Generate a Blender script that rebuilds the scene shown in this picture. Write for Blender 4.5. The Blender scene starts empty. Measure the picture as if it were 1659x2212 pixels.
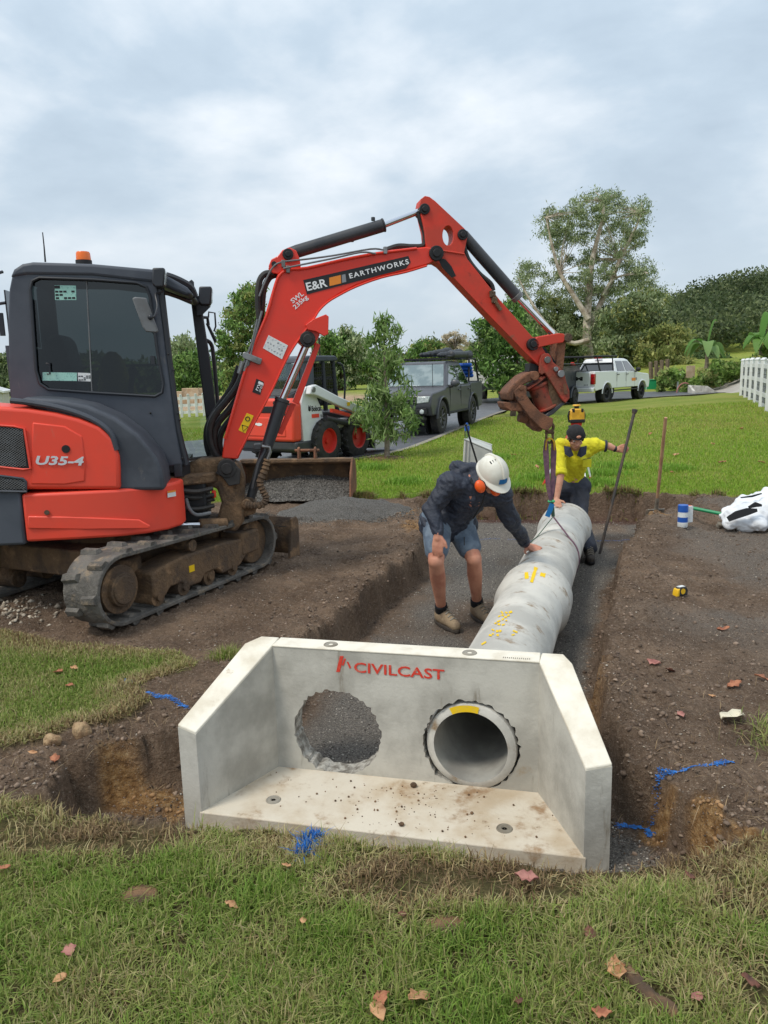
import bpy, bmesh, math, random
import numpy as np
from mathutils import Vector, Matrix
S = bpy.context.scene
COL = S.collection
random.seed(7)
RNG = np.random.default_rng(11)
R_ = math.radians

# ------------------------------------------------------------ camera
IW, IH, FL = 1659.0, 2212.0, 1659.0          # picture measured in a 1659 x 2212 frame, focal length = width
PITCH, ROLL, CZ = R_(10.4), R_(1.5), 1.65
cF = Vector((0, math.cos(PITCH), -math.sin(PITCH)))
u0 = Vector((0, math.sin(PITCH), math.cos(PITCH)))
r0 = Vector((1, 0, 0))
cR = r0 * math.cos(ROLL) - u0 * math.sin(ROLL)
cU = u0 * math.cos(ROLL) + r0 * math.sin(ROLL)
cC = Vector((0, 0, CZ))
cam_d = bpy.data.cameras.new('camera')
cam = bpy.data.objects.new('camera', cam_d)
COL.objects.link(cam)
cam_d.sensor_fit = 'HORIZONTAL'
cam_d.sensor_width = 36
cam_d.lens = 36
cam_d.clip_start = 0.05
cam_d.clip_end = 3000
cam.matrix_world = Matrix(((cR.x, cU.x, -cF.x, cC.x), (cR.y, cU.y, -cF.y, cC.y), (cR.z, cU.z, -cF.z, cC.z), (0, 0, 0, 1)))
S.camera = cam

# ------------------------------------------------------------ sky and sun (overcast)
SUN_EL, SUN_AZ = R_(56), R_(-125)             # azimuth measured from +Y towards +X
w = bpy.data.worlds.new('World')
S.world = w
w.use_nodes = True
nt = w.node_tree
nt.nodes.clear()
N = nt.nodes.new
L = nt.links.new
out = N('ShaderNodeOutputWorld')
bg = N('ShaderNodeBackground')
bg.inputs['Strength'].default_value = 0.1
sky = N('ShaderNodeTexSky')
sky.sky_type = 'NISHITA'
sky.sun_disc = False
sky.sun_elevation = SUN_EL
sky.sun_rotation = SUN_AZ
sky.dust_density = 2.0
tc = N('ShaderNodeTexCoord')
sep = N('ShaderNodeSeparateXYZ')
L(tc.outputs['Generated'], sep.inputs[0])
zc = N('ShaderNodeMath'); zc.operation = 'MAXIMUM'; zc.inputs[1].default_value = 0.0
L(sep.outputs['Z'], zc.inputs[0])
za = N('ShaderNodeMath'); za.operation = 'ADD'; za.inputs[1].default_value = 0.32
L(zc.outputs[0], za.inputs[0])
dx = N('ShaderNodeMath'); dx.operation = 'DIVIDE'
dy = N('ShaderNodeMath'); dy.operation = 'DIVIDE'
L(sep.outputs['X'], dx.inputs[0]); L(za.outputs[0], dx.inputs[1])
L(sep.outputs['Y'], dy.inputs[0]); L(za.outputs[0], dy.inputs[1])
cmb = N('ShaderNodeCombineXYZ')
L(dx.outputs[0], cmb.inputs[0]); L(dy.outputs[0], cmb.inputs[1])
mp = N('ShaderNodeMapping')
mp.inputs['Location'].default_value = (0.6, 2.1, 0.0)
mp.inputs['Rotation'].default_value = (0, 0, R_(25))
L(cmb.outputs[0], mp.inputs[0])
n1 = N('ShaderNodeTexNoise')
n1.inputs['Scale'].default_value = 1.05; n1.inputs['Detail'].default_value = 7; n1.inputs['Roughness'].default_value = 0.52
n1.inputs['Distortion'].default_value = 0.35
L(mp.outputs[0], n1.inputs['Vector'])
n2 = N('ShaderNodeTexNoise')
n2.inputs['Scale'].default_value = 3.6; n2.inputs['Detail'].default_value = 8; n2.inputs['Roughness'].default_value = 0.55
L(mp.outputs[0], n2.inputs['Vector'])
mixn = N('ShaderNodeMath'); mixn.operation = 'MULTIPLY_ADD'; mixn.inputs[1].default_value = 0.32
L(n2.outputs[0], mixn.inputs[0]); L(n1.outputs[0], mixn.inputs[2])
rmp = N('ShaderNodeValToRGB')
cr = rmp.color_ramp
cr.elements[0].position = 0.52; cr.elements[0].color = (0.38, 0.465, 0.55, 1)
cr.elements[1].position = 0.86; cr.elements[1].color = (0.92, 0.93, 0.95, 1)
e = cr.elements.new(0.62); e.color = (0.46, 0.55, 0.635, 1)
e = cr.elements.new(0.72); e.color = (0.64, 0.70, 0.755, 1)
L(mixn.outputs[0], rmp.inputs[0])
gm = N('ShaderNodeMapRange')                 # overcast skies are brighter towards the zenith
gm.inputs['From Min'].default_value = 0.0; gm.inputs['From Max'].default_value = 0.9
gm.inputs['To Min'].default_value = 8.6; gm.inputs['To Max'].default_value = 13.0
L(zc.outputs[0], gm.inputs[0])
hm = N('ShaderNodeMapRange'); hm.interpolation_type = 'SMOOTHSTEP'      # far cloud decks flatten into an even tone at the horizon
hm.inputs['From Min'].default_value = 0.02; hm.inputs['From Max'].default_value = 0.34
hm.inputs['To Min'].default_value = 0.25; hm.inputs['To Max'].default_value = 1.0
L(zc.outputs[0], hm.inputs[0])
hx_ = N('ShaderNodeMix'); hx_.data_type = 'RGBA'; hx_.inputs[6].default_value = (0.53, 0.61, 0.685, 1)
L(hm.outputs[0], hx_.inputs[0]); L(rmp.outputs[0], hx_.inputs[7])
sc_ = N('ShaderNodeVectorMath'); sc_.operation = 'SCALE'
L(hx_.outputs[2], sc_.inputs[0]); L(gm.outputs[0], sc_.inputs['Scale'])
mx = N('ShaderNodeMix'); mx.data_type = 'RGBA'; mx.inputs[0].default_value = 0.9
L(sky.outputs[0], mx.inputs[6]); L(sc_.outputs[0], mx.inputs[7])
L(mx.outputs[2], bg.inputs[0]); L(bg.outputs[0], out.inputs[0])
sun_d = bpy.data.lights.new('sun', 'SUN')
sun_d.energy = 1.5
sun_d.angle = R_(14)
sun_d.color = (1.0, 0.93, 0.82)
sun = bpy.data.objects.new('sun', sun_d)
COL.objects.link(sun)
sd = Vector((math.sin(SUN_AZ) * math.cos(SUN_EL), math.cos(SUN_AZ) * math.cos(SUN_EL), math.sin(SUN_EL)))
sun.rotation_euler = sd.to_track_quat('Z', 'Y').to_euler()
S.view_settings.view_transform = 'Standard'
S.view_settings.look = 'None'
S.view_settings.exposure = 0.45
S.view_settings.gamma = 1.0
S.cycles.use_denoising = True
S.cycles.max_bounces = 6
S.cycles.transparent_max_bounces = 12

# ------------------------------------------------------------ helpers: picture point -> place
def ray(x, y):
    return cF + cR * ((x - IW / 2) / FL) - cU * ((y - IH / 2) / FL)
def Zp(x, y, z=0.0):
    d = ray(x, y); return cC + d * ((z - CZ) / d.z)
def Dp(x, y, t):
    return cC + ray(x, y) * t
class Frame:                                  # an upright local frame: u forward, y left, z up
    def __init__(s, loc, deg):
        s.loc = Vector(loc); a = R_(deg); s.a = a
        s.ex = Vector((math.cos(a), math.sin(a), 0)); s.ey = Vector((-math.sin(a), math.cos(a), 0))
    def on(s, x, y, yl):                      # picture point -> (u, z) in the plane y = yl
        d = ray(x, y); q = s.loc + s.ey * yl
        p = cC + d * ((q - cC).dot(s.ey) / d.dot(s.ey))
        return ((p - s.loc).dot(s.ex), p.z - s.loc.z)
    def onx(s, x, y, xl):                     # picture point -> (y, z) in the plane u = xl
        d = ray(x, y); q = s.loc + s.ex * xl
        p = cC + d * ((q - cC).dot(s.ex) / d.dot(s.ex))
        return ((p - s.loc).dot(s.ey), p.z - s.loc.z)
    def ons(s, pts, yl): return [s.on(x, y, yl) for x, y in pts]
    def loc3(s, p):
        q = Vector(p) - s.loc; return Vector((q.dot(s.ex), q.dot(s.ey), q.z))

# ------------------------------------------------------------ helpers: materials
def lin(c):
    return tuple(((v / 255) / 12.92 if v / 255 <= 0.04045 else ((v / 255 + 0.055) / 1.055) ** 2.4) for v in c[:3]) + (1.0,)
MATS = {}
def mat(name, c1, c2=None, ns=4.0, lo=0.4, hi=0.6, rough=0.6, metal=0.0, bump=0.0, bs=40.0, dirt=None, spec=0.5, coat=0.0, detail=5, emit=0):
    """base colour c1 broken up with c2 by noise; dirt = (colour, amount 0..1, scale)"""
    m = bpy.data.materials.new(name); m.use_nodes = True
    t = m.node_tree; b = t.nodes['Principled BSDF']
    tcn = t.nodes.new('ShaderNodeTexCoord')
    b.inputs['Roughness'].default_value = rough; b.inputs['Metallic'].default_value = metal
    b.inputs['Specular IOR Level'].default_value = spec
    b.inputs['Coat Weight'].default_value = coat
    def noise(scale, det=detail, rg=0.6, st=None):
        n = t.nodes.new('ShaderNodeTexNoise'); n.inputs['Scale'].default_value = scale
        n.inputs['Detail'].default_value = det; n.inputs['Roughness'].default_value = rg
        src = tcn.outputs['Object']
        if st:
            mpn = t.nodes.new('ShaderNodeMapping'); mpn.inputs['Scale'].default_value = st; t.links.new(src, mpn.inputs[0]); src = mpn.outputs[0]
        t.links.new(src, n.inputs['Vector']); return n
    def mixc(a, bcol, fac):
        x = t.nodes.new('ShaderNodeMix'); x.data_type = 'RGBA'
        if isinstance(a, tuple): x.inputs[6].default_value = a
        else: t.links.new(a, x.inputs[6])
        if isinstance(bcol, tuple): x.inputs[7].default_value = bcol
        else: t.links.new(bcol, x.inputs[7])
        t.links.new(fac, x.inputs[0]); return x.outputs[2]
    def rng(src, a, bb, o0=0.0, o1=1.0):
        r = t.nodes.new('ShaderNodeMapRange'); r.interpolation_type = 'SMOOTHSTEP'
        r.inputs['From Min'].default_value = a; r.inputs['From Max'].default_value = bb
        r.inputs['To Min'].default_value = o0; r.inputs['To Max'].default_value = o1
        t.links.new(src, r.inputs[0]); return r.outputs[0]
    col = lin(c1)
    if c2 is not None:
        col = mixc(col, lin(c2), rng(noise(ns).outputs[0], lo, hi))
    for dd in ([] if not dirt else dirt if isinstance(dirt, list) else [dirt]):
        dc, am, dsc = dd[:3]
        f = rng(noise(dsc, 8, 0.68, dd[3] if len(dd) > 3 else None).outputs[0], 0.72 - 0.42 * am, 0.86 - 0.38 * am)
        col = mixc(col, lin(dc), f)
        rr = rng(f, 0, 1, rough, max(rough, 0.85)); t.links.new(rr, b.inputs['Roughness'])
    if isinstance(col, tuple): b.inputs['Base Color'].default_value = col
    else: t.links.new(col, b.inputs['Base Color'])
    if bump:
        bn = t.nodes.new('ShaderNodeBump'); bn.inputs['Strength'].default_value = min(1, bump); bn.inputs['Distance'].default_value = 0.02 * max(1, bump)
        t.links.new(noise(bs, 6).outputs[0], bn.inputs['Height']); t.links.new(bn.outputs[0], b.inputs['Normal'])
    if emit:
        b.inputs['Emission Color'].default_value = lin(c1); b.inputs['Emission Strength'].default_value = emit
    MATS[name] = m; return m
def glass(name, tint, gloss=(0.8, 0.85, 0.9), refl=0.5):
    m = bpy.data.materials.new(name); m.use_nodes = True; t = m.node_tree; t.nodes.clear()
    o = t.nodes.new('ShaderNodeOutputMaterial'); tr = t.nodes.new('ShaderNodeBsdfTransparent'); gl = t.nodes.new('ShaderNodeBsdfGlossy')
    gl.inputs['Roughness'].default_value = 0.03; gl.inputs['Color'].default_value = (*gloss, 1); tr.inputs['Color'].default_value = (*tint, 1)
    fr = t.nodes.new('ShaderNodeFresnel'); fr.inputs['IOR'].default_value = 1.5
    mu = t.nodes.new('ShaderNodeMath'); mu.operation = 'MULTIPLY'; mu.inputs[1].default_value = refl * 2; mu.use_clamp = True
    ms = t.nodes.new('ShaderNodeMixShader')
    t.links.new(fr.outputs[0], mu.inputs[0]); t.links.new(mu.outputs[0], ms.inputs[0]); t.links.new(tr.outputs[0], ms.inputs[1]); t.links.new(gl.outputs[0], ms.inputs[2]); t.links.new(ms.outputs[0], o.inputs[0])
    MATS[name] = m; return m
def mattr(name, rough=0.6, trans=0.0, spec=0.3):
    """colour from the mesh's own 'col' attribute (leaf by leaf, blade by blade)"""
    m = bpy.data.materials.new(name); m.use_nodes = True; t = m.node_tree; b = t.nodes['Principled BSDF']
    a = t.nodes.new('ShaderNodeAttribute'); a.attribute_name = 'col'
    t.links.new(a.outputs['Color'], b.inputs['Base Color'])
    b.inputs['Roughness'].default_value = rough; b.inputs['Specular IOR Level'].default_value = spec
    if trans:
        o = t.nodes['Material Output']; tl = t.nodes.new('ShaderNodeBsdfTranslucent'); ms = t.nodes.new('ShaderNodeMixShader'); ms.inputs[0].default_value = trans
        t.links.new(a.outputs['Color'], tl.inputs['Color']); t.links.new(b.outputs[0], ms.inputs[1]); t.links.new(tl.outputs[0], ms.inputs[2]); t.links.new(ms.outputs[0], o.inputs[0])
    MATS[name] = m; return m

# ------------------------------------------------------------ helpers: meshes and objects
def mk(name, me, parent=None):
    o = bpy.data.objects.new(name, me); COL.objects.link(o)
    if parent is not None: o.parent = parent
    return o
def tag(o, label=None, cat=None, group=None, kind=None):
    if label: o['label'] = label
    if cat: o['category'] = cat
    if group: o['group'] = group
    if kind: o['kind'] = kind
    return o
def thing(name, label, cat, loc=(0, 0, 0), deg=0, group=None):
    o = bpy.data.objects.new(name, None); COL.objects.link(o); o.empty_display_size = 0.1
    o.location = loc; o.rotation_euler = (0, 0, R_(deg)); return tag(o, label, cat, group)
def finish(me, smooth=40):
    me.validate(); me.shade_smooth() if smooth else me.shade_flat()
    if smooth: me.set_sharp_from_angle(angle=R_(smooth))
def basis(d):
    d = Vector(d).normalized(); a = Vector((0, 0, 1)) if abs(d.z) < 0.9 else Vector((1, 0, 0))
    x = d.cross(a).normalized(); return x, d.cross(x).normalized(), d
class MB:
    def __init__(s): s.v = []; s.f = []
    def add(s, vs, fs):
        o = len(s.v); s.v += [Vector(v) for v in vs]; s.f += [tuple(i + o for i in f) for f in fs]; return s
    def box(s, c, d, rz=0.0, M=None):
        h = [Vector((sx * d[0] / 2, sy * d[1] / 2, sz * d[2] / 2)) for sx in (-1, 1) for sy in (-1, 1) for sz in (-1, 1)]
        if rz: h = [Matrix.Rotation(rz, 3, 'Z') @ v for v in h]
        if M is not None: h = [M @ v for v in h]
        return s.add([v + Vector(c) for v in h], [(0, 1, 3, 2), (4, 6, 7, 5), (0, 4, 5, 1), (2, 3, 7, 6), (0, 2, 6, 4), (1, 5, 7, 3)])
    def prism(s, pts, a, b, ax='y', w=None):
        """outline (p, q) extruded from a to b along ax; w(p, q) scales the half width (for tumblehome)"""
        n = len(pts); vs = []
        for e in (a, b):
            for p, q in pts:
                k = e * (w(p, q) if w else 1)
                vs.append((p, k, q) if ax == 'y' else (k, p, q) if ax == 'x' else (p, q, k))
        return s.add(vs, [tuple(range(n)), tuple(range(2 * n - 1, n - 1, -1))] + [(i, (i + 1) % n, n + (i + 1) % n, n + i) for i in range(n)])
    def cyl(s, a, b, r, r1=None, n=16, caps=True):
        a = Vector(a); b = Vector(b); r1 = r if r1 is None else r1; x, y, d = basis(b - a)
        vs = [p + (x * math.cos(t) + y * math.sin(t)) * q for p, q in ((a, r), (b, r1)) for t in [2 * math.pi * i / n for i in range(n)]]
        fs = [(i, (i + 1) % n, n + (i + 1) % n, n + i) for i in range(n)]
        if caps: fs += [tuple(range(n - 1, -1, -1)), tuple(range(n, 2 * n))]
        return s.add(vs, fs)
    def tube(s, path, r, n=8, caps=True):
        P = [Vector(p) for p in path]; m = len(P); rs = r if isinstance(r, (list, tuple)) else [r] * m
        x = None; vs = []
        for i, p in enumerate(P):
            d = (P[min(i + 1, m - 1)] - P[max(i - 1, 0)]).normalized()
            if x is None: x = basis(d)[0]
            x = (x - d * x.dot(d)).normalized(); y = d.cross(x)
            vs += [p + (x * math.cos(2 * math.pi * k / n) + y * math.sin(2 * math.pi * k / n)) * rs[i] for k in range(n)]
        fs = [(i * n + k, i * n + (k + 1) % n, (i + 1) * n + (k + 1) % n, (i + 1) * n + k) for i in range(m - 1) for k in range(n)]
        if caps: fs += [tuple(range(n - 1, -1, -1)), tuple(range((m - 1) * n, m * n))]
        return s.add(vs, fs)
    def ring(s, c, axis, R, r, n=24, k=8):
        x, y, d = basis(axis); c = Vector(c); vs = []
        for i in range(n):
            a = 2 * math.pi * i / n; e = x * math.cos(a) + y * math.sin(a)
            vs += [c + e * (R + r * math.cos(2 * math.pi * j / k)) + d * (r * math.sin(2 * math.pi * j / k)) for j in range(k)]
        return s.add(vs, [(i * k + j, ((i + 1) % n) * k + j, ((i + 1) % n) * k + (j + 1) % k, i * k + (j + 1) % k) for i in range(n) for j in range(k)])
    def lathe(s, prof, a, d, n=32, closed=False):
        """prof = [(t, r)] along axis d from point a"""
        a = Vector(a); x, y, d = basis(d); m = len(prof); vs = []
        for t, r in prof:
            vs += [a + d * t + (x * math.cos(2 * math.pi * k / n) + y * math.sin(2 * math.pi * k / n)) * max(r, 1e-5) for k in range(n)]
        rr = range(m) if closed else range(m - 1)
        return s.add(vs, [(i * n + k, i * n + (k + 1) % n, ((i + 1) % m) * n + (k + 1) % n, ((i + 1) % m) * n + k) for i in rr for k in range(n)])
    def ball(s, c, r, n=12, m=8, M=None):
        if not isinstance(r, (tuple, list)): r = (r, r, r)
        vs = []; c = Vector(c)
        for i in range(m + 1):
            t = math.pi * i / m
            for k in range(n):
                v = Vector((math.sin(t) * math.cos(2 * math.pi * k / n) * r[0], math.sin(t) * math.sin(2 * math.pi * k / n) * r[1], math.cos(t) * r[2]))
                if M is not None: v = M @ v
                vs.append(c + v)
        return s.add(vs, [(i * n + k, (i + 1) * n + k, (i + 1) * n + (k + 1) % n, i * n + (k + 1) % n) for i in range(m) for k in range(n)])
    def cap(s, a, b, r0, r1, n=12):
        s.cyl(a, b, r0, r1, n); s.ball(a, r0, n, 8); s.ball(b, r1, n, 8); return s
    def mesh(s, name, M=None):
        me = bpy.data.meshes.new(name); V = [M @ v for v in s.v] if M is not None else s.v
        me.from_pydata([tuple(v) for v in V], [], s.f); me.update()
        bm = bmesh.new(); bm.from_mesh(me); bmesh.ops.remove_doubles(bm, verts=bm.verts, dist=1e-6)
        bmesh.ops.recalc_face_normals(bm, faces=bm.faces); bm.to_mesh(me); bm.free(); return me
    def build(s, name, m, parent=None, bevel=0.0, seg=2, smooth=40, M=None):
        me = s.mesh(name, M); finish(me, smooth)
        if m is not None: me.materials.append(MATS[m] if isinstance(m, str) else m)
        o = mk(name, me, parent)
        if bevel:
            b = o.modifiers.new('bevel', 'BEVEL'); b.width = bevel; b.segments = seg; b.limit_method = 'ANGLE'; b.angle_limit = R_(35); b.harden_normals = False
        return o
def realize(o):
    dg = bpy.context.evaluated_depsgraph_get(); me = bpy.data.meshes.new_from_object(o.evaluated_get(dg)); old = o.data
    o.modifiers.clear(); o.data = me; bpy.data.meshes.remove(old); return o
def cut(o, cutters):
    """subtract closed builders from an object's mesh"""
    tmp = []
    for c in cutters:
        t = mk('cutter', c.mesh('cutter'), o.parent); tmp.append(t)
        b = o.modifiers.new('cut', 'BOOLEAN'); b.operation = 'DIFFERENCE'; b.object = t; b.solver = 'EXACT'
    bpy.context.view_layer.update(); realize(o)
    for t in tmp:
        me = t.data; bpy.data.objects.remove(t); bpy.data.meshes.remove(me)
    finish(o.data, 40); return o
def organic(name, build, m, parent, voxel=0.01, it=3, disp=None, fac=0.5):
    """closed shapes fused into one continuous skin (voxel remesh, then relaxed)"""
    o = build.build(name, m, parent, smooth=0)
    r = o.modifiers.new('remesh', 'REMESH'); r.mode = 'VOXEL'; r.voxel_size = voxel
    s = o.modifiers.new('relax', 'SMOOTH'); s.factor = fac; s.iterations = it
    bpy.context.view_layer.update(); realize(o)
    if disp:
        me = o.data; n = len(me.vertices); co = np.empty(n * 3); me.vertices.foreach_get('co', co); co = co.reshape(-1, 3)
        no = np.empty(n * 3); me.vertex_normals.foreach_get('vector', no); no = no.reshape(-1, 3)
        co = co + no * disp(co)[:, None]; me.vertices.foreach_set('co', co.ravel()); me.update()
    if not o.data.materials: o.data.materials.append(MATS[m])
    o.data.shade_smooth(); return o
def text(name, s, m, parent, o, ex, ey, w, h, shear=0.0, bold=0.0, depth=0.0015, font_space=1.0):
    """flat lettering, lower-left corner o, running along ex for w and up ey for h"""
    cu = bpy.data.curves.new('t', 'FONT'); cu.body = s; cu.size = 1; cu.shear = shear; cu.offset = bold; cu.extrude = 0.02; cu.space_character = font_space; cu.resolution_u = 3
    t = bpy.data.objects.new('t', cu); COL.objects.link(t); bpy.context.view_layer.update()
    me = bpy.data.meshes.new_from_object(t.evaluated_get(bpy.context.evaluated_depsgraph_get()))
    bpy.data.objects.remove(t); bpy.data.curves.remove(cu)
    n = len(me.vertices); co = np.empty(n * 3); me.vertices.foreach_get('co', co); co = co.reshape(-1, 3)
    a = co.min(0); b = co.max(0); q = (co - a) / np.maximum(b - a, 1e-9)
    ex = Vector(ex).normalized(); ey = Vector(ey).normalized(); ez = ex.cross(ey)
    P = np.array(o)[None] + q[:, :1] * np.array(ex)[None] * w + q[:, 1:2] * np.array(ey)[None] * h + (q[:, 2:] - 0.3) * np.array(ez)[None] * depth
    me.vertices.foreach_set('co', P.ravel()); me.update(); me.materials.clear(); me.materials.append(MATS[m]); return mk(name, me, parent)
def raw(name, V, F, m, cols=None, parent=None, smooth=False):
    """big meshes straight from numpy: F = (n, k) index array"""
    me = bpy.data.meshes.new(name); nv = len(V); nf, k = F.shape
    me.vertices.add(nv); me.vertices.foreach_set('co', np.asarray(V, np.float32).ravel())
    me.loops.add(nf * k); me.loops.foreach_set('vertex_index', F.astype(np.int32).ravel())
    me.polygons.add(nf); me.polygons.foreach_set('loop_start', np.arange(0, nf * k, k, dtype=np.int32))
    me.update(calc_edges=True)
    if smooth: me.shade_smooth()
    if cols is not None:
        a = me.attributes.new('col', 'FLOAT_COLOR', 'POINT'); c = np.ones((nv, 4), np.float32); c[:, :3] = cols; a.data.foreach_set('color', c.ravel())
    me.materials.append(MATS[m] if isinstance(m, str) else m); return mk(name, me, parent)
def clone(o, loc=None, deg=None, label=None, parent=None):
    c = o.copy(); COL.objects.link(c)
    if parent is not None: c.parent = parent
    if loc is not None: c.location = loc
    if deg is not None: c.rotation_euler = (0, 0, R_(deg))
    if label: c['label'] = label
    for ch in list(o.children): clone(ch, parent=c)
    return c
def arc(cx, cy, r, a0, a1, n):
    return [(cx + r * math.cos(R_(a0 + (a1 - a0) * i / n)), cy + r * math.sin(R_(a0 + (a1 - a0) * i / n))) for i in range(n + 1)]
def spline(P, n=6):
    P = [Vector(p) for p in P]; Q = [P[0] * 2 - P[1]] + P + [P[-1] * 2 - P[-2]]; o = []
    for i in range(1, len(Q) - 2):
        for k in range(n):
            t = k / n; a, b, c, d = Q[i - 1], Q[i], Q[i + 1], Q[i + 2]
            o.append(0.5 * ((2 * b) + (c - a) * t + (2 * a - 5 * b + 4 * c - d) * t * t + (3 * b - a - 3 * c + d) * t ** 3))
    return o + [P[-1]]
# numpy noise
def _hash(ix, iy, s):
    h = (ix.astype(np.int64) * 374761393 + iy.astype(np.int64) * 668265263 + s * 1442695041) & 0xFFFFFFFF
    h = ((h ^ (h >> 13)) * 1274126177) & 0xFFFFFFFF
    return ((h ^ (h >> 16)) & 0xFFFF) / 65535.0
def vnoise(x, y, s=0):
    ix = np.floor(x); iy = np.floor(y); fx = x - ix; fy = y - iy; fx = fx * fx * (3 - 2 * fx); fy = fy * fy * (3 - 2 * fy)
    a = _hash(ix, iy, s); b = _hash(ix + 1, iy, s); c = _hash(ix, iy + 1, s); d = _hash(ix + 1, iy + 1, s)
    return (a + (b - a) * fx) * (1 - fy) + (c + (d - c) * fx) * fy
def fbm(x, y, o=4, s=0):
    t = 0; a = 0.5
    for i in range(o):
        t = t + a * (vnoise(x, y, s + i) - 0.5); x = x * 2.03 + 17.1; y = y * 2.03 - 9.7; a *= 0.5
    return t
def sst(a, b, x):
    t = np.clip((x - a) / (b - a), 0, 1); return t * t * (3 - 2 * t)
def sdpoly(x, y, poly):
    """signed distance to a polygon, positive inside"""
    d = np.full(x.shape, 1e9); ins = np.zeros(x.shape, bool); n = len(poly)
    for i in range(n):
        ax, ay = poly[i]; bx, by = poly[(i + 1) % n]; ex, ey = bx - ax, by - ay
        t = np.clip(((x - ax) * ex + (y - ay) * ey) / (ex * ex + ey * ey + 1e-12), 0, 1)
        d = np.minimum(d, (x - ax - t * ex) ** 2 + (y - ay - t * ey) ** 2)
        c = (ay > y) != (by > y)
        with np.errstate(divide='ignore', invalid='ignore'):
            ins ^= c & (x < (bx - ax) * (y - ay) / (by - ay + 1e-15) + ax)
    d = np.sqrt(d); return np.where(ins, d, -d)
# ============================================================ materials
MUD = (98, 78, 62)
mat('concrete', (200, 196, 185), (164, 160, 150), 3.2, 0.36, 0.66, rough=0.88, bump=0.15, bs=60, dirt=[((128, 118, 102), 0.34, 7, (1.4, 1.4, 0.22)), ((150, 130, 100), 0.18, 3), ((110, 104, 94), 0.10, 60)])
mat('concrete_lit_top', (232, 225, 209), (206, 195, 174), 5, 0.4, 0.7, rough=0.88, bump=0.15, bs=70, dirt=[((160, 132, 96), 0.22, 6), ((140, 124, 104), 0.12, 45)])  # lighter copy of the wall concrete: light on upward faces put into the colour
mat('concrete_apron', (212, 202, 184), (190, 172, 146), 3.5, 0.4, 0.68, rough=0.88, bump=0.15, bs=70, dirt=[((156, 126, 94), 0.46, 4.5), ((128, 102, 78), 0.30, 14), ((110, 92, 74), 0.12, 60)])
mat('concrete_broken', (190, 185, 174), (120, 114, 104), 30, 0.35, 0.65, rough=0.95, bump=0.8, bs=60)
mat('pipe_concrete', (210, 206, 196), (178, 175, 167), 2.6, 0.36, 0.66, rough=0.92, bump=0.2, bs=70, spec=0.25, dirt=[((140, 118, 92), 0.42, 5, (1.6, 1.0, 1.0)), ((182, 178, 168), 0.3, 4, (1, 3, 3)), ((120, 104, 86), 0.16, 30)])
mat('pipe_inner', (170, 168, 160), (150, 147, 140), 4, rough=0.8, bump=0.1, bs=50)
mat('red_letter', (214, 62, 44), (206, 120, 100), 40, 0.52, 0.74, rough=0.8)
mat('yellow_mark', (236, 196, 20), (226, 190, 60), 30, 0.5, 0.7, rough=0.8)
mat('blue_mark', (52, 122, 200), (44, 92, 156), 60, 0.4, 0.62, rough=0.85)
mat('kubota_red', (232, 54, 32), (222, 58, 38), 2, rough=0.42, dirt=[((168, 92, 70), 0.20, 12, (1, 1, 0.5)), ((120, 60, 46), 0.08, 40)], coat=0.1)
mat('body_red', (238, 74, 52), (228, 76, 56), 2, rough=0.48, dirt=[((196, 120, 100), 0.22, 6, (1, 1, 0.35)), ((150, 90, 72), 0.08, 40)], coat=0.05)
mat('arm_red', (216, 58, 36), (194, 62, 42), 3, rough=0.55, dirt=[((150, 84, 62), 0.3, 9), ((48, 32, 27), 0.27, 5), ((60, 40, 32), 0.12, 30)])
mat('rust_red', (176, 60, 42), (132, 74, 54), 6, 0.35, 0.6, rough=0.7, bump=0.3, bs=60, dirt=((62, 42, 34), 0.42, 9))
mat('rust', (138, 92, 66), (104, 72, 54), 7, 0.35, 0.65, rough=0.85, bump=0.5, bs=70, dirt=((70, 50, 40), 0.42, 12))
mat('cab_dark', (62, 67, 77), (74, 79, 88), 2, rough=0.55, dirt=[((120, 116, 108), 0.16, 8, (1, 1, 0.4)), ((130, 124, 114), 0.06, 50)])
mat('cab_frame', (44, 47, 53), None, rough=0.45, dirt=((92, 84, 74), 0.12, 8))
mat('dark_plastic', (60, 64, 72), (74, 78, 86), 3, rough=0.6, dirt=[((118, 112, 104), 0.24, 9, (1, 1, 0.4)), ((130, 122, 112), 0.10, 50)])
mat('black', (24, 24, 26), None, rough=0.6)
mat('black_rubber', (40, 39, 39), (52, 50, 48), 8, rough=0.75, bump=0.2)
mat('hose', (34, 33, 34), (52, 48, 44), 10, rough=0.6, dirt=((92, 78, 64), 0.2, 12))
mat('track_rubber', (112, 107, 100), (86, 82, 77), 6, rough=0.9, bump=0.8, bs=40, dirt=[((140, 124, 104), 0.45, 8), ((80, 68, 58), 0.3, 22)])
mat('muddy_steel', (112, 88, 64), (84, 68, 54), 5, rough=0.88, bump=0.8, bs=45, dirt=[((142, 112, 82), 0.48, 6), ((74, 58, 46), 0.25, 25)])
mat('cyl_black', (50, 52, 56), (62, 62, 64), 5, rough=0.42, dirt=((88, 78, 68), 0.16, 10))
mat('chrome', (220, 220, 224), None, rough=0.12, metal=1.0)
mat('steel', (150, 150, 150), (120, 118, 114), 8, rough=0.4, metal=0.8)
mat('grey_paint', (112, 114, 116), (98, 98, 98), 6, rough=0.5, dirt=((120, 104, 84), 0.3, 8))
mat('orange_lens', (240, 110, 10), None, rough=0.25, spec=0.6)
mat('sticker_white', (222, 224, 222), (196, 200, 204), 60, 0.55, 0.62, rough=0.5)
mat('sticker_teal', (160, 208, 194), (120, 170, 160), 90, 0.56, 0.62, rough=0.4)
mat('sticker_yellow', (240, 196, 20), None, rough=0.45)
mat('ink', (28, 28, 30), None, rough=0.5)
mat('silver_ink', (206, 208, 212), None, rough=0.35)
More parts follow.
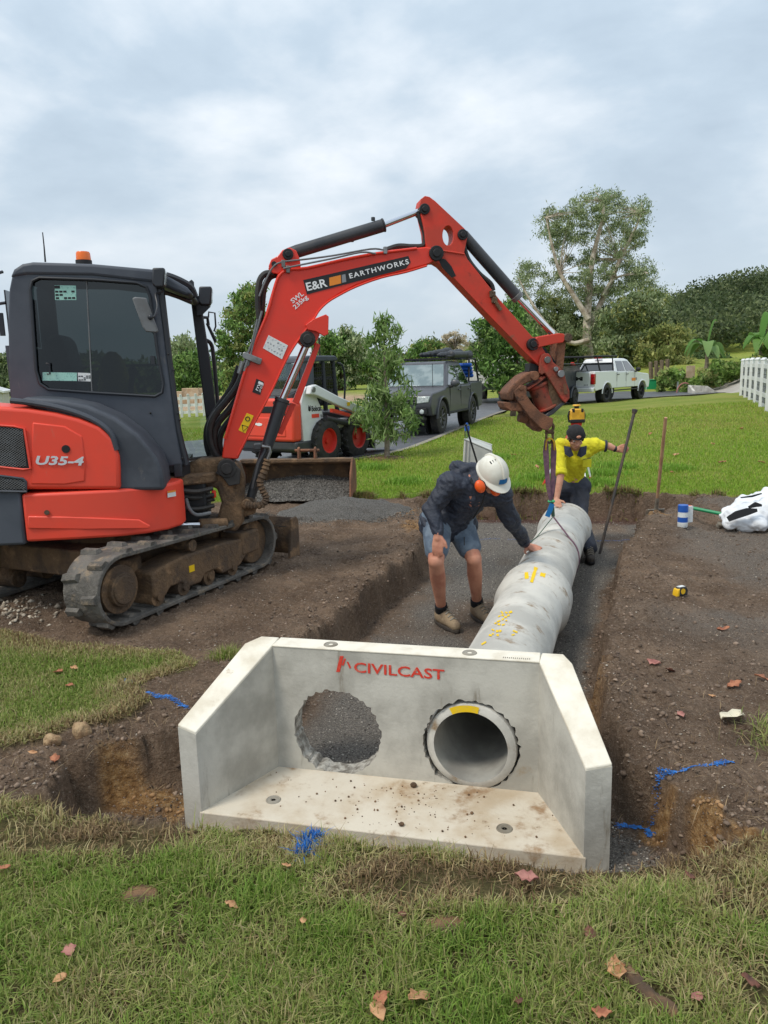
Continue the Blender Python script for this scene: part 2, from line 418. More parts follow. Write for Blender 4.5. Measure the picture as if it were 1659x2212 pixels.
mat('white_ink', (236, 236, 236), None, rough=0.5)
mat('orange_ink', (236, 140, 40), None, rough=0.5)
mat('grey_ink', (140, 142, 146), None, rough=0.5)
mat('white_paint', (226, 227, 226), (214, 214, 212), 2, rough=0.4, dirt=((160, 150, 136), 0.08, 8), coat=0.2)
mat('car_white', (232, 233, 234), None, rough=0.25, coat=0.5)
mat('ute_grey', (66, 67, 72), (72, 73, 78), 2, rough=0.42, coat=0.15, dirt=((100, 94, 88), 0.1, 6))
mat('headlamp', (206, 212, 210), (170, 178, 176), 20, rough=0.15, coat=0.6)
mat('tail_red', (176, 22, 26), (130, 14, 18), 12, rough=0.2, coat=0.6)
mat('tyre', (44, 43, 43), (58, 55, 52), 10, rough=0.85, bump=0.3, bs=60)
mat('rim_dark', (70, 70, 70), (88, 86, 84), 8, rough=0.45, metal=0.3)
mat('rim_red', (206, 50, 38), None, rough=0.5, dirt=((120, 80, 60), 0.25, 8))
mat('car_glass', (22, 28, 30), None, rough=0.04, spec=0.9, coat=1.0)
mat('windscreen', (96, 112, 112), (130, 142, 140), 3, rough=0.04, spec=1.0, coat=1.0)  # pale mottled base colour stands in for sky reflected in the glass
glass('cab_glass', (0.20, 0.23, 0.23), refl=0.6)
glass('cab_glass_clear', (0.80, 0.88, 0.86), refl=0.5)
glass('water_bottle_clear', (0.8, 0.9, 0.95), refl=0.6)
mat('skin', (196, 138, 112), (176, 114, 92), 9, 0.4, 0.66, rough=0.6, bump=0.1, bs=120)
mat('skin_pale', (206, 152, 124), (192, 132, 106), 14, 0.4, 0.65, rough=0.6)
mat('navy_jacket', (44, 50, 64), (36, 41, 54), 6, rough=0.6, bump=0.6, bs=26)
mat('denim', (112, 126, 140), (88, 102, 118), 10, rough=0.85, bump=0.2, bs=120)
mat('sock', (22, 22, 26), None, rough=0.9)
mat('boot_tan', (150, 130, 104), (120, 102, 82), 10, rough=0.85, bump=0.3, bs=60, dirt=((88, 72, 58), 0.3, 16))
mat('boot_dark', (70, 62, 54), (54, 48, 44), 10, rough=0.85, bump=0.3)
mat('hat_white', (228, 226, 214), (214, 210, 196), 5, rough=0.45, dirt=((168, 150, 116), 0.12, 20))
mat('muff_orange', (238, 92, 24), None, rough=0.4)
mat('hi_vis', (224, 216, 34), (206, 196, 28), 8, rough=0.75, bump=0.25, bs=40)
mat('navy_cloth', (48, 54, 76), (40, 45, 62), 8, rough=0.85, bump=0.25, bs=40)
mat('work_trousers', (60, 64, 76), (50, 52, 60), 8, rough=0.85, bump=0.3, bs=30, dirt=((92, 80, 70), 0.25, 8))
mat('cap_black', (26, 26, 28), (34, 34, 36), 30, rough=0.85)
mat('hair_brown', (62, 44, 32), None, rough=0.7)
mat('hair_grey', (150, 144, 138), None, rough=0.8)
mat('lip', (156, 90, 80), None, rough=0.6)
mat('eye_white', (226, 222, 216), None, rough=0.3)
mat('strap_purple', (128, 92, 104), (104, 76, 90), 25, rough=0.85, dirt=((92, 80, 72), 0.3, 18))
mat('strap_green', (76, 104, 82), (64, 84, 70), 25, rough=0.85, dirt=((84, 78, 66), 0.25, 18))
mat('strap_yellow', (214, 168, 40), (170, 130, 50), 20, rough=0.85)
mat('tag_blue', (20, 110, 170), None, rough=0.5)
mat('tag_green', (70, 168, 110), None, rough=0.7)
mat('crow_steel', (58, 54, 52), (96, 78, 62), 7, 0.45, 0.65, rough=0.6, dirt=((110, 88, 68), 0.3, 8))
mat('ash_wood', (182, 142, 108), (156, 116, 86), 8, rough=0.75)
mat('shovel_steel', (150, 142, 130), (120, 108, 94), 10, rough=0.6, metal=0.4, dirt=((110, 90, 70), 0.35, 10))
mat('laser_yellow', (226, 172, 42), (206, 152, 36), 8, rough=0.5)
mat('tripod_red', (206, 40, 34), None, rough=0.5)
mat('plastic_grey', (196, 196, 188), (182, 182, 174), 4, rough=0.5, dirt=((130, 120, 104), 0.12, 10))
mat('bag_white', (232, 234, 236), (216, 218, 222), 6, rough=0.7, bump=0.3, bs=25)
mat('pole_green', (36, 142, 92), None, rough=0.4)
mat('cap_orange', (226, 110, 64), None, rough=0.5)
mat('tape_yellow', (232, 184, 30), None, rough=0.5)
mat('paint_blue_can', (30, 84, 170), (36, 92, 178), 10, rough=0.35)
mat('asphalt', (92, 92, 96), (78, 78, 82), 1.2, rough=0.42, bump=0.25, bs=160, dirt=((120, 118, 116), 0.2, 3))
mat('driveway_concrete', (172, 166, 156), (160, 152, 142), 0.7, rough=0.85)
mat('kerb_concrete', (152, 146, 134), (126, 118, 104), 6, rough=0.9, bump=0.2, bs=60)
mat('bark_gum', (192, 180, 162), (146, 130, 112), 1.6, 0.4, 0.6, rough=0.85, bump=0.3, bs=12)
mat('bark_brown', (104, 86, 70), (80, 66, 54), 3, rough=0.9, bump=0.5, bs=14)
mat('bark_grey', (140, 128, 112), (110, 98, 86), 6, rough=0.9, bump=0.3)
mat('fence_white', (224, 225, 224), (212, 212, 210), 4, rough=0.55)
mat('timber_old', (120, 104, 86), (96, 82, 68), 4, rough=0.9, bump=0.3)
mat('sandstone', (196, 176, 148), (176, 150, 120), 2, rough=0.9)
mat('tarp_black', (38, 40, 44), (50, 52, 56), 6, rough=0.5, bump=0.3, bs=14)
mat('bedroll_blue', (24, 96, 200), (20, 80, 176), 6, rough=0.6)
mat('truck_white', (208, 206, 198), (192, 188, 178), 3, rough=0.6, dirt=((140, 126, 108), 0.28, 5))
mat('box_dark', (58, 62, 68), None, rough=0.45)
mat('red_hose', (220, 48, 40), None, rough=0.5)
mat('rock', (180, 152, 116), (142, 112, 82), 14, 0.4, 0.62, rough=0.95, bump=0.9, bs=40, dirt=((70, 54, 42), 0.35, 20))
mat('bark_piece', (128, 98, 70), (84, 66, 50), 10, rough=0.95, bump=0.8, bs=30)
mat('paper_white', (226, 216, 190), (90, 80, 66), 70, 0.62, 0.7, rough=0.9)
mat('leaf_dry', (176, 116, 84), (146, 88, 62), 24, rough=0.75)
mat('leaf_pink', (176, 122, 110), (150, 96, 88), 24, rough=0.75)
mat('leaf_brown', (120, 78, 62), (96, 62, 50), 24, rough=0.75)
mat('leaf_tan', (196, 150, 108), (166, 116, 78), 24, rough=0.75)
mattr('foliage', 0.6, 0.38)
mattr('grass_blade', 0.6, 0.3)
mattr('pebbles', 0.9, 0.0)

# ============================================================ ground
HWA = -13.74
HW = Frame((0.056, 3.2235, -0.18), HWA)       # head wall frame: u along the wall, y away from the camera
FRONT_LIP = [tuple(Zp(x, y, -0.01).xy) for x, y in ((120, 1748), (385, 1790), (620, 1806), (840, 1830), (1050, 1856), (1250, 1880), (1330, 1884), (1420, 1868), (1590, 1842))]
TRENCH = [(0.40, 9.55), (0.46, 8.6), (0.42, 7.9), (0.32, 7.1), (0.10, 6.35), (-0.18, 5.6), (-0.36, 5.05), (-0.52, 4.6), (-0.60, 4.1), (-0.74, 3.55), (-1.05, 3.46), (-1.28, 3.36), (-1.52, 3.22)] \
    + FRONT_LIP + [(1.24, 2.52), (1.17, 2.72), (1.10, 2.90), (1.0, 3.02), (1.05, 3.4), (1.142, 3.79), (1.36, 4.5), (1.624, 5.23), (2.05, 6.4), (2.62, 7.75), (2.95, 8.15), (3.45, 8.5), (3.75, 8.95), (3.3, 9.2), (2.6, 9.42), (1.9, 9.6), (1.2, 9.7)]
SOIL = [(-14, 9.4), (-3, 9.9), (-0.4, 10.05), (0.35, 9.95), (1.3, 9.85), (2.6, 9.5), (3.4, 9.25), (4.2, 9.05), (6, 9.1), (14, 9.3), (14, 4), (5, 2.9), (2.2, 2.55), (1.25, 2.40)] \
    + FRONT_LIP[::-1] + [(-1.9, 2.86), (-4, 2.9), (-4, 3.2), (-2.0, 3.2), (-1.58, 3.42), (-1.32, 3.62), (-1.28, 3.75), (-1.42, 3.9), (-1.12, 4.22), (-1.25, 4.4), (-1.95, 4.62), (-2.7, 4.95), (-5, 5.4), (-14, 6)]
ROAD_N = [(-60, 9), (-20, 11.6), (-8, 13.2), (-3, 13.9), (-0.75, 14.6), (0.3, 16.0), (1.15, 18.4), (4.5, 29.4), (6.4, 33.4), (10.0, 36.3), (15, 40.2), (24, 46), (60, 62)]
ROAD_F = [(60, 69), (22, 52), (11, 46.5), (4.5, 42), (0.6, 33), (-2.4, 24.5), (-4.2, 20.4), (-7.5, 18.2), (-20, 16.2), (-60, 13)]
ROAD = ROAD_N + ROAD_F
HWFOOT = [tuple((HW.loc + HW.ex * a + HW.ey * b_).xy) for a, b_ in ((-0.70, 0.10), (-0.885, -0.40), (-0.80, -0.425), (0.80, -0.425), (0.885, -0.40), (0.70, 0.10))]
def ground_masks(x, y):
    dt = sdpoly(x, y, TRENCH) + (0.11 * fbm(x * 3.5, y * 3.5, 3, 3) + 0.07 * fbm(x * 13, y * 13, 3, 4)) * sst(2.3, 2.9, y)
    ds = sdpoly(x, y, SOIL) + 0.16 * fbm(x * 2.2, y * 2.2, 5, 9)
    dr = sdpoly(x, y, ROAD)
    return dt, ds, dr
def H(x, y, detail=True):
    x = np.asarray(x, float); y = np.asarray(y, float); shp = x.shape; x = x.ravel(); y = y.ravel()
    dt, ds, dr = ground_masks(x, y)
    z = np.zeros_like(x)
    z += 0.36 * sst(0.5, 7, -dr) * sst(14, 30, y) * sst(3, 13, x)
    z += 1.6 * sst(13, 26, x) * sst(30, 60, y) * sst(0, 8, -dr)
    z += -0.30 * sst(18, 34, y) * sst(-2, -10, x)
    z += 17 * sst(80, 230, y) * sst(25, 100, x)
    z += 0.06 * fbm(x * 0.35, y * 0.35, 3, 21) * sst(0, 2, -dr)
    soil = sst(-0.03, 0.05, ds)
    inn = sst(0.0, 0.055, dt)
    bank = (1 - inn) * sst(-0.9, 0.0, dt) * soil
    z += 0.035 * bank * sst(4.2, 5, y) + 0.055 * bank * sst(0.8, 1.1, x) * sst(3.0, 3.5, y)
    depth = 0.245 + 0.06 * sst(3.55, 3.1, y) * sst(-0.6, -0.9, x)
    z -= depth * inn
    rough = sst(-0.35, 0.0, dt) * (1 - inn)
    z += soil * ((0.085 - 0.05 * inn) * fbm(x * 2.1, y * 2.1, 4, 5) + (0.055 - 0.035 * inn + 0.05 * rough) * fbm(x * 8, y * 8, 4, 6) + (0.07 - 0.05 * inn + 0.05 * rough) * (np.abs(fbm(x * 6.5, y * 6.5, 3, 41)) - 0.08) + (0.030 - 0.014 * inn + 0.03 * rough) * fbm(x * 22, y * 22, 3, 8))
    trk = np.abs(((x + 1.2) * 0.903 - (y - 4.6) * 0.43)); z -= soil * (1 - inn) * 0.03 * sst(0.2, 0.12, np.minimum(trk, np.abs(trk - 0.75))) * sst(-0.2, -0.4, dt) * sst(3.6, 4.2, y) * (0.6 + 0.4 * np.sin((x * 0.43 + y * 0.903) * 60))
    z += (1 - soil) * (0.035 * fbm(x * 1.7, y * 1.7, 3, 12) + 0.02 * fbm(x * 9, y * 9, 3, 14)) * sst(16, 8, y)
    lip = sst(-0.22, 0.0, dt) * (1 - soil) * sst(3.2, 2.9, y); z -= 0.045 * lip
    rise = (1 - soil) * sst(0.25, 0.0, np.abs(ds)) * 0.02
    z += rise
    z -= 0.09 * sst(-0.12, 0.1, dr)
    hwd = sdpoly(x, y, HWFOOT); z = np.where(hwd > -0.005, np.minimum(z, -0.27), z)
    return z.reshape(shp)
def gz(x, y): return float(H(np.array([x]), np.array([y]))[0])
def axis(a, b, step, far_lo, far_hi, k=1.16):
    m = list(np.arange(a, b + 1e-6, step)); s = step; v = a
    while v > far_lo: s *= k; v -= s; m.insert(0, v)
    s = step; v = b
    while v < far_hi: s *= k; v += s; m.append(v)
    return np.array(m)
gx = axis(-3.0, 3.9, 0.024, -900, 900); gy = axis(1.1, 10.2, 0.024, -40, 1500)
GX, GY = np.meshgrid(gx, gy); GZ = H(GX, GY)
ny, nx = GX.shape
V = np.stack([GX.ravel(), GY.ravel(), GZ.ravel()], 1)
ii = (np.arange(ny - 1)[:, None] * nx + np.arange(nx - 1)[None]).ravel()
Fq = np.stack([ii, ii + 1, ii + nx + 1, ii + nx], 1)
gm_ = bpy.data.materials.new('ground'); gm_.use_nodes = True; MATS['ground'] = gm_
ground = tag(raw('ground', V, Fq, 'ground', smooth=True), kind='structure')
xs, ys = GX.ravel(), GY.ravel()
dt, ds, dr = ground_masks(xs, ys)
soil = sst(-0.03, 0.04, ds)
grav = sst(0.10, 0.20, dt + 0.10 * fbm(xs * 3, ys * 3, 4, 31)) * (1 - 0.75 * sst(0.0, 0.16, fbm(xs * 1.1, ys * 0.9, 3, 44) + 0.05 * sst(6.5, 4.5, ys)))
grav = np.maximum(grav, sst(0.0, 0.2, 0.55 - np.hypot((xs + 0.55) / 1.25, (ys - 8.9) / 0.95) + 0.4 * fbm(xs * 2, ys * 2, 3, 33)))     # tipped gravel by the loader bucket
grav = np.maximum(grav, 0.62 * sst(-0.05, 0.16, fbm(xs * 0.9, ys * 0.9, 4, 35)) * sst(1.3, 2.2, xs) * sst(3.5, 5, ys) * soil)
wall = sst(-0.07, 0.03, dt) * sst(0.22, 0.10, dt)
def clay_at(x, y):
    c_ = np.zeros_like(x)
    for cx, cy, rx, ry, am in ((-1.12, 3.27, 0.26, 0.12, 1.0), (-0.98, 3.22, 0.14, 0.16, 0.9), (1.08, 2.82, 0.12, 0.10, 1.0), (1.18, 2.64, 0.07, 0.16, 1.0), (1.25, 2.48, 0.05, 0.14, 1.0), (0.30, 8.0, 0.14, 0.45, 0.7), (2.85, 7.95, 0.26, 0.08, 0.8), (0.22, 8.9, 0.2, 0.25, 0.7)):
        c_ = np.maximum(c_, am * sst(0.0, 0.5, 1 - np.hypot((x - cx) / rx, (y - cy) / ry) + 1.3 * fbm(x * 7, y * 7, 4, 52)))
    return c_
clay = np.maximum(0.7 * wall * sst(0.05, 0.16, fbm(xs * 3, ys * 3, 3, 51)) * sst(5.5, 3.5, ys) * sst(3.6, 4.0, ys), clay_at(xs, ys))
red = sst(0.02, 0.08, dt) * sst(8.8, 9.25, ys) * sst(0.35, 0.2, dt)
far_dirt = sst(0, 0.2, 1 - np.hypot((xs + 9) / 14, (ys - 52) / 9))
for nm, arr in (('soil', soil), ('gravel', grav), ('clay', clay), ('red', red), ('yard', far_dirt), ('thatch', sst(9.0, 6.0, ys))):
    a = ground.data.attributes.new(nm, 'FLOAT', 'POINT'); a.data.foreach_set('value', arr.astype(np.float32))
t = gm_.node_tree; b = t.nodes['Principled BSDF']; b.inputs['Roughness'].default_value = 0.95; b.inputs['Specular IOR Level'].default_value = 0.2
tcn = t.nodes.new('ShaderNodeTexCoord')
def gnoise(scale, det=6, rg=0.6):
    n = t.nodes.new('ShaderNodeTexNoise'); n.inputs['Scale'].default_value = scale; n.inputs['Detail'].default_value = det; n.inputs['Roughness'].default_value = rg
    t.links.new(tcn.outputs['Object'], n.inputs['Vector']); return n.outputs[0]
def gramp(src, stops):
    r = t.nodes.new('ShaderNodeValToRGB'); t.links.new(src, r.inputs[0]); els = r.color_ramp.elements
    els[0].position, els[0].color = stops[0][0], lin(stops[0][1]); els[1].position, els[1].color = stops[-1][0], lin(stops[-1][1])
    for p_, c_ in stops[1:-1]: e_ = els.new(p_); e_.color = lin(c_)
    return r.outputs[0]
def gmix(a, b_, f):
    x = t.nodes.new('ShaderNodeMix'); x.data_type = 'RGBA'; t.links.new(a, x.inputs[6]); t.links.new(b_, x.inputs[7]); t.links.new(f, x.inputs[0]); return x.outputs[2]
def gattr(n):
    a = t.nodes.new('ShaderNodeAttribute'); a.attribute_name = n; return a.outputs['Fac']
c_lawn = gmix(gramp(gnoise(0.55, 5), [(0.34, (112, 130, 48)), (0.5, (136, 148, 62)), (0.66, (156, 154, 80))]), gramp(gnoise(26, 6, 0.7), [(0.3, (84, 98, 38)), (0.5, (128, 140, 58)), (0.72, (164, 162, 92))]), gramp(gnoise(3), [(0, (128, 128, 128)), (1, (128, 128, 128))]))
c_soil = gmix(gramp(gnoise(2.6, 7, 0.62), [(0.3, (92, 74, 60)), (0.5, (126, 105, 87)), (0.7, (160, 135, 112))]), gramp(gnoise(44, 6, 0.7), [(0.32, (60, 48, 39)), (0.46, (108, 89, 73)), (0.56, (140, 118, 99)), (0.68, (196, 175, 152))]), gramp(gnoise(3), [(0, (160, 160, 160)), (1, (160, 160, 160))]))
c_grav = gramp(gnoise(105, 4, 0.75), [(0.3, (66, 62, 57)), (0.46, (116, 110, 103)), (0.58, (144, 137, 128)), (0.72, (206, 198, 186))])
c_clay = gramp(gnoise(22, 6, 0.7), [(0.3, (96, 68, 46)), (0.46, (150, 112, 70)), (0.58, (186, 146, 98)), (0.72, (214, 182, 136))])
c_red = gramp(gnoise(14, 6, 0.7), [(0.3, (74, 52, 46)), (0.5, (100, 74, 66)), (0.72, (126, 98, 86))])
c_yard = gramp(gnoise(0.5, 6, 0.7), [(0.3, (140, 112, 84)), (0.5, (176, 150, 122)), (0.72, (206, 184, 156))])
c_thatch = gramp(gnoise(38, 6, 0.7), [(0.3, (70, 62, 40)), (0.5, (104, 96, 60)), (0.7, (140, 126, 86))]); c = gmix(c_lawn, c_yard, gattr('yard')); c = gmix(c, c_thatch, gattr('thatch')); c = gmix(c, c_soil, gattr('soil')); c = gmix(c, c_grav, gattr('gravel')); c = gmix(c, c_red, gattr('red')); c = gmix(c, c_clay, gattr('clay'))
sp_f = t.nodes.new('ShaderNodeMath'); sp_f.operation = 'MULTIPLY'
sp_r = t.nodes.new('ShaderNodeMapRange'); sp_r.inputs['From Min'].default_value = 0.60; sp_r.inputs['From Max'].default_value = 0.68; t.links.new(gnoise(150, 3, 0.7), sp_r.inputs[0])
t.links.new(sp_r.outputs[0], sp_f.inputs[0]); t.links.new(gattr('soil'), sp_f.inputs[1])
c = gmix(c, gramp(gnoise(9), [(0.3, (150, 134, 116)), (0.7, (196, 184, 166))]), sp_f.outputs[0])
t.links.new(c, b.inputs['Base Color'])
bn = t.nodes.new('ShaderNodeBump'); bn.inputs['Strength'].default_value = 1.0; bn.inputs['Distance'].default_value = 0.035
bm_ = t.nodes.new('ShaderNodeMath'); bm_.operation = 'ADD'; t.links.new(gnoise(60, 6, 0.75), bm_.inputs[0]); t.links.new(gnoise(15, 5, 0.6), bm_.inputs[1])
t.links.new(bm_.outputs[0], bn.inputs['Height']); t.links.new(bn.outputs[0], b.inputs['Normal'])

# road sheet, kerb strip, driveway
def strip(name, near, far, z, m, dz=0.0, step=1.0):
    V = []; F = []
    def res(P, n):
        P = [Vector(p) for p in P]; d = [0]
        for i in range(len(P) - 1): d.append(d[-1] + (P[i + 1] - P[i]).length)
        o = []
        for k in range(n):
            s_ = d[-1] * k / (n - 1); i = max(j for j in range(len(P)) if d[j] <= s_ + 1e-9); i = min(i, len(P) - 2)
            o.append(P[i].lerp(P[i + 1], (s_ - d[i]) / (d[i + 1] - d[i])))
        return o
    A = res(near, 140); B = res(far, 140)
    for k in range(140):
        for q in range(7):
            p = A[k].lerp(B[k], q / 6); V.append((p.x, p.y, 0.0))
    V = np.array(V); V[:, 2] = z if z is not None else H(V[:, 0], V[:, 1]) + dz
    for k in range(139):
        for q in range(6): i = k * 7 + q; F.append((i, i + 1, i + 8, i + 7))
    return tag(raw(name, V, np.array(F), m, smooth=True), kind='structure')
strip('road', ROAD_N, ROAD_F[::-1], None, 'asphalt', dz=0.06)
kp = spline([(x, y, 0) for x, y in ROAD_N[1:-1]], 8)
kb = MB()
kn = [Vector((kp[i + 1].y - kp[i].y, kp[i].x - kp[i + 1].x, 0)).normalized() for i in range(len(kp) - 1)]; kn.append(kn[-1])
kz = np.maximum(H(np.array([(p + q * 0.2).x for p, q in zip(kp, kn)]), np.array([(p + q * 0.2).y for p, q in zip(kp, kn)])), -0.12) + 0.012
for i in range(len(kp) - 1):
    a, b2 = kp[i], kp[i + 1]; nn = Vector((b2.y - a.y, a.x - b2.x, 0)).normalized()
    if i == 0: prevn = nn
    za, zb = float(kz[i]), float(kz[i + 1])
    P = [a + prevn * 0.10, a - prevn * 0.06, b2 - nn * 0.06, b2 + nn * 0.10]; prevn = nn
    kb.add([P[0] + Vector((0, 0, za)), P[1] + Vector((0, 0, za)), P[2] + Vector((0, 0, zb)), P[3] + Vector((0, 0, zb)), P[1] + Vector((0, 0, za - 0.12)), P[2] + Vector((0, 0, zb - 0.12))], [(0, 1, 2, 3), (1, 4, 5, 2)])
tag(kb.build('kerb', 'kerb_concrete'), kind='structure')
# ============================================================ head wall
hw = thing('headwall', 'grey precast concrete culvert headwall with two round openings and splayed wing walls', 'headwall', HW.loc, HWA)
HWH = 0.60
def jag(cx, cz, r, y0, y1, seed, n=90, am=0.005):
    rg = random.Random(seed); rr = []
    for i in range(n):
        rr.append(r + rg.uniform(-am, am) + (rg.choice([0, 0, 0, 0, 0.009])))
    c_ = MB(); c_.prism([(cx + rr[i] * math.cos(2 * math.pi * i / n), cz + rr[i] * math.sin(2 * math.pi * i / n)) for i in range(n)], y0, y1); return c_
bw = MB(); bw.prism([(-0.625, -0.10), (0.625, -0.10), (0.625, HWH - 0.004), (-0.625, HWH - 0.004)], 0.0, 0.105)
wall_o = bw.build('back_wall', 'concrete', hw)
bpy.context.view_layer.update()
cut(wall_o, [jag(-0.308, 0.195, 0.206, -0.05, 0.2, 3, 90, 0.0035), jag(0.308, 0.192, 0.211, -0.05, 0.2, 5, 90, 0.006)])
wall_o.data.materials.append(MATS['concrete_broken'])
for p in wall_o.data.polygons:
    c3 = p.center
    for hx in (-0.308, 0.308):
        if abs(math.hypot(c3.x - hx, c3.z - 0.19) - 0.21) < 0.03 and abs(p.normal.y) < 0.7: p.material_index = 1
cp = MB(); cp.box((0, 0.0525, HWH), (1.206, 0.111, 0.008)); cp.build('top_face', 'concrete_lit_top', hw, bevel=0.003)  # thin sheet in the lighter concrete, brightness of the wall top painted in
for sx in (-1, 1):
    i0 = (0.602 * sx, 0.0); i1 = (0.79 * sx, -0.425); o1 = (0.885 * sx, -0.40); o0 = (0.70 * sx, 0.105); o2 = (0.61 * sx, 0.105)
    om = (0.738 * sx, 0.0); pl = [i0, i1, o1, om, o0, o2]; zt = lambda y_: HWH - 0.002 + min(0, y_) * 0.564; tz = [zt(p[1]) for p in pl]; n = 6
    sidef = [(i, (i + 1) % n, n + (i + 1) % n, n + i) for i in range(n)]; topf = [(6, 7, 8, 9), (6, 9, 10, 11)]; botf = [(0, 3, 2, 1), (0, 5, 4, 3)]
    wg = MB(); wg.add([(p[0], p[1], -0.10) for p in pl] + [(p[0], p[1], z_ - 0.006) for p, z_ in zip(pl, tz)], sidef + topf + botf); wo = wg.build('wing_wall', 'concrete', hw)
    ct = MB(); ct.add([(p[0], p[1], z_ - 0.006) for p, z_ in zip(pl, tz)] + [(p[0], p[1], z_ + 0.006) for p, z_ in zip(pl, tz)], sidef + topf); ct.build('wing_lit_top', 'concrete_lit_top', wo, bevel=0.004)  # thin lighter sheet over the wing, its sloping top painted as lit
ap = MB(); ap.prism([(-0.615, 0.004), (0.615, 0.004), (0.80, -0.428), (-0.80, -0.428)], -0.10, 0.0, ax='z'); ap.build('apron', 'concrete_apron', hw, bevel=0.006)
for x_, y_, z_ in ((-0.52, -0.28, 0.001), (0.482, -0.30, 0.001), (-0.337, 0.05, HWH + 0.0045), (0.30, 0.05, HWH + 0.0045)):
    lf = MB(); lf.lathe([(0.0, 0.001), (0.0, 0.010), (0.004, 0.014), (0.002, 0.026), (0.005, 0.030), (0.0, 0.034)], (x_, y_, z_ - 0.001), (0, 0, 1), 20); lf.build('lifting_socket', 'kerb_concrete', hw)
text('lettering', 'CIVILCAST', 'red_letter', hw, (-0.215, -0.002, 0.500), (1, 0, -0.02), (0.02, 0, 1), 0.41, 0.048, bold=0.015, shear=0.0)
lg = MB(); lg.prism([(-0.300, 0.495), (-0.283, 0.495), (-0.262, 0.572), (-0.279, 0.572)], -0.002, 0.003); lg.prism([(-0.272, 0.528), (-0.263, 0.528), (-0.252, 0.560), (-0.259, 0.562)], -0.002, 0.003)
lg.prism([(-0.248, 0.545), (-0.242, 0.548), (-0.228, 0.520), (-0.236, 0.515)], -0.002, 0.003); lg.build('logo', 'red_letter', hw)
stamp = MB()
for k in range(14): stamp.box((0.45 + k * 0.0085, 0.02 + random.uniform(-0.002, 0.002), HWH + 0.0052), (0.0035, 0.012, 0.001))
stamp.build('cast_marking', 'kerb_concrete', hw)
# crumbs of soil on the apron
cr_ = MB()
for k in range(130):
    x_ = random.gauss(-0.02, 0.26); y_ = random.uniform(-0.39, -0.05); r_ = random.choice([0.0015, 0.002, 0.002, 0.003, 0.003, 0.005])
    cr_.ball((x_, y_, r_ * 0.6), (r_, r_ * 1.2, r_ * 0.8), 6, 4)
cr_.ball((0.06, -0.06, 0.01), (0.016, 0.014, 0.012), 8, 5); cr_.ball((0.07, -0.36, 0.007), (0.012, 0.012, 0.008), 8, 5); cr_.ball((0.34, -0.22, 0.004), (0.007, 0.009, 0.006), 8, 5)
tag(cr_.build('soil_crumbs', 'bark_piece', hw), kind='stuff')

# ============================================================ pipes
PR, PI_, BR, SPG = 0.226, 0.166, 0.264, 0.204
PD = Vector((0.312, 0.95, 0.0)).normalized()
hole = HW.loc + HW.ex * 0.308 + Vector((0, 0, 0.186))
def make_pipe(name, label, start, length, bell):
    t_ = thing(name, label, 'pipe', start, math.degrees(math.atan2(PD.y, PD.x)), 'concrete drainage pipes')
    L_ = length
    prof = [(0.0, PI_), (0.0, PI_ + 0.012), (0.012, SPG - 0.003), (0.03, SPG), (0.16, SPG), (0.165, SPG + 0.001), (0.198, PR - 0.001), (0.203, PR)]
    for k in range(1, 8): prof.append((0.21 + (L_ - 0.60) * k / 8, PR))
    prof += [(L_ - 0.372, PR), (L_ - 0.366, PR + 0.0005), (L_ - 0.355, PR + 0.004), (L_ - 0.272, BR - 0.004), (L_ - 0.260, BR - 0.0005), (L_ - 0.254, BR), (L_ - 0.03, BR), (L_ - 0.010, BR), (L_ - 0.004, BR - 0.002), (L_, BR - 0.008), (L_, PR + 0.008), (L_ - 0.11, PR + 0.006), (L_ - 0.11, PI_)]
    b_ = MB(); b_.lathe(prof[:-2] + [(L_ - 0.11, PR + 0.006), (L_ - 0.115, PI_)], (0, 0, 0), (1, 0, 0), 56); o_ = b_.build('barrel', 'pipe_concrete', t_, smooth=30)
    i_ = MB(); i_.lathe([(L_ - 0.115, PI_), (L_ * 0.6, PI_), (L_ * 0.3, PI_), (0.0, PI_)], (0, 0, 0), (1, 0, 0), 56); i_.build('bore', 'pipe_inner', t_)
    jg = MB(); jg.lathe([(L_ - 0.004, PR + 0.001), (L_ + 0.001, PR + 0.001), (L_ + 0.001, PR + 0.009), (L_ - 0.004, PR + 0.009)], (0, 0, 0), (1, 0, 0), 48); jg.build('joint_gap', 'black', t_)
    for f_ in (L_ - 0.372, L_ - 0.012):
        g_ = MB(); g_.ring((f_, 0, 0), (1, 0, 0), (PR if f_ < L_ - 0.1 else BR - 0.012) - 0.001, 0.004, 48, 6); g_.build('casting_ridge', 'pipe_concrete', t_)
    return t_
L1, L2 = 2.36, 2.62
p1s = hole - PD * 0.006
pipe1 = make_pipe('concrete_pipe', 'near grey concrete pipe passing through the headwall opening', p1s, L1, True)
p2s = p1s + PD * (L1 - 0.10)
pipe2 = make_pipe('concrete_pipe', 'far grey concrete pipe hanging in the lifting sling between the two men', p2s, L2, True)
def pipe_hit(x, y, r):
    """where the line of sight meets a pipe of radius r"""
    d = ray(x, y); o = cC - p1s; dd = d - PD * d.dot(PD); oo = o - PD * o.dot(PD)
    A = dd.dot(dd); B_ = 2 * dd.dot(oo); C_ = oo.dot(oo) - r * r; q = B_ * B_ - 4 * A * C_
    q = max(q, 0); return cC + d * ((-B_ - math.sqrt(q)) / (2 * A))
def on_pipe(x, y):
    """first point of the line of sight that touches the pipes' outer profile"""
    q = pipe_hit(x, y, BR + 0.003); d = ray(x, y).normalized() * 0.002
    for _ in range(260):
        v = q - p1s; t_ = v.dot(PD); r_ = (v - PD * t_).length
        if r_ <= float(np.interp(t_, [L1 - 0.366, L1 - 0.258, L1 - 0.006, L1], [PR, BR, BR, PR])) + 0.003: break
        q = q + d
    return q
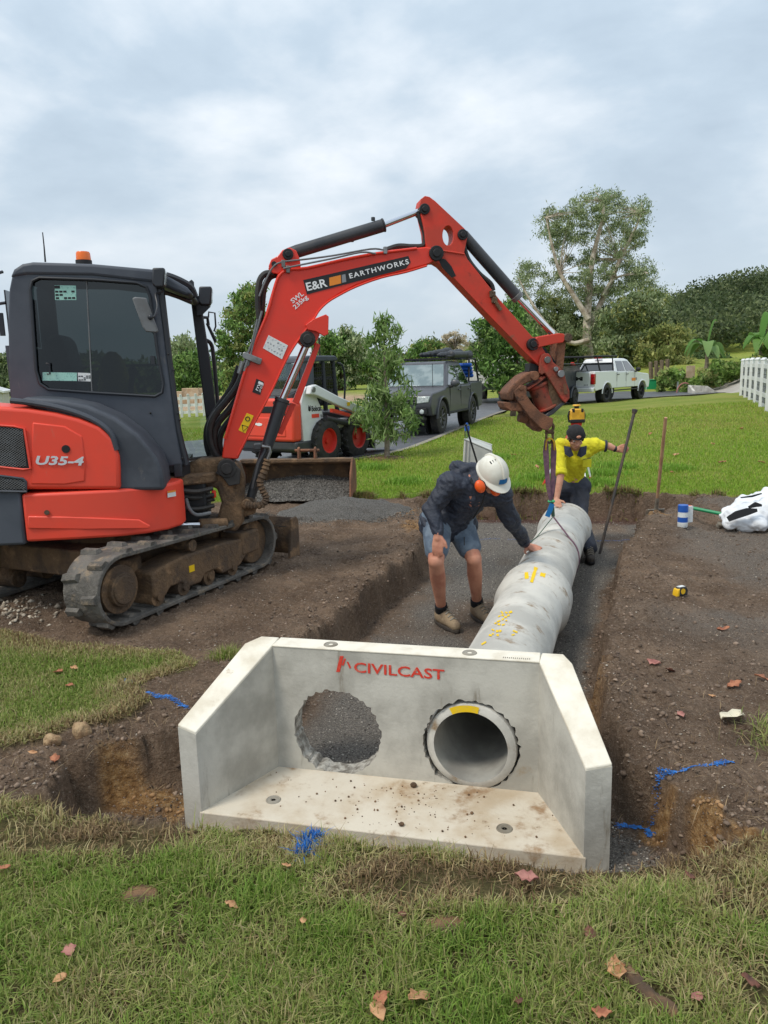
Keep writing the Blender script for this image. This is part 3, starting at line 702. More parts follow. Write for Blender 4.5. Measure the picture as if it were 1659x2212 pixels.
def pipe_paint(name, parent, polys, m):
    """paint marks lying on the curved barrel, 2 mm proud"""
    b_ = MB(); inv = parent_inv(parent)
    for poly in polys:
        (x0, y0), (x1, y1) = poly[0], poly[1]; wd = poly[2]; n = 6; V_ = []
        for k in range(n + 1):
            u_ = k / n; x = x0 + (x1 - x0) * u_; y = y0 + (y1 - y0) * u_; dx_, dy_ = (x1 - x0), (y1 - y0); l_ = math.hypot(dx_, dy_); nx_, ny_ = -dy_ / l_, dx_ / l_
            j = random.uniform(0.8, 1.15)
            for s_ in (-1, 1):
                q = on_pipe(x + nx_ * wd * s_ * j / 2, y + ny_ * wd * s_ * j / 2); V_.append(inv @ q)
        b_.add(V_, [(2 * k, 2 * k + 1, 2 * k + 3, 2 * k + 2) for k in range(n)])
    return b_.build(name, m, parent)
def parent_inv(o):
    return (Matrix.Translation(o.location) @ o.rotation_euler.to_matrix().to_4x4()).inverted()
pipe_paint('paint_mark', pipe1, [((1158, 1225), (1148, 1258), 8, 1), ((1137, 1236), (1138, 1250), 9, 1), ((1167, 1240), (1178, 1243), 9, 1)], 'yellow_mark')
marks = []
for yy, xa, xb in ((1322, 1082, 1108), (1331, 1076, 1102), (1340, 1074, 1098), (1349, 1068, 1090), (1361, 1062, 1084), (1371, 1056, 1080)):
    x = xa
    while x < xb:
        marks.append(((x, yy + random.uniform(-3, 3)), (x + random.uniform(3, 7), yy + random.uniform(-4, 4)), random.uniform(3, 5), 0)); x += random.uniform(6, 10)
marks += [((1108, 1362), (1118, 1366), 4, 0), ((1105, 1372), (1112, 1370), 3, 0), ((1040, 1392), (1050, 1386), 4, 0)]
tag(pipe_paint('paint_lettering', pipe1, marks, 'yellow_mark'), kind='stuff')
ye = MB()
for k in range(9):
    a = R_(70 + k * 5)
for k in range(8):
    a0, a1 = R_(78 + k * 5), R_(83 + k * 5)
    P = []
    for a in (a0, a1):
        for r_ in (PI_ + 0.001, SPG - 0.006): P.append((-0.002, -r_ * math.cos(a), r_ * math.sin(a)))
    ye.add(P, [(0, 1, 3, 2)])
ye.build('end_paint', 'yellow_mark', pipe1)
# ============================================================ mini excavator
EX = Frame((-2.16, 6.03, 0.0), 9.0)
ex = thing('mini_excavator', 'red and dark grey mini excavator on rubber tracks lifting the pipe', 'excavator', EX.loc, 9.0)
def side(pts, yl, bm=None): return EX.ons(pts, yl)
def P3(x, y, yl):
    u, z = EX.on(x, y, yl); return Vector((u, yl, z))
# ---- undercarriage (turned to the house)
UC = Matrix.Rotation(R_(55.5), 4, 'Z')
def belt_path(r0, r1, half, z0, z1, n=14):
    p = [(half + r1 * math.cos(R_(a)), z1 + r1 * math.sin(R_(a))) for a in np.linspace(-88, 92, n)]
    p += [(-half + r0 * math.cos(R_(a)), z0 + r0 * math.sin(R_(a))) for a in np.linspace(92, 268, n)]
    return p
for sy in (-1, 1):
    yc = 0.70 * sy; yo = yc + 0.15 * sy
    path_o = belt_path(0.245, 0.225, 0.80, 0.262, 0.245); path_i = belt_path(0.215, 0.195, 0.80, 0.262, 0.245); n = len(path_o)
    m = MB(); vs = []
    for (a, b_), (c_, d_) in zip(path_o, path_i):
        vs += [(a, yc - 0.15, b_), (a, yc + 0.15, b_), (c_, yc + 0.15, d_), (c_, yc - 0.15, d_)]
    m.add(vs, [(4 * i + k, 4 * i + (k + 1) % 4, 4 * ((i + 1) % n) + (k + 1) % 4, 4 * ((i + 1) % n) + k) for i in range(n) for k in range(4)])
    trk = m.build('track', 'track_rubber', ex, bevel=0.006, M=UC)
    # lugs round the belt
    pl = belt_path(0.245, 0.225, 0.80, 0.262, 0.245, 40); pts = [Vector((a, 0, b_)) for a, b_ in pl]; d = [0]
    pts.append(pts[0])
    for i in range(len(pts) - 1): d.append(d[-1] + (pts[i + 1] - pts[i]).length)
    NL = 40; lug = MB()
    lug.add([(-0.035, -0.145, 0), (0.035, -0.145, 0), (0.045, -0.02, 0), (-0.015, -0.02, 0), (-0.022, -0.145, 0.026), (0.022, -0.145, 0.026), (0.032, -0.03, 0.026), (-0.004, -0.03, 0.026)], [(0, 1, 2, 3), (7, 6, 5, 4), (0, 4, 5, 1), (1, 5, 6, 2), (2, 6, 7, 3), (3, 7, 4, 0)])
    lug2 = MB(); lug2.add([(-v.x, -v.y, v.z) for v in lug.v], lug.f)
    lme = lug.mesh('track_lug'); lme2 = lug2.mesh('track_lug')
    for q_ in (lme, lme2): q_.materials.append(MATS['track_rubber'])
    for k in range(NL):
        s_ = d[-1] * k / NL; i = max(j for j in range(len(d)) if d[j] <= s_); i = min(i, len(pts) - 2)
        p = pts[i].lerp(pts[i + 1], (s_ - d[i]) / (d[i + 1] - d[i])); tg = (pts[i + 1] - pts[i]).normalized(); up = Vector((tg.z, 0, -tg.x)); 
        if up.dot(p - Vector((0, 0, 0.25))) < 0 and abs(p.x) < 0.8: up = up
        Mx = Matrix(((tg.x, 0, up.x, p.x), (0, 1, 0, yc), (tg.z, 0, up.z, p.z), (0, 0, 0, 1)))
        if sy > 0 and k % 2: continue
        o_ = mk('track_lug', lme if k % 2 else lme2, trk); o_.matrix_local = UC @ Mx
    # inner ribs (guide lugs) along the bottom run
    for k in range(13):
        g_ = MB(); g_.box((-0.72 + k * 0.12, yc, 0.055), (0.05, 0.22, 0.02)); g_.build('guide_lug', 'track_rubber', trk, M=UC) if sy < 0 else None
    fr = MB(); fr.prism([(-0.52, 0.12), (-0.40, 0.10), (-0.34, 0.155), (-0.22, 0.155), (-0.14, 0.10), (0.0, 0.10), (0.06, 0.155), (0.20, 0.155), (0.27, 0.10), (0.50, 0.11), (0.60, 0.18), (0.60, 0.32), (0.30, 0.345), (-0.20, 0.345), (-0.42, 0.32), (-0.52, 0.30)], yc - 0.10, yc + 0.135 if sy > 0 else yc + 0.10)
    if sy < 0: fr = MB(); fr.prism([(-0.52, 0.12), (-0.40, 0.10), (-0.34, 0.155), (-0.22, 0.155), (-0.14, 0.10), (0.0, 0.10), (0.06, 0.155), (0.20, 0.155), (0.27, 0.10), (0.50, 0.11), (0.60, 0.18), (0.60, 0.32), (0.30, 0.345), (-0.20, 0.345), (-0.42, 0.32), (-0.52, 0.30)], yc - 0.135, yc + 0.10)
    fo = fr.build('track_frame', 'muddy_steel', trk, bevel=0.015, M=UC)
    g2 = MB(); g2.box((0.66, yc + 0.03 * sy, 0.275), (0.26, 0.22, 0.19)); g2.build('track_tensioner', 'muddy_steel', trk, bevel=0.02, M=UC)
    s_ = MB(); s_.cyl((-0.80, yc - 0.11, 0.262), (-0.80, yc + 0.11, 0.262), 0.165, None, 28); s_.cyl((-0.80, yc + 0.10 * sy, 0.262), (-0.80, yc + 0.145 * sy, 0.262), 0.118, 0.112, 28); s_.cyl((-0.80, yc + 0.14 * sy, 0.262), (-0.80, yc + 0.158 * sy, 0.262), 0.10, 0.095, 28); s_.build('drive_sprocket', 'muddy_steel', trk, bevel=0.004, M=UC)
    idl = MB(); idl.cyl((0.80, yc - 0.07, 0.245), (0.80, yc + 0.07, 0.245), 0.185, None, 28); idl.build('idler_wheel', 'muddy_steel', trk, bevel=0.01, M=UC)
    for u_ in (-0.46, -0.18, 0.12, 0.42):
        r_ = MB(); r_.cyl((u_, yc - 0.12, 0.115), (u_, yc + 0.12, 0.115), 0.068, None, 20); r_.cyl((u_, yc - 0.145, 0.115), (u_, yc + 0.145, 0.115), 0.03, None, 12); r_.build('roller', 'muddy_steel', trk, M=UC)
    r_ = MB(); r_.cyl((-0.05, yc - 0.12, 0.40), (-0.05, yc + 0.12, 0.40), 0.045, None, 16); r_.build('top_roller', 'muddy_steel', trk, M=UC)
    if sy < 0:
        st_ = MB(); st_.box((-0.10, yc - 0.137, 0.235), (0.06, 0.003, 0.05)); st_.build('yellow_sticker', 'sticker_yellow', trk, M=UC)
xf = MB(); xf.prism([(-0.62, -0.62), (-0.3, -0.5), (0.35, -0.5), (0.6, -0.62), (0.6, 0.62), (0.35, 0.5), (-0.3, 0.5), (-0.62, 0.62)], 0.24, 0.44, ax='z'); xf.cyl((0, 0, 0.42), (0, 0, 0.57), 0.42, 0.40, 32)
xf.box((-0.55, -0.5, 0.30), (0.24, 0.34, 0.20)); xf.build('undercarriage_frame', 'muddy_steel', ex, bevel=0.015, M=UC)
# dozer blade with its arms
bl = MB(); bl.prism([(1.30, 0.03), (1.345, 0.02), (1.31, 0.10), (1.295, 0.18), (1.31, 0.27), (1.36, 0.36), (1.33, 0.36), (1.275, 0.28), (1.26, 0.18), (1.272, 0.09)], -0.85, 0.85); blo = bl.build('dozer_blade', 'muddy_steel', ex, bevel=0.004, M=UC)
for sy in (-1, 1):
    e_ = MB(); e_.prism([(1.20, 0.0), (1.37, 0.0), (1.375, 0.33), (1.34, 0.37), (1.26, 0.36)], 0.845 * sy, 0.87 * sy); e_.build('blade_end_plate', 'muddy_steel', blo, bevel=0.004, M=UC)
    a_ = MB(); a_.tube([(0.45, 0.38 * sy, 0.28), (0.9, 0.42 * sy, 0.24), (1.28, 0.42 * sy, 0.17)], 0.055, 10); a_.build('blade_arm', 'muddy_steel', blo, M=UC)
rt = MB(); rt.box((1.29, 0, 0.275), (0.03, 1.6, 0.02)); rt.build('blade_rail', 'cyl_black', blo, M=UC)

# ---- house: red skirt, hood, dark hood, rear panel
sk = MB(); sk.prism([(-0.435, -0.80), (-0.1, -0.812), (0.18, -0.80), (0.36, -0.745), (0.50, -0.64), (0.585, -0.50), (0.60, -0.36), (0.45, -0.2), (-0.3, 0.1), (-0.435, 0.1)], 0.555, 0.890, ax='z')
sko = sk.build('lower_skirt', 'body_red', ex, bevel=0.02, seg=3)
for pts in ([(60, 1115), (150, 1116), (300, 1122), (325, 1136), (322, 1142), (180, 1144), (60, 1142)],):
    r_ = MB(); r_.prism(side(pts, -0.812), -0.815, -0.80); r_.build('pressed_panel', 'body_red', sko, bevel=0.008)
bo = MB(); bo.cyl(P3(101, 1107, -0.822), P3(101, 1107, -0.80), 0.017, None, 16); bo.build('bolt_recess', 'muddy_steel', sko)
rp = MB(); rp.prism([(-0.44, -0.798), (-0.44, 0.7), (-0.9, 0.7), (-1.02, 0.3), (-1.03, -0.2), (-0.95, -0.55), (-0.8, -0.72), (-0.62, -0.79)], 0.535, 0.93, ax='z'); rp.build('counterweight', 'cab_dark', ex, bevel=0.02)
hd_out = side([(-120, 868), (0, 878), (60, 882), (120, 891), (170, 903), (215, 921), (243, 947), (257, 985), (259, 1010), (260, 1058), (-120, 1058)], -0.80)
hd = MB(); hd.prism(hd_out, -0.80, -0.36); hdo = hd.build('engine_hood', 'body_red', ex, bevel=0.028, seg=4)
pr = MB(); pr.prism(side([(70, 912), (140, 920), (178, 942), (186, 1000), (184, 1040), (140, 1047), (66, 1046)], -0.80), -0.806, -0.78); pr.build('raised_panel', 'body_red', hdo, bevel=0.010, seg=3)
dk_out = side([(30, 868), (60, 858), (130, 862), (190, 874), (250, 900), (300, 937), (340, 985), (352, 1015), (358, 1058), (225, 1058), (225, 1000), (200, 940), (150, 900), (90, 884)], -0.72)
dk = MB(); dk.prism(dk_out, -0.765, -0.33); dko = dk.build('side_cover', 'dark_plastic', ex, bevel=0.03, seg=4)
tr_ = MB()
tp = [P3(x, y, -0.795) for x, y in ((22, 868), (60, 872), (110, 880), (160, 893), (205, 912), (238, 938), (252, 975))]
tr_.tube(spline([p + Vector((0, 0.012, 0.008)) for p in tp], 4), [0.02] * 25, 8); tr_.build('hood_trim', 'dark_plastic', hdo)
for i_, (q, mm) in enumerate((([(-60, 915), (30, 921), (52, 926), (66, 1012), (50, 1014), (-60, 1002)], 'black'), ([(-60, 1020), (50, 1034), (56, 1040), (58, 1062), (-60, 1060)], 'black'))):
    g_ = MB(); g_.prism(side(q, -0.80), -0.808, -0.79); go = g_.build('vent_grille', mm, hdo, bevel=0.004)
    fr_ = MB(); pp = [P3(x, y, -0.81) for x, y in q]; fr_.tube(pp + [pp[0]], 0.008, 6); fr_.build('grille_frame', 'dark_plastic' if i_ else 'body_red', hdo)
    wr = MB(); a0 = side(q, -0.81); u0_, u1_ = min(p[0] for p in a0), max(p[0] for p in a0); z0_, z1_ = min(p[1] for p in a0), max(p[1] for p in a0)
    def inside(u, z, poly):
        return sdpoly(np.array([u]), np.array([z]), poly)[0] > 0.004
    st = 0.016
    for sgn in (-1, 1):
        c0 = -1.5
        while c0 < 1.5:
            pr_ = None; u = u0_
            while u < u1_:
                z = z0_ + (u - u0_) * 0.75 * sgn + c0
                if z0_ < z < z1_ and inside(u, z, a0):
                    if pr_ is not None: wr.tube([pr_, (u, -0.812, z)], 0.0018, 4, False)
                    pr_ = (u, -0.812, z)
                else: pr_ = None
                u += 0.02
            c0 += st
    tag(wr.build('grille_mesh', 'grey_paint', go, smooth=0), kind='stuff')
hl = MB(); c0 = P3(142, 970, -0.812); hl.cyl(c0, c0 + Vector((0, 0.02, 0)), 0.027, None, 20); hl.build('lock_recess', 'black', hdo)
q0 = P3(78, 1004, -0.813); q1 = P3(183, 1006, -0.813)
text('model_lettering', 'U35-4', 'silver_ink', hdo, q0, q1 - q0, (0, 0, 1), (q1 - q0).length, 0.062, shear=0.25, bold=0.03)
wl = MB(); a, b_ = P3(351, 1070, -0.66), P3(374, 1085, -0.66); wl.box((0.535, -0.615, 0.815), (0.075, 0.004, 0.045), rz=0.82); wl.build('warning_label', 'sticker_white', sko)
wl = MB(); wl.box((0.537, -0.617, 0.832), (0.075, 0.004, 0.012), rz=0.82); wl.build('warning_label', 'orange_ink', sko)

# ---- cab
YN, YF = -0.31, 0.62
cab_o = side([(22, 872), (17, 700), (20, 625), (27, 590), (45, 572), (70, 566), (200, 570), (330, 582), (338, 600), (345, 660), (362, 790), (380, 930), (395, 1005), (330, 1010), (300, 930), (250, 890), (150, 868), (60, 866)], YN)
win = side([(66, 625), (70, 607), (85, 600), (200, 604), (295, 611), (316, 620), (324, 640), (340, 760), (353, 830), (350, 848), (335, 856), (200, 848), (105, 841), (86, 828), (78, 800)], YN)
cs = MB(); cs.prism(cab_o, YN, YN + 0.05); cso = cs.build('cab_side_panel', 'cab_dark', ex)
wc = MB(); wc.prism(win, YN - 0.1, YN + 0.2); bpy.context.view_layer.update(); cut(cso, [wc])
bv = cso.modifiers.new('bevel', 'BEVEL'); bv.width = 0.010; bv.segments = 2; bv.limit_method = 'ANGLE'; bv.angle_limit = R_(50)
gk = MB(); gk.tube([(u, YN - 0.004, z) for u, z in win + win[:1]], 0.011, 8); gk.build('window_gasket', 'cab_frame', cso)
def inset(poly, d):
    c = Vector((sum(p[0] for p in poly) / len(poly), sum(p[1] for p in poly) / len(poly))); return [tuple(c + (Vector(p) - c) * d) for p in poly]
gl = MB(); gl.prism(inset(win, 0.995), YN + 0.018, YN + 0.023); glo = gl.build('side_window', 'cab_glass', ex)
dv = MB(); dv.tube([P3(187, 606, YN + 0.012), P3(199, 848, YN + 0.012)], 0.005, 6); dv.build('window_divider', 'grey_paint', glo)
for q, mm, nm in (([(118, 616), (164, 617), (165, 648), (119, 648)], 'sticker_teal', 'load_chart'), ([(92, 804), (166, 805), (166, 823), (92, 822)], 'sticker_teal', 'window_label'), ([(168, 805), (197, 806), (198, 824), (169, 823)], 'sticker_white', 'window_label')):
    s_ = MB(); s_.prism(side(q, YN + 0.014), YN + 0.0135, YN + 0.0165); so = s_.build(nm, mm, glo)
    if nm == 'load_chart' or mm == 'sticker_white':
        k_ = MB(); a = side(q, YN + 0.014); u0_, z0_ = a[3]; wd, hg = a[2][0] - a[3][0], a[0][1] - a[3][1]
        for r_ in range(3):
            for c_ in range(5):
                if random.random() < 0.8: k_.box((u0_ + wd * (0.12 + 0.19 * c_), YN + 0.0128, z0_ + hg * (0.12 + 0.22 * r_)), (wd * 0.15, 0.001, hg * 0.13))
        if nm == 'load_chart': k_.box((u0_ + wd * 0.16, YN + 0.0128, z0_ + hg * 0.87), (wd * 0.25, 0.001, hg * 0.2))
        tag(k_.build('printed_text', 'ink', so), kind='stuff')
hdl = MB(); hdl.tube([P3(100, 785, YN), P3(106, 785, YN - 0.01), P3(108, 808, YN - 0.01), P3(102, 808, YN)], 0.006, 6); hdl.build('window_latch', 'cab_frame', glo)
hdl = MB(); a = P3(388 * 0 + 330, 778, YN); hdl.box((a.x, YN + 0.005, a.z), (0.03, 0.02, 0.06)); hdl.build('window_latch', 'cab_frame', glo)
# far side, back, roof and pillars
ru, rz_ = EX.on(330, 582, YN); fu, fz = EX.on(395, 1005, YN)
fs = MB(); fs.prism([(-0.56, 1.40), (-0.55, 2.38), (-0.50, 2.44), (-0.42, 2.44), (-0.42, 1.62), (0.0, 1.30), (0.2, 1.15), (0.2, 0.95), (-0.3, 0.95)], YF - 0.04, YF); fs.build('far_side_panel', 'cab_dark', ex)
bk = MB(); bk.box((-0.56, 0.155, 1.45), (0.05, 0.86, 0.9)); bk.build('cab_back', 'cab_dark', ex)
bk = MB(); bk.box((-0.557, 0.155, 2.10), (0.01, 0.80, 0.38)); bk.build('rear_window', 'cab_glass', ex)
rf_o = side([(22, 600), (30, 582), (48, 570), (72, 566), (200, 570), (332, 582), (372, 602), (404, 620), (416, 634), (404, 640), (338, 612), (200, 596), (60, 594)], YN)
rf = MB(); rf.prism(rf_o, YN - 0.012, YF + 0.012); rfo = rf.build('cab_roof', 'cab_dark', ex, bevel=0.022, seg=3)
PT = [EX.on(340, 600, YN), EX.on(362, 790, YN), EX.on(380, 930, YN), EX.on(398, 1005, YN)]
fp = MB(); fp.tube([(u + 0.012, YN + 0.03, z) for u, z in PT], 0.026, 8); fp.build('front_pillar', 'cab_frame', ex)
lp = [EX.on(425, 640, YF), EX.on(440, 760, YF), EX.on(455, 880, YF), EX.on(470, 995, YF)]
fp = MB()
fp.prism([(lp[0][0] - 0.05, lp[0][1] + 0.0), (lp[0][0] + 0.03, lp[0][1]), (lp[1][0] + 0.045, lp[1][1]), (lp[3][0] + 0.05, lp[3][1]), (lp[3][0] - 0.05, lp[3][1]), (lp[1][0] - 0.05, lp[1][1])], YF - 0.06, YF); fp.build('front_pillar', 'cab_frame', ex, bevel=0.01)
hd_ = MB(); hd_.tube([(0.50, YN + 0.03, 2.37), (lp[0][0] - 0.02, YF - 0.03, lp[0][1] + 0.01)], 0.032, 8); hd_.build('front_header', 'cab_frame', ex)
rl = MB()
a0 = P3(338, 592, YN); rl.tube(spline([a0, P3(372, 600, YN + 0.1), P3(408, 618, YN + 0.2), P3(420, 640, YN + 0.25)], 4), 0.03, 8); rl.build('roof_rail', 'cab_frame', ex)
rl = MB(); rl.tube([P3(345, 628, YN), P3(380, 640, YN + 0.2), P3(412, 652, YN + 0.3)], 0.016, 8); rl.build('roof_rail', 'cab_frame', ex)
lw = MB(); z0_ = PT[3][1]
lw.add([(PT[3][0] - 0.02, YN, z0_ - 0.09), (PT[3][0] - 0.02, YN, z0_ + 0.02), (lp[3][0] - 0.0, YF - 0.02, lp[3][1] + 0.03), (lp[3][0], YF - 0.02, lp[3][1] - 0.10), (PT[3][0] - 0.08, YN, z0_ - 0.09), (PT[3][0] - 0.08, YN, z0_ + 0.02), (lp[3][0] - 0.08, YF - 0.02, lp[3][1] + 0.03), (lp[3][0] - 0.08, YF - 0.02, lp[3][1] - 0.10)], [(0, 1, 2, 3), (7, 6, 5, 4), (0, 4, 5, 1), (1, 5, 6, 2), (2, 6, 7, 3), (3, 7, 4, 0)])
lw.build('front_sill', 'cab_frame', ex, bevel=0.006)
fg = MB(); fg.add([(PT[1][0] + 0.02, YN + 0.05, 1.32), (PT[3][0] + 0.02, YN + 0.05, z0_ + 0.03), (lp[3][0], YF - 0.05, lp[3][1] + 0.04), (lp[2][0] + 0.0, YF - 0.05, 1.32)], [(0, 1, 2, 3)])
fgo = fg.build('lower_windscreen', 'cab_glass_clear', ex, smooth=0)
fe = MB(); fe.tube([(PT[1][0] + 0.025, YN + 0.05, 1.32), (PT[3][0] + 0.025, YN + 0.05, z0_ + 0.04), (lp[3][0] - 0.01, YF - 0.06, lp[3][1] + 0.05), (lp[2][0] - 0.01, YF - 0.06, 1.32)], 0.012, 6); fe.build('windscreen_seal', 'black_rubber', fgo)
fl = MB(); fl.prism([(-0.55, 0.95), (0.60, 0.93), (0.60, 0.98), (-0.55, 1.0)], YN + 0.01, YF - 0.02); fl.build('cab_floor', 'black', ex)
# interior
se = MB(); se.prism([(-0.30, 1.32), (0.12, 1.32), (0.15, 1.42), (-0.14, 1.43), (-0.24, 1.95), (-0.30, 2.0), (-0.38, 1.95)], -0.05, 0.40); se.build('seat', 'black', ex, bevel=0.03)
se = MB(); se.prism([(-0.30, 1.0), (0.1, 1.0), (0.1, 1.32), (-0.30, 1.32)], 0.0, 0.36); se.build('seat_base', 'black', ex, bevel=0.02)
cn = MB(); cn.box((0.02, -0.16, 1.28), (0.4, 0.12, 0.42)); cn.build('console', 'black', ex, bevel=0.03)
ve = MB(); ve.ball((0.10, -0.02, 1.62), (0.12, 0.06, 0.24), 14, 10); ve.ball((0.2, -0.02, 1.5), (0.08, 0.05, 0.16), 12, 8)
organic('draped_vest', ve, 'hi_vis', ex, 0.015, 3, lambda co: 0.025 * fbm(co[:, 0] * 14, co[:, 2] * 9, 3, 5))
ba = MB(); ba.tube([(-0.5, 0.5, 1.75), (0.42, 0.5, 1.75)], 0.012, 6); ba.build('grab_bar', 'steel', ex)
jl = MB(); jl.tube([(0.22, -0.15, 1.45), (0.26, -0.15, 1.68)], 0.02, 8); jl.ball((0.265, -0.15, 1.7), 0.035, 8, 6); jl.build('joystick', 'black', ex)
# roof fittings, lights, mirrors
be = MB(); q = P3(181, 566, 0.1); be.lathe([(0, 0.001), (0, 0.055), (0.05, 0.052), (0.062, 0.046), (0.064, 0.001)], (q.x, 0.1, q.z + 0.012), (0, 0, 1), 20); be.build('beacon', 'orange_lens', ex)
be = MB(); be.cyl((q.x, 0.1, q.z - 0.03), (q.x, 0.1, q.z + 0.012), 0.06, None, 20); be.build('beacon_base', 'black', ex)
an = MB(); an.tube([P3(98, 566, 0.2), P3(95, 530, 0.2), P3(92, 502, 0.2)], [0.007, 0.005, 0.004], 6); an.build('antenna', 'black', ex)
def worklight(x0, y0, x1, y1, yl, nm='work_light'):
    a, b_ = P3(x0, y0, yl), P3(x1, y1, yl); hu, hz = b_.x - a.x, a.z - b_.z
    m_ = MB(); m_.prism([(a.x, b_.z + hz * 0.2), (a.x + hu * 0.12, a.z), (b_.x, a.z), (b_.x + hu * 0.02, a.z - hz * 0.2), (b_.x - hu * 0.15, b_.z), (a.x + hu * 0.2, b_.z)], yl - 0.05, yl + 0.06); o_ = m_.build(nm, 'cab_frame', ex, bevel=0.012)
    l_ = MB(); l_.prism([(b_.x - hu * 0.06, b_.z + hz * 0.15), (b_.x + hu * 0.06, a.z - hz * 0.25), (b_.x + hu * 0.02, a.z - hz * 0.08), (b_.x - hu * 0.10, b_.z + hz * 0.12)], yl - 0.04, yl + 0.05); l_.build('lamp_lens', 'headlamp', o_)
worklight(327, 580, 360, 622, YN - 0.06); worklight(427, 620, 460, 660, 0.5)
br_ = MB(); br_.prism(side([(424, 655), (455, 662), (437, 680), (426, 682)], 0.5), 0.48, 0.52); br_.build('lamp_bracket', 'cab_frame', ex)
ey_ = MB(); ey_.prism(side([(404, 625), (408, 608), (414, 604), (419, 609), (420, 630)], 0.45), 0.44, 0.46); ey_.build('lifting_eye', 'cab_frame', ex, bevel=0.003)
mr = MB(); q = side([(286, 645), (293, 642), (317, 644), (322, 660), (343, 716), (338, 719), (316, 717), (308, 705)], YN - 0.16); mr.prism(q, YN - 0.185, YN - 0.155); mro = mr.build('mirror', 'grey_paint', ex, bevel=0.008)
ma = MB(); ma.tube(spline([P3(325, 685, YN - 0.19), P3(334, 682, YN - 0.17), P3(340, 660, YN - 0.1), P3(336, 636, YN - 0.03), P3(345, 632, YN)], 4), 0.008, 8); ma.ball(P3(325, 685, YN - 0.185), 0.02, 8, 6); ma.build('mirror_arm', 'cab_frame', mro)
mr = MB(); mr.prism(side([(445, 700), (450, 698), (468, 735), (464, 742)], 0.72), 0.66, 0.80); mro = mr.build('mirror', 'black', ex, bevel=0.005)
ma = MB(); ma.tube([P3(430, 685, 0.62), P3(448, 686, 0.68), P3(450, 702, 0.70)], 0.014, 8); ma.tube([P3(450, 686, 0.7), P3(451, 674, 0.7), P3(464, 676, 0.72), P3(466, 705, 0.74), P3(462, 716, 0.74)], 0.008, 8); ma.build('mirror_arm', 'cab_frame', mro)
gr = MB(); gr.tube(spline([P3(440, 733, 0.64), P3(455, 742, 0.68), P3(461, 770, 0.70), P3(470, 870, 0.70), P3(478, 1000, 0.66)], 4), 0.018, 8); gr.build('grab_rail', 'cab_frame', ex)
cb = MB(); cb.box((-0.60, -0.25, 2.05), (0.03, 0.03, 0.16)); cb.tube([(-0.56, -0.25, 2.2), (-0.66, -0.3, 2.18), (-0.75, -0.3, 2.15)], 0.012, 6); cb.tube([(-0.57, -0.2, 2.42), (-0.60, -0.25, 2.40), (-0.60, -0.25, 2.33)], 0.012, 6); cb.build('rear_light_bracket', 'cab_frame', ex)
for x, y in ((364, 765), (376, 800), (385, 893), (325, 892), (389, 907), (394, 990)):
    b2 = MB(); q = P3(x, y, YN - 0.004); b2.ball(q, 0.008, 8, 5); b2.build('bolt', 'black', cso)

# ---- swing bracket and castings at the front
sw = MB()
sw.prism(side([(385, 1003), (430, 990), (480, 985), (520, 1000), (530, 1030), (528, 1120), (512, 1142), (470, 1140), (470, 1118), (480, 1080), (470, 1050), (420, 1046), (385, 1050)], 0), -0.12, 0.12); swo = sw.build('swing_bracket', 'muddy_steel', ex, bevel=0.02)
s2 = MB(); s2.prism([(0.35, -0.36), (0.78, -0.20), (0.86, -0.10), (0.86, 0.14), (0.4, 0.3)], 0.82, 0.90, ax='z'); s2.prism([(0.35, -0.30), (0.76, -0.20), (0.86, -0.10), (0.86, 0.14), (0.4, 0.3)], 0.44, 0.52, ax='z'); s2.build('front_casting', 'muddy_steel', swo, bevel=0.015)
s3 = MB(); s3.box((0.50, 0.05, 0.68), (0.5, 0.5, 0.34)); s3.build('dark_fill_block', 'black', swo, bevel=0.02)  # black block added to fill the open gap behind the casting with dark
for k, (y_, z_) in enumerate(((-0.24, 0.62), (-0.20, 0.70), (-0.26, 0.76), (-0.16, 0.66))):
    h_ = MB(); h_.tube(spline([(0.42, y_, z_), (0.55, y_ - 0.04, z_ + 0.03), (0.68, y_, z_ + 0.01), (0.80, y_ + 0.06, z_ + 0.02)], 5), 0.018, 8); h_.build('hydraulic_hose', 'hose', swo)
h_ = MB(); h_.tube(spline([P3(402, 1078, -0.3), P3(410, 1100, -0.34), P3(425, 1112, -0.33), P3(455, 1108, -0.28)], 5), 0.014, 8); h_.build('hydraulic_hose', 'grey_paint', swo)
sc2 = MB(); sc2.cyl(P3(360, 1134, -0.28), P3(433, 1133, -0.24), 0.022, None, 14); sc2.build('swing_rod', 'chrome', swo)
sc2 = MB(); sc2.cyl(P3(430, 1133, -0.24), P3(490, 1130, -0.16), 0.045, None, 14); sc2.build('swing_rod_end', 'muddy_steel', swo, bevel=0.01)
pn = MB(); q = P3(490, 1012, -0.16); pn.cyl((q.x, -0.17, q.z), (q.x, 0.17, q.z), 0.075, None, 24); pn.cyl((q.x, -0.185, q.z), (q.x, -0.165, q.z), 0.045, None, 20); pn.prism(side([(465, 1022), (475, 1008), (505, 1000), (520, 1015), (518, 1045), (495, 1050), (480, 1030)], -0.15), -0.165, -0.14); pn.build('boom_foot_pin', 'black_rubber', swo, bevel=0.006)
rd_ = MB(); rd_.box(P3(462, 1067, -0.13), (0.035, 0.03, 0.06)); rd_.build('red_plug', 'kubota_red', swo, bevel=0.01)
pn = MB(); q = P3(533, 1089, -0.12); pn.cyl((q.x, -0.14, q.z), (q.x, 0.14, q.z), 0.042, None, 20); pn.prism(side([(505, 1070), (545, 1072), (556, 1085), (552, 1105), (530, 1112), (505, 1105)], 0), -0.09, 0.09); pn.build('cylinder_foot_pin', 'muddy_steel', swo, bevel=0.008)

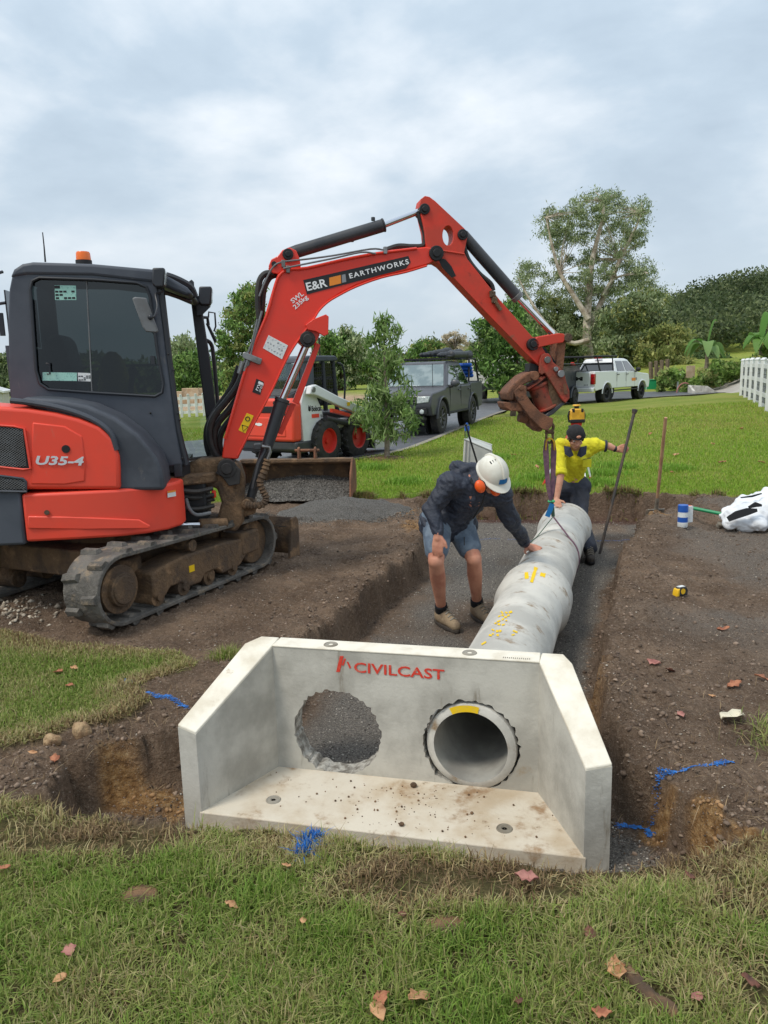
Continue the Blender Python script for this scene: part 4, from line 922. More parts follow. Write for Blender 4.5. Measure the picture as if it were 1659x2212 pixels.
# ---- boom
BY = 0.10
boom_o = side([(479, 990), (485, 944), (494, 913), (538, 766), (573, 679), (590, 620), (600, 592), (614, 582), (663, 576), (740, 558), (816, 544), (920, 533), (940, 536), (948, 548), (942, 562), (926, 571), (875, 585), (823, 597), (770, 616), (735, 634), (710, 650), (692, 668), (679, 688), (645, 735), (620, 775), (590, 840), (555, 906), (514, 992)], -BY)
bmz = MB(); bmz.prism(boom_o, -BY, BY); boo = bmz.build('boom', 'kubota_red', ex, bevel=0.010, seg=2)
rail = MB(); rail.tube(spline([P3(x, y, -BY - 0.004) for x, y in ((486, 948), (498, 908), (540, 768), (576, 681), (593, 622), (603, 596), (622, 583), (664, 579), (742, 561), (818, 547), (900, 537))], 3), 0.012, 8); rail.build('boom_edge_rail', 'kubota_red', boo)
rail = MB(); rail.tube(spline([P3(x, y, -BY - 0.002) for x, y in ((513, 985), (553, 908), (588, 842), (618, 778), (643, 737), (677, 690), (690, 670), (709, 652), (734, 637), (770, 619), (823, 600), (876, 588), (922, 574))], 3), 0.008, 8); rail.build('boom_edge_rail', 'kubota_red', boo)
cb_ = MB(); cb_.prism(side([(600, 592), (588, 590), (580, 575), (586, 560), (600, 553), (610, 540), (625, 534), (640, 541), (648, 560), (650, 577), (614, 583)], -0.08), -0.08, -0.055); cb_.prism(side([(600, 592), (588, 590), (580, 575), (586, 560), (600, 553), (610, 540), (625, 534), (640, 541), (648, 560), (650, 577), (614, 583)], -0.08), 0.055, 0.08); cb_.build('cylinder_lug', 'kubota_red', boo, bevel=0.006)
pn = MB(); q = P3(622, 549, -0.09); pn.cyl((q.x, -0.10, q.z), (q.x, 0.10, q.z), 0.042, None, 20); pn.cyl((q.x, -0.112, q.z), (q.x, -0.098, q.z), 0.022, None, 16); pn.build('pivot_pin', 'black', boo, bevel=0.004)
pn = MB(); q = P3(592, 570, -0.09); pn.cyl((q.x, -0.088, q.z), (q.x, 0.088, q.z), 0.02, None, 16); pn.build('pivot_pin', 'black', boo)
# arm cylinder
A, B, Cc = P3(622, 549, 0), P3(827, 487, 0), P3(917, 452, 0)
cy = MB(); cy.cyl(A + (B - A) * 0.08, B, 0.050, None, 24); cy.cyl(A - (B - A) * 0.0, A + (B - A) * 0.1, 0.045, 0.05, 20); cyo = cy.build('arm_cylinder', 'cyl_black', ex, bevel=0.005)
cy = MB(); cy.cyl(B, B + (B - A).normalized() * 0.012, 0.054, None, 24); cy.cyl(P3(806, 477, 0), P3(806, 472, 0) + Vector((0, 0, 0.01)), 0.016, None, 12); cy.build('cylinder_gland', 'cyl_black', cyo, bevel=0.003)
for x, y in ((760, 517), (785, 508)):
    cy = MB(); q = P3(x, y, 0); cy.box((q.x, 0, q.z), (0.03, 0.03, 0.04)); cy.build('cylinder_boss', 'cyl_black', cyo, bevel=0.004)
cy = MB(); cy.cyl(B, Cc, 0.024, None, 16); cy.build('cylinder_rod', 'chrome', cyo)
# steel lines over the boom
for k, pts in enumerate(([(560, 640), (572, 610), (590, 577), (610, 566), (660, 560), (720, 552), (800, 538), (830, 540)], [(612, 580), (650, 572), (720, 558), (780, 545), (812, 548)])):
    l_ = MB(); l_.tube(spline([P3(x, y, -BY - 0.01 - 0.02 * k) for x, y in pts], 4), 0.007, 8); l_.build('hydraulic_line', 'grey_paint', boo)
for x, y in ((612, 570), (622, 582), (832, 541)):
    c_ = MB(); q = P3(x, y, -BY - 0.01); c_.box((q.x, -BY - 0.012, q.z), (0.03, 0.03, 0.055)); c_.build('line_clamp', 'steel', boo, bevel=0.004)
h_ = MB(); h_.tube(spline([P3(x, y, -0.02) for x, y in ((832, 541), (860, 532), (890, 533), (915, 530), (918, 505), (908, 475), (905, 460))], 5), 0.022, 8); h_.build('hydraulic_hose', 'hose', ex)
h_ = MB(); h_.tube(spline([P3(x, y, 0.04) for x, y in ((840, 545), (870, 538), (900, 540), (922, 520), (916, 480))], 5), 0.02, 8); h_.build('hydraulic_hose', 'hose', ex)
# hose bundle behind the lower boom
for k, (pts, r_, mm) in enumerate((
        ([(592, 590), (572, 592), (560, 610), (557, 650), (560, 690), (556, 720), (545, 760)], 0.024, 'hose'),
        ([(600, 592), (582, 600), (570, 625), (566, 660), (560, 700), (540, 770), (525, 800)], 0.024, 'hose'),
        ([(530, 790), (515, 830), (490, 865), (462, 900), (452, 935), (462, 975), (485, 1000)], 0.028, 'hose'),
        ([(535, 800), (522, 845), (495, 885), (470, 915), (462, 945), (470, 985), (490, 1010)], 0.028, 'hose'),
        ([(540, 800), (528, 850), (505, 895), (480, 930), (474, 960), (482, 990)], 0.026, 'hose'),
        ([(516, 790), (500, 835), (470, 880), (448, 920), (446, 960), (458, 1000)], 0.022, 'black_rubber'))):
    h_ = MB(); h_.tube(spline([P3(x, y, -0.05 + 0.035 * k) for x, y in pts], 6), r_, 8); h_.build('hydraulic_hose', mm, ex)
for pts in ([(556, 690), (545, 740), (527, 785)], [(566, 672), (550, 730), (536, 790)]):
    l_ = MB(); l_.tube([P3(x, y, -BY - 0.01) for x, y in pts], 0.009, 8); l_.build('hydraulic_line', 'grey_paint', boo)
cl = MB(); a, b_ = P3(528, 767, -BY - 0.02), P3(563, 780, -BY - 0.02); cl.prism(side([(524, 763), (528, 760), (566, 775), (564, 786), (560, 788), (524, 773)], -BY - 0.02), -BY - 0.035, -BY - 0.002); cl.build('hose_clamp', 'steel', boo, bevel=0.004)
for x, y in ((520, 795), (532, 790)):
    f_ = MB(); f_.cyl(P3(x + 4, y - 14, -BY), P3(x - 4, y + 12, -BY), 0.02, 0.016, 10); f_.build('hose_fitting', 'steel', boo)
# boom cylinder
A, B, Cc = P3(540, 1080, -0.02), P3(608, 868, -0.02), P3(666, 735, -0.02)
cy = MB(); cy.cyl(A, B, 0.036, 0.056, 22); cyo = cy.build('boom_cylinder', 'cyl_black', ex, bevel=0.005)
cy = MB(); cy.cyl(B, B + (B - A).normalized() * 0.03, 0.060, None, 22); cy.build('cylinder_gland', 'cyl_black', cyo, bevel=0.004)
cy = MB(); cy.cyl(B, Cc, 0.030, None, 18); cy.build('cylinder_rod', 'chrome', cyo)
gd = MB(); gd.prism(side([(628, 870), (640, 874), (610, 940), (600, 936)], -0.02), 0.01, 0.03); gd.prism(side([(632, 868), (645, 874), (692, 745), (682, 740)], -0.02), -0.03, 0.05); gd.build('rod_guard', 'kubota_red', cyo, bevel=0.004)
gd = MB(); gd.tube([P3(546, 1055, -0.10), P3(560, 1000, -0.10), P3(580, 960, -0.09)], 0.018, 8); gd.build('hydraulic_line', 'cyl_black', cyo)
fi = MB(); fi.box(P3(556, 965, -0.10), (0.06, 0.05, 0.05)); fi.build('line_clamp', 'cyl_black', cyo, bevel=0.008)
fi = MB(); fi.tube([P3(566, 964, -0.13), P3(582, 966, -0.13), P3(584, 976, -0.13), P3(578, 992, -0.13)], 0.013, 8); fi.build('hose_fitting', 'steel', cyo)
hs = spline([P3(x, y, -0.14) for x, y in ((578, 992), (572, 1015), (562, 1040), (568, 1060), (575, 1076), (566, 1090), (545, 1092), (528, 1090))], 8)
h_ = MB(); h_.tube(hs, [0.028 + 0.006 * math.sin(i * 2.1) for i in range(len(hs))], 10); h_.build('sleeved_hose', 'muddy_steel', ex)
lg = MB(); q = P3(664, 733, -0.08); lg.prism(side([(640, 735), (655, 712), (679, 688), (692, 700), (690, 725), (680, 745), (655, 748)], -0.08), -0.09, 0.09); lg.build('cylinder_bracket', 'kubota_red', boo, bevel=0.01)
lg = MB(); lg.cyl((q.x, -0.115, q.z), (q.x, 0.115, q.z), 0.062, None, 22); lg.cyl((q.x, -0.13, q.z), (q.x, -0.11, q.z), 0.038, None, 18); lg.build('pivot_pin', 'black_rubber', boo, bevel=0.006)
lg = MB(); lg.prism(side([(676, 690), (704, 679), (710, 684), (709, 722), (700, 726), (682, 716), (664, 712), (660, 702)], -0.12), -0.13, -0.09); lg.build('work_light_guard', 'kubota_red', boo, bevel=0.004)
lg = MB(); lg.prism(side([(684, 700), (704, 690), (706, 718), (690, 716)], -0.10), -0.09, 0.04); lg.build('work_light', 'cab_frame', boo, bevel=0.008)
# boom signs
def quad_on(pts, yl, nm, mm, par, th=0.003):
    s_ = MB(); s_.prism(side(pts, yl), yl - th, yl + 0.001); return s_.build(nm, mm, par)
YS = -BY - 0.0005
dc = quad_on([(655, 605), (882, 553), (887, 566), (877, 580), (663, 636)], YS, 'company_sign', 'ink', boo)
quad_on([(711, 600), (736, 594), (737, 612), (712, 618)], YS - 0.003, 'orange_block', 'orange_ink', dc, 0.002)
quad_on([(738, 594), (746, 592), (748, 609), (739, 611)], YS - 0.003, 'grey_block', 'grey_ink', dc, 0.002)
def txt_on(s, x0, y0, x1, y1, x2, y2, yl, mm, par, **k):
    a, b_, c_ = P3(x0, y0, yl), P3(x1, y1, yl), P3(x2, y2, yl); e1 = b_ - a; e2 = c_ - a
    return text('lettering', s, mm, par, a, e1, e2 - e1.normalized() * e2.dot(e1.normalized()), e1.length, (e2 - e1.normalized() * e2.dot(e1.normalized())).length, **k)
txt_on('E&R', 664, 629, 708, 619, 661, 611, YS - 0.0045, 'white_ink', dc, bold=0.02)
txt_on('EARTHWORKS', 756, 602, 884, 570, 754, 591, YS - 0.0045, 'white_ink', dc, bold=0.02, font_space=1.25)
txt_on('SWL', 633, 656, 657, 637, 626, 648, YS - 0.002, 'white_ink', boo, bold=0.015)
txt_on('235kg', 640, 671, 668, 646, 633, 660, YS - 0.002, 'white_ink', boo, bold=0.015)
st = quad_on([(580, 724), (622, 746), (609, 776), (568, 752)], YS, 'safety_label', 'sticker_white', boo)
k_ = MB()
for r_ in range(3):
    for c_ in range(6):
        if random.random() < 0.7:
            a = P3(583 + 6 * c_ - 4 * r_, 731 + 3.4 * c_ + 9 * r_, YS - 0.004); k_.box(a, (random.uniform(0.006, 0.016), 0.001, random.uniform(0.003, 0.014)))
tag(k_.build('printed_text', 'grey_ink', st), kind='stuff')
st = quad_on([(554, 818), (570, 825), (562, 853), (545, 847)], YS, 'slogan_sticker', 'ink', boo)
txt_on('LUV', 552, 842, 560, 823, 557, 844, YS - 0.004, 'white_ink', st, bold=0.03)
txt_on('YA GUTS', 558, 846, 566, 827, 562, 848, YS - 0.004, 'white_ink', st, bold=0.02)
quad_on([(559, 823), (568, 827), (567, 832), (557, 828)], YS - 0.003, 'white_mark', 'white_ink', st, 0.001)
st = quad_on([(533, 892), (548, 898), (530, 936), (515, 929)], YS, 'hazard_label', 'sticker_yellow', boo)
k_ = MB(); k_.tube([P3(523, 918, YS - 0.004), P3(536, 922, YS - 0.004), P3(525, 932, YS - 0.004), P3(523, 918, YS - 0.004)], 0.003, 5); k_.build('hazard_triangle', 'ink', st)
k_ = MB(); k_.ring(P3(535, 905, YS - 0.004), (0, 1, 0), 0.016, 0.004, 16, 5); k_.build('hazard_symbol', 'ink', st)
quad_on([(537, 934), (545, 932), (551, 928), (548, 936), (541, 938)], -0.02, 'white_patch', 'white_ink', cyo) if False else None
# ---- arm
AY = 0.085
arm_o = side([(906, 445), (909, 430), (918, 423), (928, 425), (940, 434), (1003, 493), (1011, 503), (1008, 520), (1003, 545), (1010, 560), (1026, 580), (1080, 648), (1145, 722), (1170, 748), (1186, 775), (1184, 792), (1164, 790), (1135, 762), (1060, 685), (976, 596), (952, 572), (932, 560), (922, 535), (919, 500)], -AY)
am = MB(); am.prism(arm_o, -AY, AY); amo = am.build('arm', 'arm_red', ex)
hc = MB(); q = P3(968, 509, -AY); hc.prism([(q.x + 0.045 * math.cos(a), q.z + 0.075 * math.sin(a)) for a in np.linspace(0, 2 * math.pi, 24)[:-1]], -0.3, 0.3)
notch = MB(); notch.prism(side([(890, 440), (908, 470), (913, 500), (916, 540), (880, 540)], 0) , -0.05, 0.05)
bpy.context.view_layer.update(); cut(amo, [hc, notch]); bv = amo.modifiers.new('bevel', 'BEVEL'); bv.width = 0.006; bv.segments = 2; bv.limit_method = 'ANGLE'; bv.angle_limit = R_(45)
for x, y, r_ in ((917, 452, 0.042), (999, 507, 0.042), (941, 548, 0.058), (1149, 744, 0.05)):
    pn = MB(); q = P3(x, y, -AY); e_ = 0.125 if r_ > 0.045 else 0.10; pn.cyl((q.x, -e_, q.z), (q.x, e_, q.z), r_, None, 24); pn.cyl((q.x, -e_ - 0.012, q.z), (q.x, -e_ + 0.004, q.z), r_ * 0.55, None, 18); pn.build('pivot_pin', 'black', amo, bevel=0.004)
gr_ = MB(); gr_.prism(side([(945, 556), (962, 560), (975, 575), (985, 596), (976, 600), (955, 578)], -AY), -AY - 0.002, -AY + 0.001); gr_.build('grease_smear', 'black', amo)
rib = MB(); rib.tube([P3(945, 540, -AY - 0.002), P3(1003, 549, -AY - 0.002)], 0.008, 6); rib.build('weld_seam', 'arm_red', amo)
for x, y in ((1064, 636), (1068, 648)):
    v_ = MB(); v_.box(P3(x, y, -AY - 0.015), (0.045, 0.04, 0.05)); v_.build('valve_fitting', 'muddy_steel', amo, bevel=0.008)
v_ = MB(); v_.tube([P3(1060, 628, -AY - 0.02), P3(1072, 655, -AY - 0.02), P3(1082, 670, -AY - 0.02)], 0.016, 8); v_.build('valve_pipe', 'muddy_steel', amo)
# bucket cylinder with its hoses
A, B, Cc = P3(999, 507, 0), P3(1116, 640, 0), P3(1194, 722, 0)
cy = MB(); cy.cyl(A, B, 0.048, None, 22); cyo = cy.build('bucket_cylinder', 'cyl_black', ex, bevel=0.006)
cy = MB(); cy.cyl(B - (B - A) * 0.02, B + (B - A) * 0.04, 0.052, None, 22); cy.build('cylinder_gland', 'grey_paint', cyo, bevel=0.004)
cy = MB(); cy.cyl(B, Cc, 0.026, None, 16); cy.build('cylinder_rod', 'chrome', cyo)
for k in range(3):
    h_ = MB(); h_.tube(spline([P3(x, y, -0.06 + 0.03 * k) for x, y in ((1002, 530), (1012, 560 + 4 * k), (1035, 590 + 3 * k), (1060, 612 + 4 * k), (1066, 628))], 5), 0.018, 8); h_.build('hydraulic_hose', 'hose', cyo)
# linkage
lk = MB(); lk.prism(side([(1148, 738), (1160, 728), (1205, 720), (1217, 721), (1221, 731), (1215, 740), (1200, 742), (1165, 750), (1150, 756)], -0.11), -0.125, -0.095); lk.prism(side([(1148, 738), (1160, 728), (1205, 720), (1217, 721), (1221, 731), (1215, 740), (1200, 742), (1165, 750), (1150, 756)], -0.11), 0.095, 0.125); lk.build('tipping_link', 'arm_red', ex, bevel=0.005)
lk = MB(); q = P3(1215, 731, 0); lk.cyl((q.x, -0.13, q.z), (q.x, 0.13, q.z), 0.036, None, 18); lk.build('link_pin', 'muddy_steel', ex, bevel=0.004)
lk = MB(); lk.prism(side([(1196, 742), (1214, 738), (1211, 770), (1208, 800), (1200, 812), (1192, 806), (1195, 770)], 0), -0.09, 0.09); lk.build('bucket_link', 'rust', ex, bevel=0.006)
lk = MB(); lk.prism(side([(1158, 750), (1172, 752), (1200, 790), (1190, 800)], 0), -0.07, 0.07); lk.build('side_link', 'black', ex, bevel=0.006)
# ---- tilt hitch
def hp(pts): return [((1240 + a / 6.381) / 1.1573, (820 + b_ / 6.381) / 1.1573) for a, b_ in pts]
brk = hp([(690, 520), (710, 440), (760, 405), (830, 405), (870, 450), (900, 540), (1030, 650), (1085, 740), (1120, 880), (1165, 1000), (1165, 1120), (1100, 1200), (1040, 1140), (850, 830), (770, 715), (720, 750), (685, 720)])
t_ = MB(); t_.prism(side(brk, -0.10), -0.115, -0.085); t_.prism(side(brk, -0.10), 0.085, 0.115); hto = t_.build('hitch_bracket', 'rust_red', ex, bevel=0.006)
for x, y, r_, yo in ((812, 508, 0.028, -0.13), (940, 655, 0.02, -0.14), (1015, 730, 0.03, -0.15)):
    (xx, yy), = hp([(x, y)]); q = P3(xx, yy, -0.11); t_ = MB(); t_.cyl((q.x, yo, q.z), (q.x, 0.12, q.z), r_, None, 18); t_.build('hitch_pin', 'steel', hto, bevel=0.003)
t_ = MB(); a, b_ = [P3(x, y, 0) for x, y in hp([(665, 930), (800, 1270)])]; t_.cyl(a, b_, 0.085, None, 28); t_.cyl(a - (b_ - a) * 0.12, a + (b_ - a) * 0.02, 0.10, None, 28); t_.cyl(b_ - (b_ - a) * 0.05, b_ + (b_ - a) * 0.06, 0.10, None, 28); t_.build('rotary_drum', 'rust_red', hto, bevel=0.006)
t_ = MB(); t_.prism(side(hp([(760, 1390), (870, 1300), (1060, 1170), (1075, 1210), (900, 1370), (790, 1430)]), -0.06), -0.09, 0.09); t_.build('hitch_flange', 'cyl_black', hto, bevel=0.006)
t_ = MB(); t_.prism(side(hp([(620, 880), (740, 770), (790, 780), (680, 880), (500, 990), (470, 960)]), -0.08), -0.10, 0.06); t_.build('hitch_plate', 'rust_red', hto, bevel=0.005)
lo = hp([(270, 1010), (380, 900), (470, 930), (470, 1070), (560, 1200), (690, 1340), (800, 1400), (900, 1440), (880, 1560), (800, 1640), (700, 1600), (520, 1420), (400, 1260), (300, 1120)])
t_ = MB(); t_.prism(side(lo, -0.10), -0.13, -0.095); t_.prism(side(lo, -0.10), 0.08, 0.115); t_.build('hitch_side_plate', 'rust', hto, bevel=0.006)
t_ = MB(); t_.prism(side(hp([(160, 1040), (220, 950), (290, 880), (420, 760), (540, 695), (600, 710), (640, 760), (600, 820), (440, 900), (380, 950), (290, 1020), (270, 1150), (195, 1155)]), -0.1), -0.12, 0.10); t_.build('hitch_jaw', 'rust', hto, bevel=0.012)
t_ = MB(); (xx, yy), = hp([(600, 760)]); q = P3(xx, yy, -0.1); t_.cyl((q.x, -0.135, q.z), (q.x, 0.11, q.z), 0.038, None, 18); (xx, yy), = hp([(380, 960)]); q = P3(xx, yy, -0.1); t_.cyl((q.x, -0.14, q.z), (q.x, 0.11, q.z), 0.018, None, 14); t_.build('jaw_pin', 'rust', hto, bevel=0.004)
t_ = MB(); t_.prism(side(hp([(105, 1190), (130, 1175), (240, 1190), (380, 1180), (430, 1260), (400, 1330), (200, 1320), (130, 1270)]), -0.06), -0.10, 0.10); t_.build('hitch_hook', 'rust', hto, bevel=0.012)
t_ = MB(); a, b_ = [P3(x, y, 0) for x, y in hp([(370, 1400), (500, 1440)])]; t_.cyl(a, b_, 0.05, None, 18); t_.prism(side(hp([(480, 1400), (560, 1400), (700, 1620), (640, 1650), (520, 1560)]), 0), -0.08, 0.08); t_.build('hitch_tongue', 'rust', hto, bevel=0.006)
t_ = MB(); t_.prism(side(hp([(500, 560), (700, 590), (700, 730), (560, 720), (490, 700)]), 0), -0.06, 0.06); t_.build('hitch_core', 'black', hto, bevel=0.005)
t_ = MB(); t_.prism(side(hp([(780, 780), (960, 1080), (1050, 1150), (870, 1290), (800, 1100)]), 0), -0.075, 0.075); t_.build('hitch_core', 'muddy_steel', hto, bevel=0.005)
hook_p = P3(1187, 928, 0)
t_ = MB(); t_.ring(hook_p + Vector((0, 0, 0.02)), (0, 1, 0), 0.035, 0.014, 20, 8); t_.build('lifting_eye', 'muddy_steel', hto)
for (x, y) in ((1070, 905), (1080, 960)):
    (xx, yy) = hp([(x, y)])[0]
st = quad_on(hp([(1065, 900), (1115, 890), (1140, 1050), (1085, 1060)]), -0.116, 'maker_plate', 'rust', hto, 0.008)
# ============================================================ lifting sling
def ribbon(path, wdir, wd, th=0.006):
    b_ = MB(); P = [Vector(p) for p in path]; n = len(P); vs = []
    for i, p in enumerate(P):
        t_ = (P[min(i + 1, n - 1)] - P[max(i - 1, 0)]).normalized(); wv = wdir[i] if isinstance(wdir, list) else wdir
        wv = (Vector(wv) - t_ * t_.dot(Vector(wv))).normalized(); nv = t_.cross(wv); ww = wd[i] if isinstance(wd, list) else wd
        vs += [p + wv * ww / 2 + nv * th / 2, p - wv * ww / 2 + nv * th / 2, p - wv * ww / 2 - nv * th / 2, p + wv * ww / 2 - nv * th / 2]
    b_.add(vs, [(4 * i + k, 4 * i + (k + 1) % 4, 4 * (i + 1) + (k + 1) % 4, 4 * (i + 1) + k) for i in range(n - 1) for k in range(4)] + [(3, 2, 1, 0), (4 * n - 4, 4 * n - 3, 4 * n - 2, 4 * n - 1)])
    return b_
def exw(p): return EX.loc + EX.ex * p[0] + EX.ey * p[1] + Vector((0, 0, p[2]))
def Px(x, y, yl=0.0): return exw(P3(x, y, yl))
eye = Px(1187, 934)
sl = thing('lifting_sling', 'purple and green webbing sling choked round the far pipe below the hitch', 'sling', eye)
def rel(P, o): return [Vector(p) - Vector(o) for p in P]
sh = MB(); q = Px(1187, 942) - eye
pth = [q + Vector((-0.024, 0, 0.03)), q + Vector((-0.028, 0, -0.01)), q + Vector((-0.02, 0, -0.045)), q + Vector((0, 0, -0.058)), q + Vector((0.02, 0, -0.045)), q + Vector((0.028, 0, -0.01)), q + Vector((0.024, 0, 0.03))]
sh.tube(spline(pth, 3), 0.011, 8); sh.tube([q + Vector((-0.04, 0, 0.03)), q + Vector((0.04, 0, 0.03))], 0.011, 8); sh.build('shackle', 'muddy_steel', sl)
lp_ = [Px(x, y) - eye for x, y in ((1178, 972), (1179, 955), (1182, 949), (1187, 947), (1192, 949), (1196, 956), (1197, 972))]
ribbon(spline(lp_, 4), Vector((0, 1, 0)), 0.05, 0.012).build('eye_loop', 'strap_yellow', sl)
ww = Vector((1, 0.1, 0))
ribbon([Px(x, y, -0.01) - eye for x, y in ((1180, 950), (1179, 975), (1181, 1010), (1184, 1050), (1189, 1082))], [ww] * 5, [0.03, 0.05, 0.045, 0.038, 0.02], 0.008).build('strap', 'strap_purple', sl)
ribbon([Px(x, y, 0.006) - eye for x, y in ((1195, 952), (1196, 975), (1195, 1010), (1194, 1050), (1191, 1082))], [ww] * 5, [0.03, 0.05, 0.045, 0.038, 0.02], 0.008).build('strap', 'strap_purple', sl)
kn = MB(); kc = Px(1191, 1083) - eye; kn.ball(kc + Vector((-0.014, 0, 0)), (0.02, 0.02, 0.014), 10, 6); kn.ball(kc + Vector((0.014, 0, 0)), (0.02, 0.02, 0.014), 10, 6); kn.build('stitched_end', 'tag_green', sl)
ribbon([Px(x, y, -0.02) - eye for x, y in ((1193, 1088), (1188, 1102), (1182, 1116))], ww, 0.045, 0.004).build('rating_tag', 'tag_blue', sl)
ap_ = Px(1195, 1116)
ribbon([Px(1192, 1086) - eye, Px(1194, 1100) - eye, ap_ - eye], ww, 0.03, 0.007).build('strap', 'strap_green', sl)
tA = (ap_ - p1s).dot(PD); ctr = p1s + PD * tA; side_v = Vector((PD.y, -PD.x, 0)); rr_ = PR + 0.005
def ring_pt(a, t_): return ctr + PD * t_ + side_v * (rr_ * math.cos(a)) + Vector((0, 0, rr_ * math.sin(a)))
rgt = [ap_] + [ring_pt(R_(a), -0.05 - 0.0009 * (90 - a)) for a in range(52, -120, -12)]
lft = [ap_] + [ring_pt(R_(a), -0.06 - 0.0012 * (a - 90)) for a in range(125, 250, 12)]
ribbon(rel(rgt, eye), PD, 0.04).build('choke_strap', 'strap_purple', sl)
ribbon(rel(lft, eye), PD, 0.04).build('choke_strap', 'strap_green', sl)

# ============================================================ people
def bone_hand(b_, wrist, fdir, tdir, length=0.18, spread=0.16, curl=0.0, up=None, thumb=0.9):
    """palm, four unequal fingers and a thumb; tdir points to the thumb side, up is the back of the hand"""
    f = Vector(fdir).normalized(); t_ = Vector(tdir); t_ = (t_ - f * f.dot(t_)).normalized(); n = up if up is not None else f.cross(t_); n = Vector(n).normalized()
    s = length / 0.18; w0 = Vector(wrist)
    b_.cap(w0, w0 + f * 0.03 * s, 0.026 * s, 0.027 * s, 10)
    for k, ln in enumerate((0.072, 0.080, 0.074, 0.058)):
        o_ = 0.030 - 0.020 * k; base = w0 + f * (0.088 - 0.004 * abs(k - 1)) * s + t_ * o_ * s
        b_.cap(w0 + f * 0.02 * s + t_ * o_ * 0.6 * s, base, 0.017 * s, 0.0125 * s, 8)
        d = (f + t_ * (o_ * 6 * spread)).normalized(); d1 = (d - n * curl * 0.6).normalized(); d2 = (d - n * curl * 1.5).normalized(); d3 = (d * (1 - min(curl, 0.8)) - n * curl * 2.0).normalized()
        p1 = base + d1 * ln * 0.45 * s; p2 = p1 + d2 * ln * 0.32 * s; p3 = p2 + d3 * ln * 0.25 * s
        b_.cap(base, p1, 0.0108 * s, 0.0098 * s, 8); b_.cap(p1, p2, 0.0098 * s, 0.0088 * s, 8); b_.cap(p2, p3, 0.0088 * s, 0.0075 * s, 8)
    b0 = w0 + f * 0.03 * s + t_ * 0.026 * s; b1 = b0 + (f * 0.55 + t_ * thumb).normalized() * 0.042 * s; b2 = b1 + (f * 0.9 + t_ * thumb * 0.5 - n * curl * 0.6).normalized() * 0.034 * s
    b_.cap(w0 + f * 0.02 * s, b0, 0.02 * s, 0.017 * s, 8); b_.cap(b0, b1, 0.016 * s, 0.0125 * s, 8); b_.cap(b1, b2, 0.012 * s, 0.009 * s, 8)
def head_frame(c, f, u):
    f = Vector(f).normalized(); u = Vector(u); u = (u - f * f.dot(u)).normalized(); r = f.cross(u)
    return Matrix(((r.x, f.x, u.x, c.x), (r.y, f.y, u.y, c.y), (r.z, f.z, u.z, c.z), (0, 0, 0, 1)))
def head_prims(b_, M, s=1.0):
    m3 = M.to_3x3()
    def E(p, r): b_.ball(M @ (Vector(p) * s), tuple(v * s for v in r), 16, 12, m3)
    E((0, -0.012, 0.03), (0.074, 0.092, 0.088)); E((0, 0.012, -0.03), (0.060, 0.072, 0.080)); E((0, 0.045, -0.083), (0.034, 0.034, 0.028))
    E((0, 0.075, 0.018), (0.050, 0.018, 0.014)); E((0.036, 0.058, -0.03), (0.026, 0.024, 0.024)); E((-0.036, 0.058, -0.03), (0.026, 0.024, 0.024))
    b_.cap(M @ (Vector((0, 0.084, 0.005)) * s), M @ (Vector((0, 0.106, -0.032)) * s), 0.010 * s, 0.013 * s, 8)
    for sx in (-1, 1): E((0.013 * sx, 0.092, -0.036), (0.009, 0.010, 0.008)); E((0.076 * sx, -0.012, -0.008), (0.010, 0.020, 0.032))
    E((0, 0.080, -0.058), (0.024, 0.012, 0.007)); E((0, 0.077, -0.070), (0.021, 0.012, 0.007))
def face_parts(par, M, s=1.0, brow='hair_grey'):
    for sx in (-1, 1):
        e_ = MB(); e_.ball(M @ (Vector((0.030 * sx, 0.072, 0.002)) * s), 0.0125 * s, 10, 8); eo = e_.build('eye', 'eye_white', par)
        p_ = MB(); p_.ball(M @ (Vector((0.030 * sx, 0.0812, 0.000)) * s), 0.0065 * s, 8, 6); p_.build('iris', 'ink', eo)
        bwm = MB(); bwm.tube([M @ (Vector((x * sx, 0.090 - abs(x) * 0.25, 0.026 - abs(x - 0.03) * 0.2)) * s) for x in (0.012, 0.024, 0.036, 0.046)], 0.0045 * s, 6); bwm.build('eyebrow', brow, par)
    mo = MB(); mo.tube([M @ (Vector((x, 0.0915 - x * x * 12, -0.0625)) * s) for x in (-0.022, -0.012, 0, 0.012, 0.022)], 0.004 * s, 6); mo.build('mouth', 'lip', par)
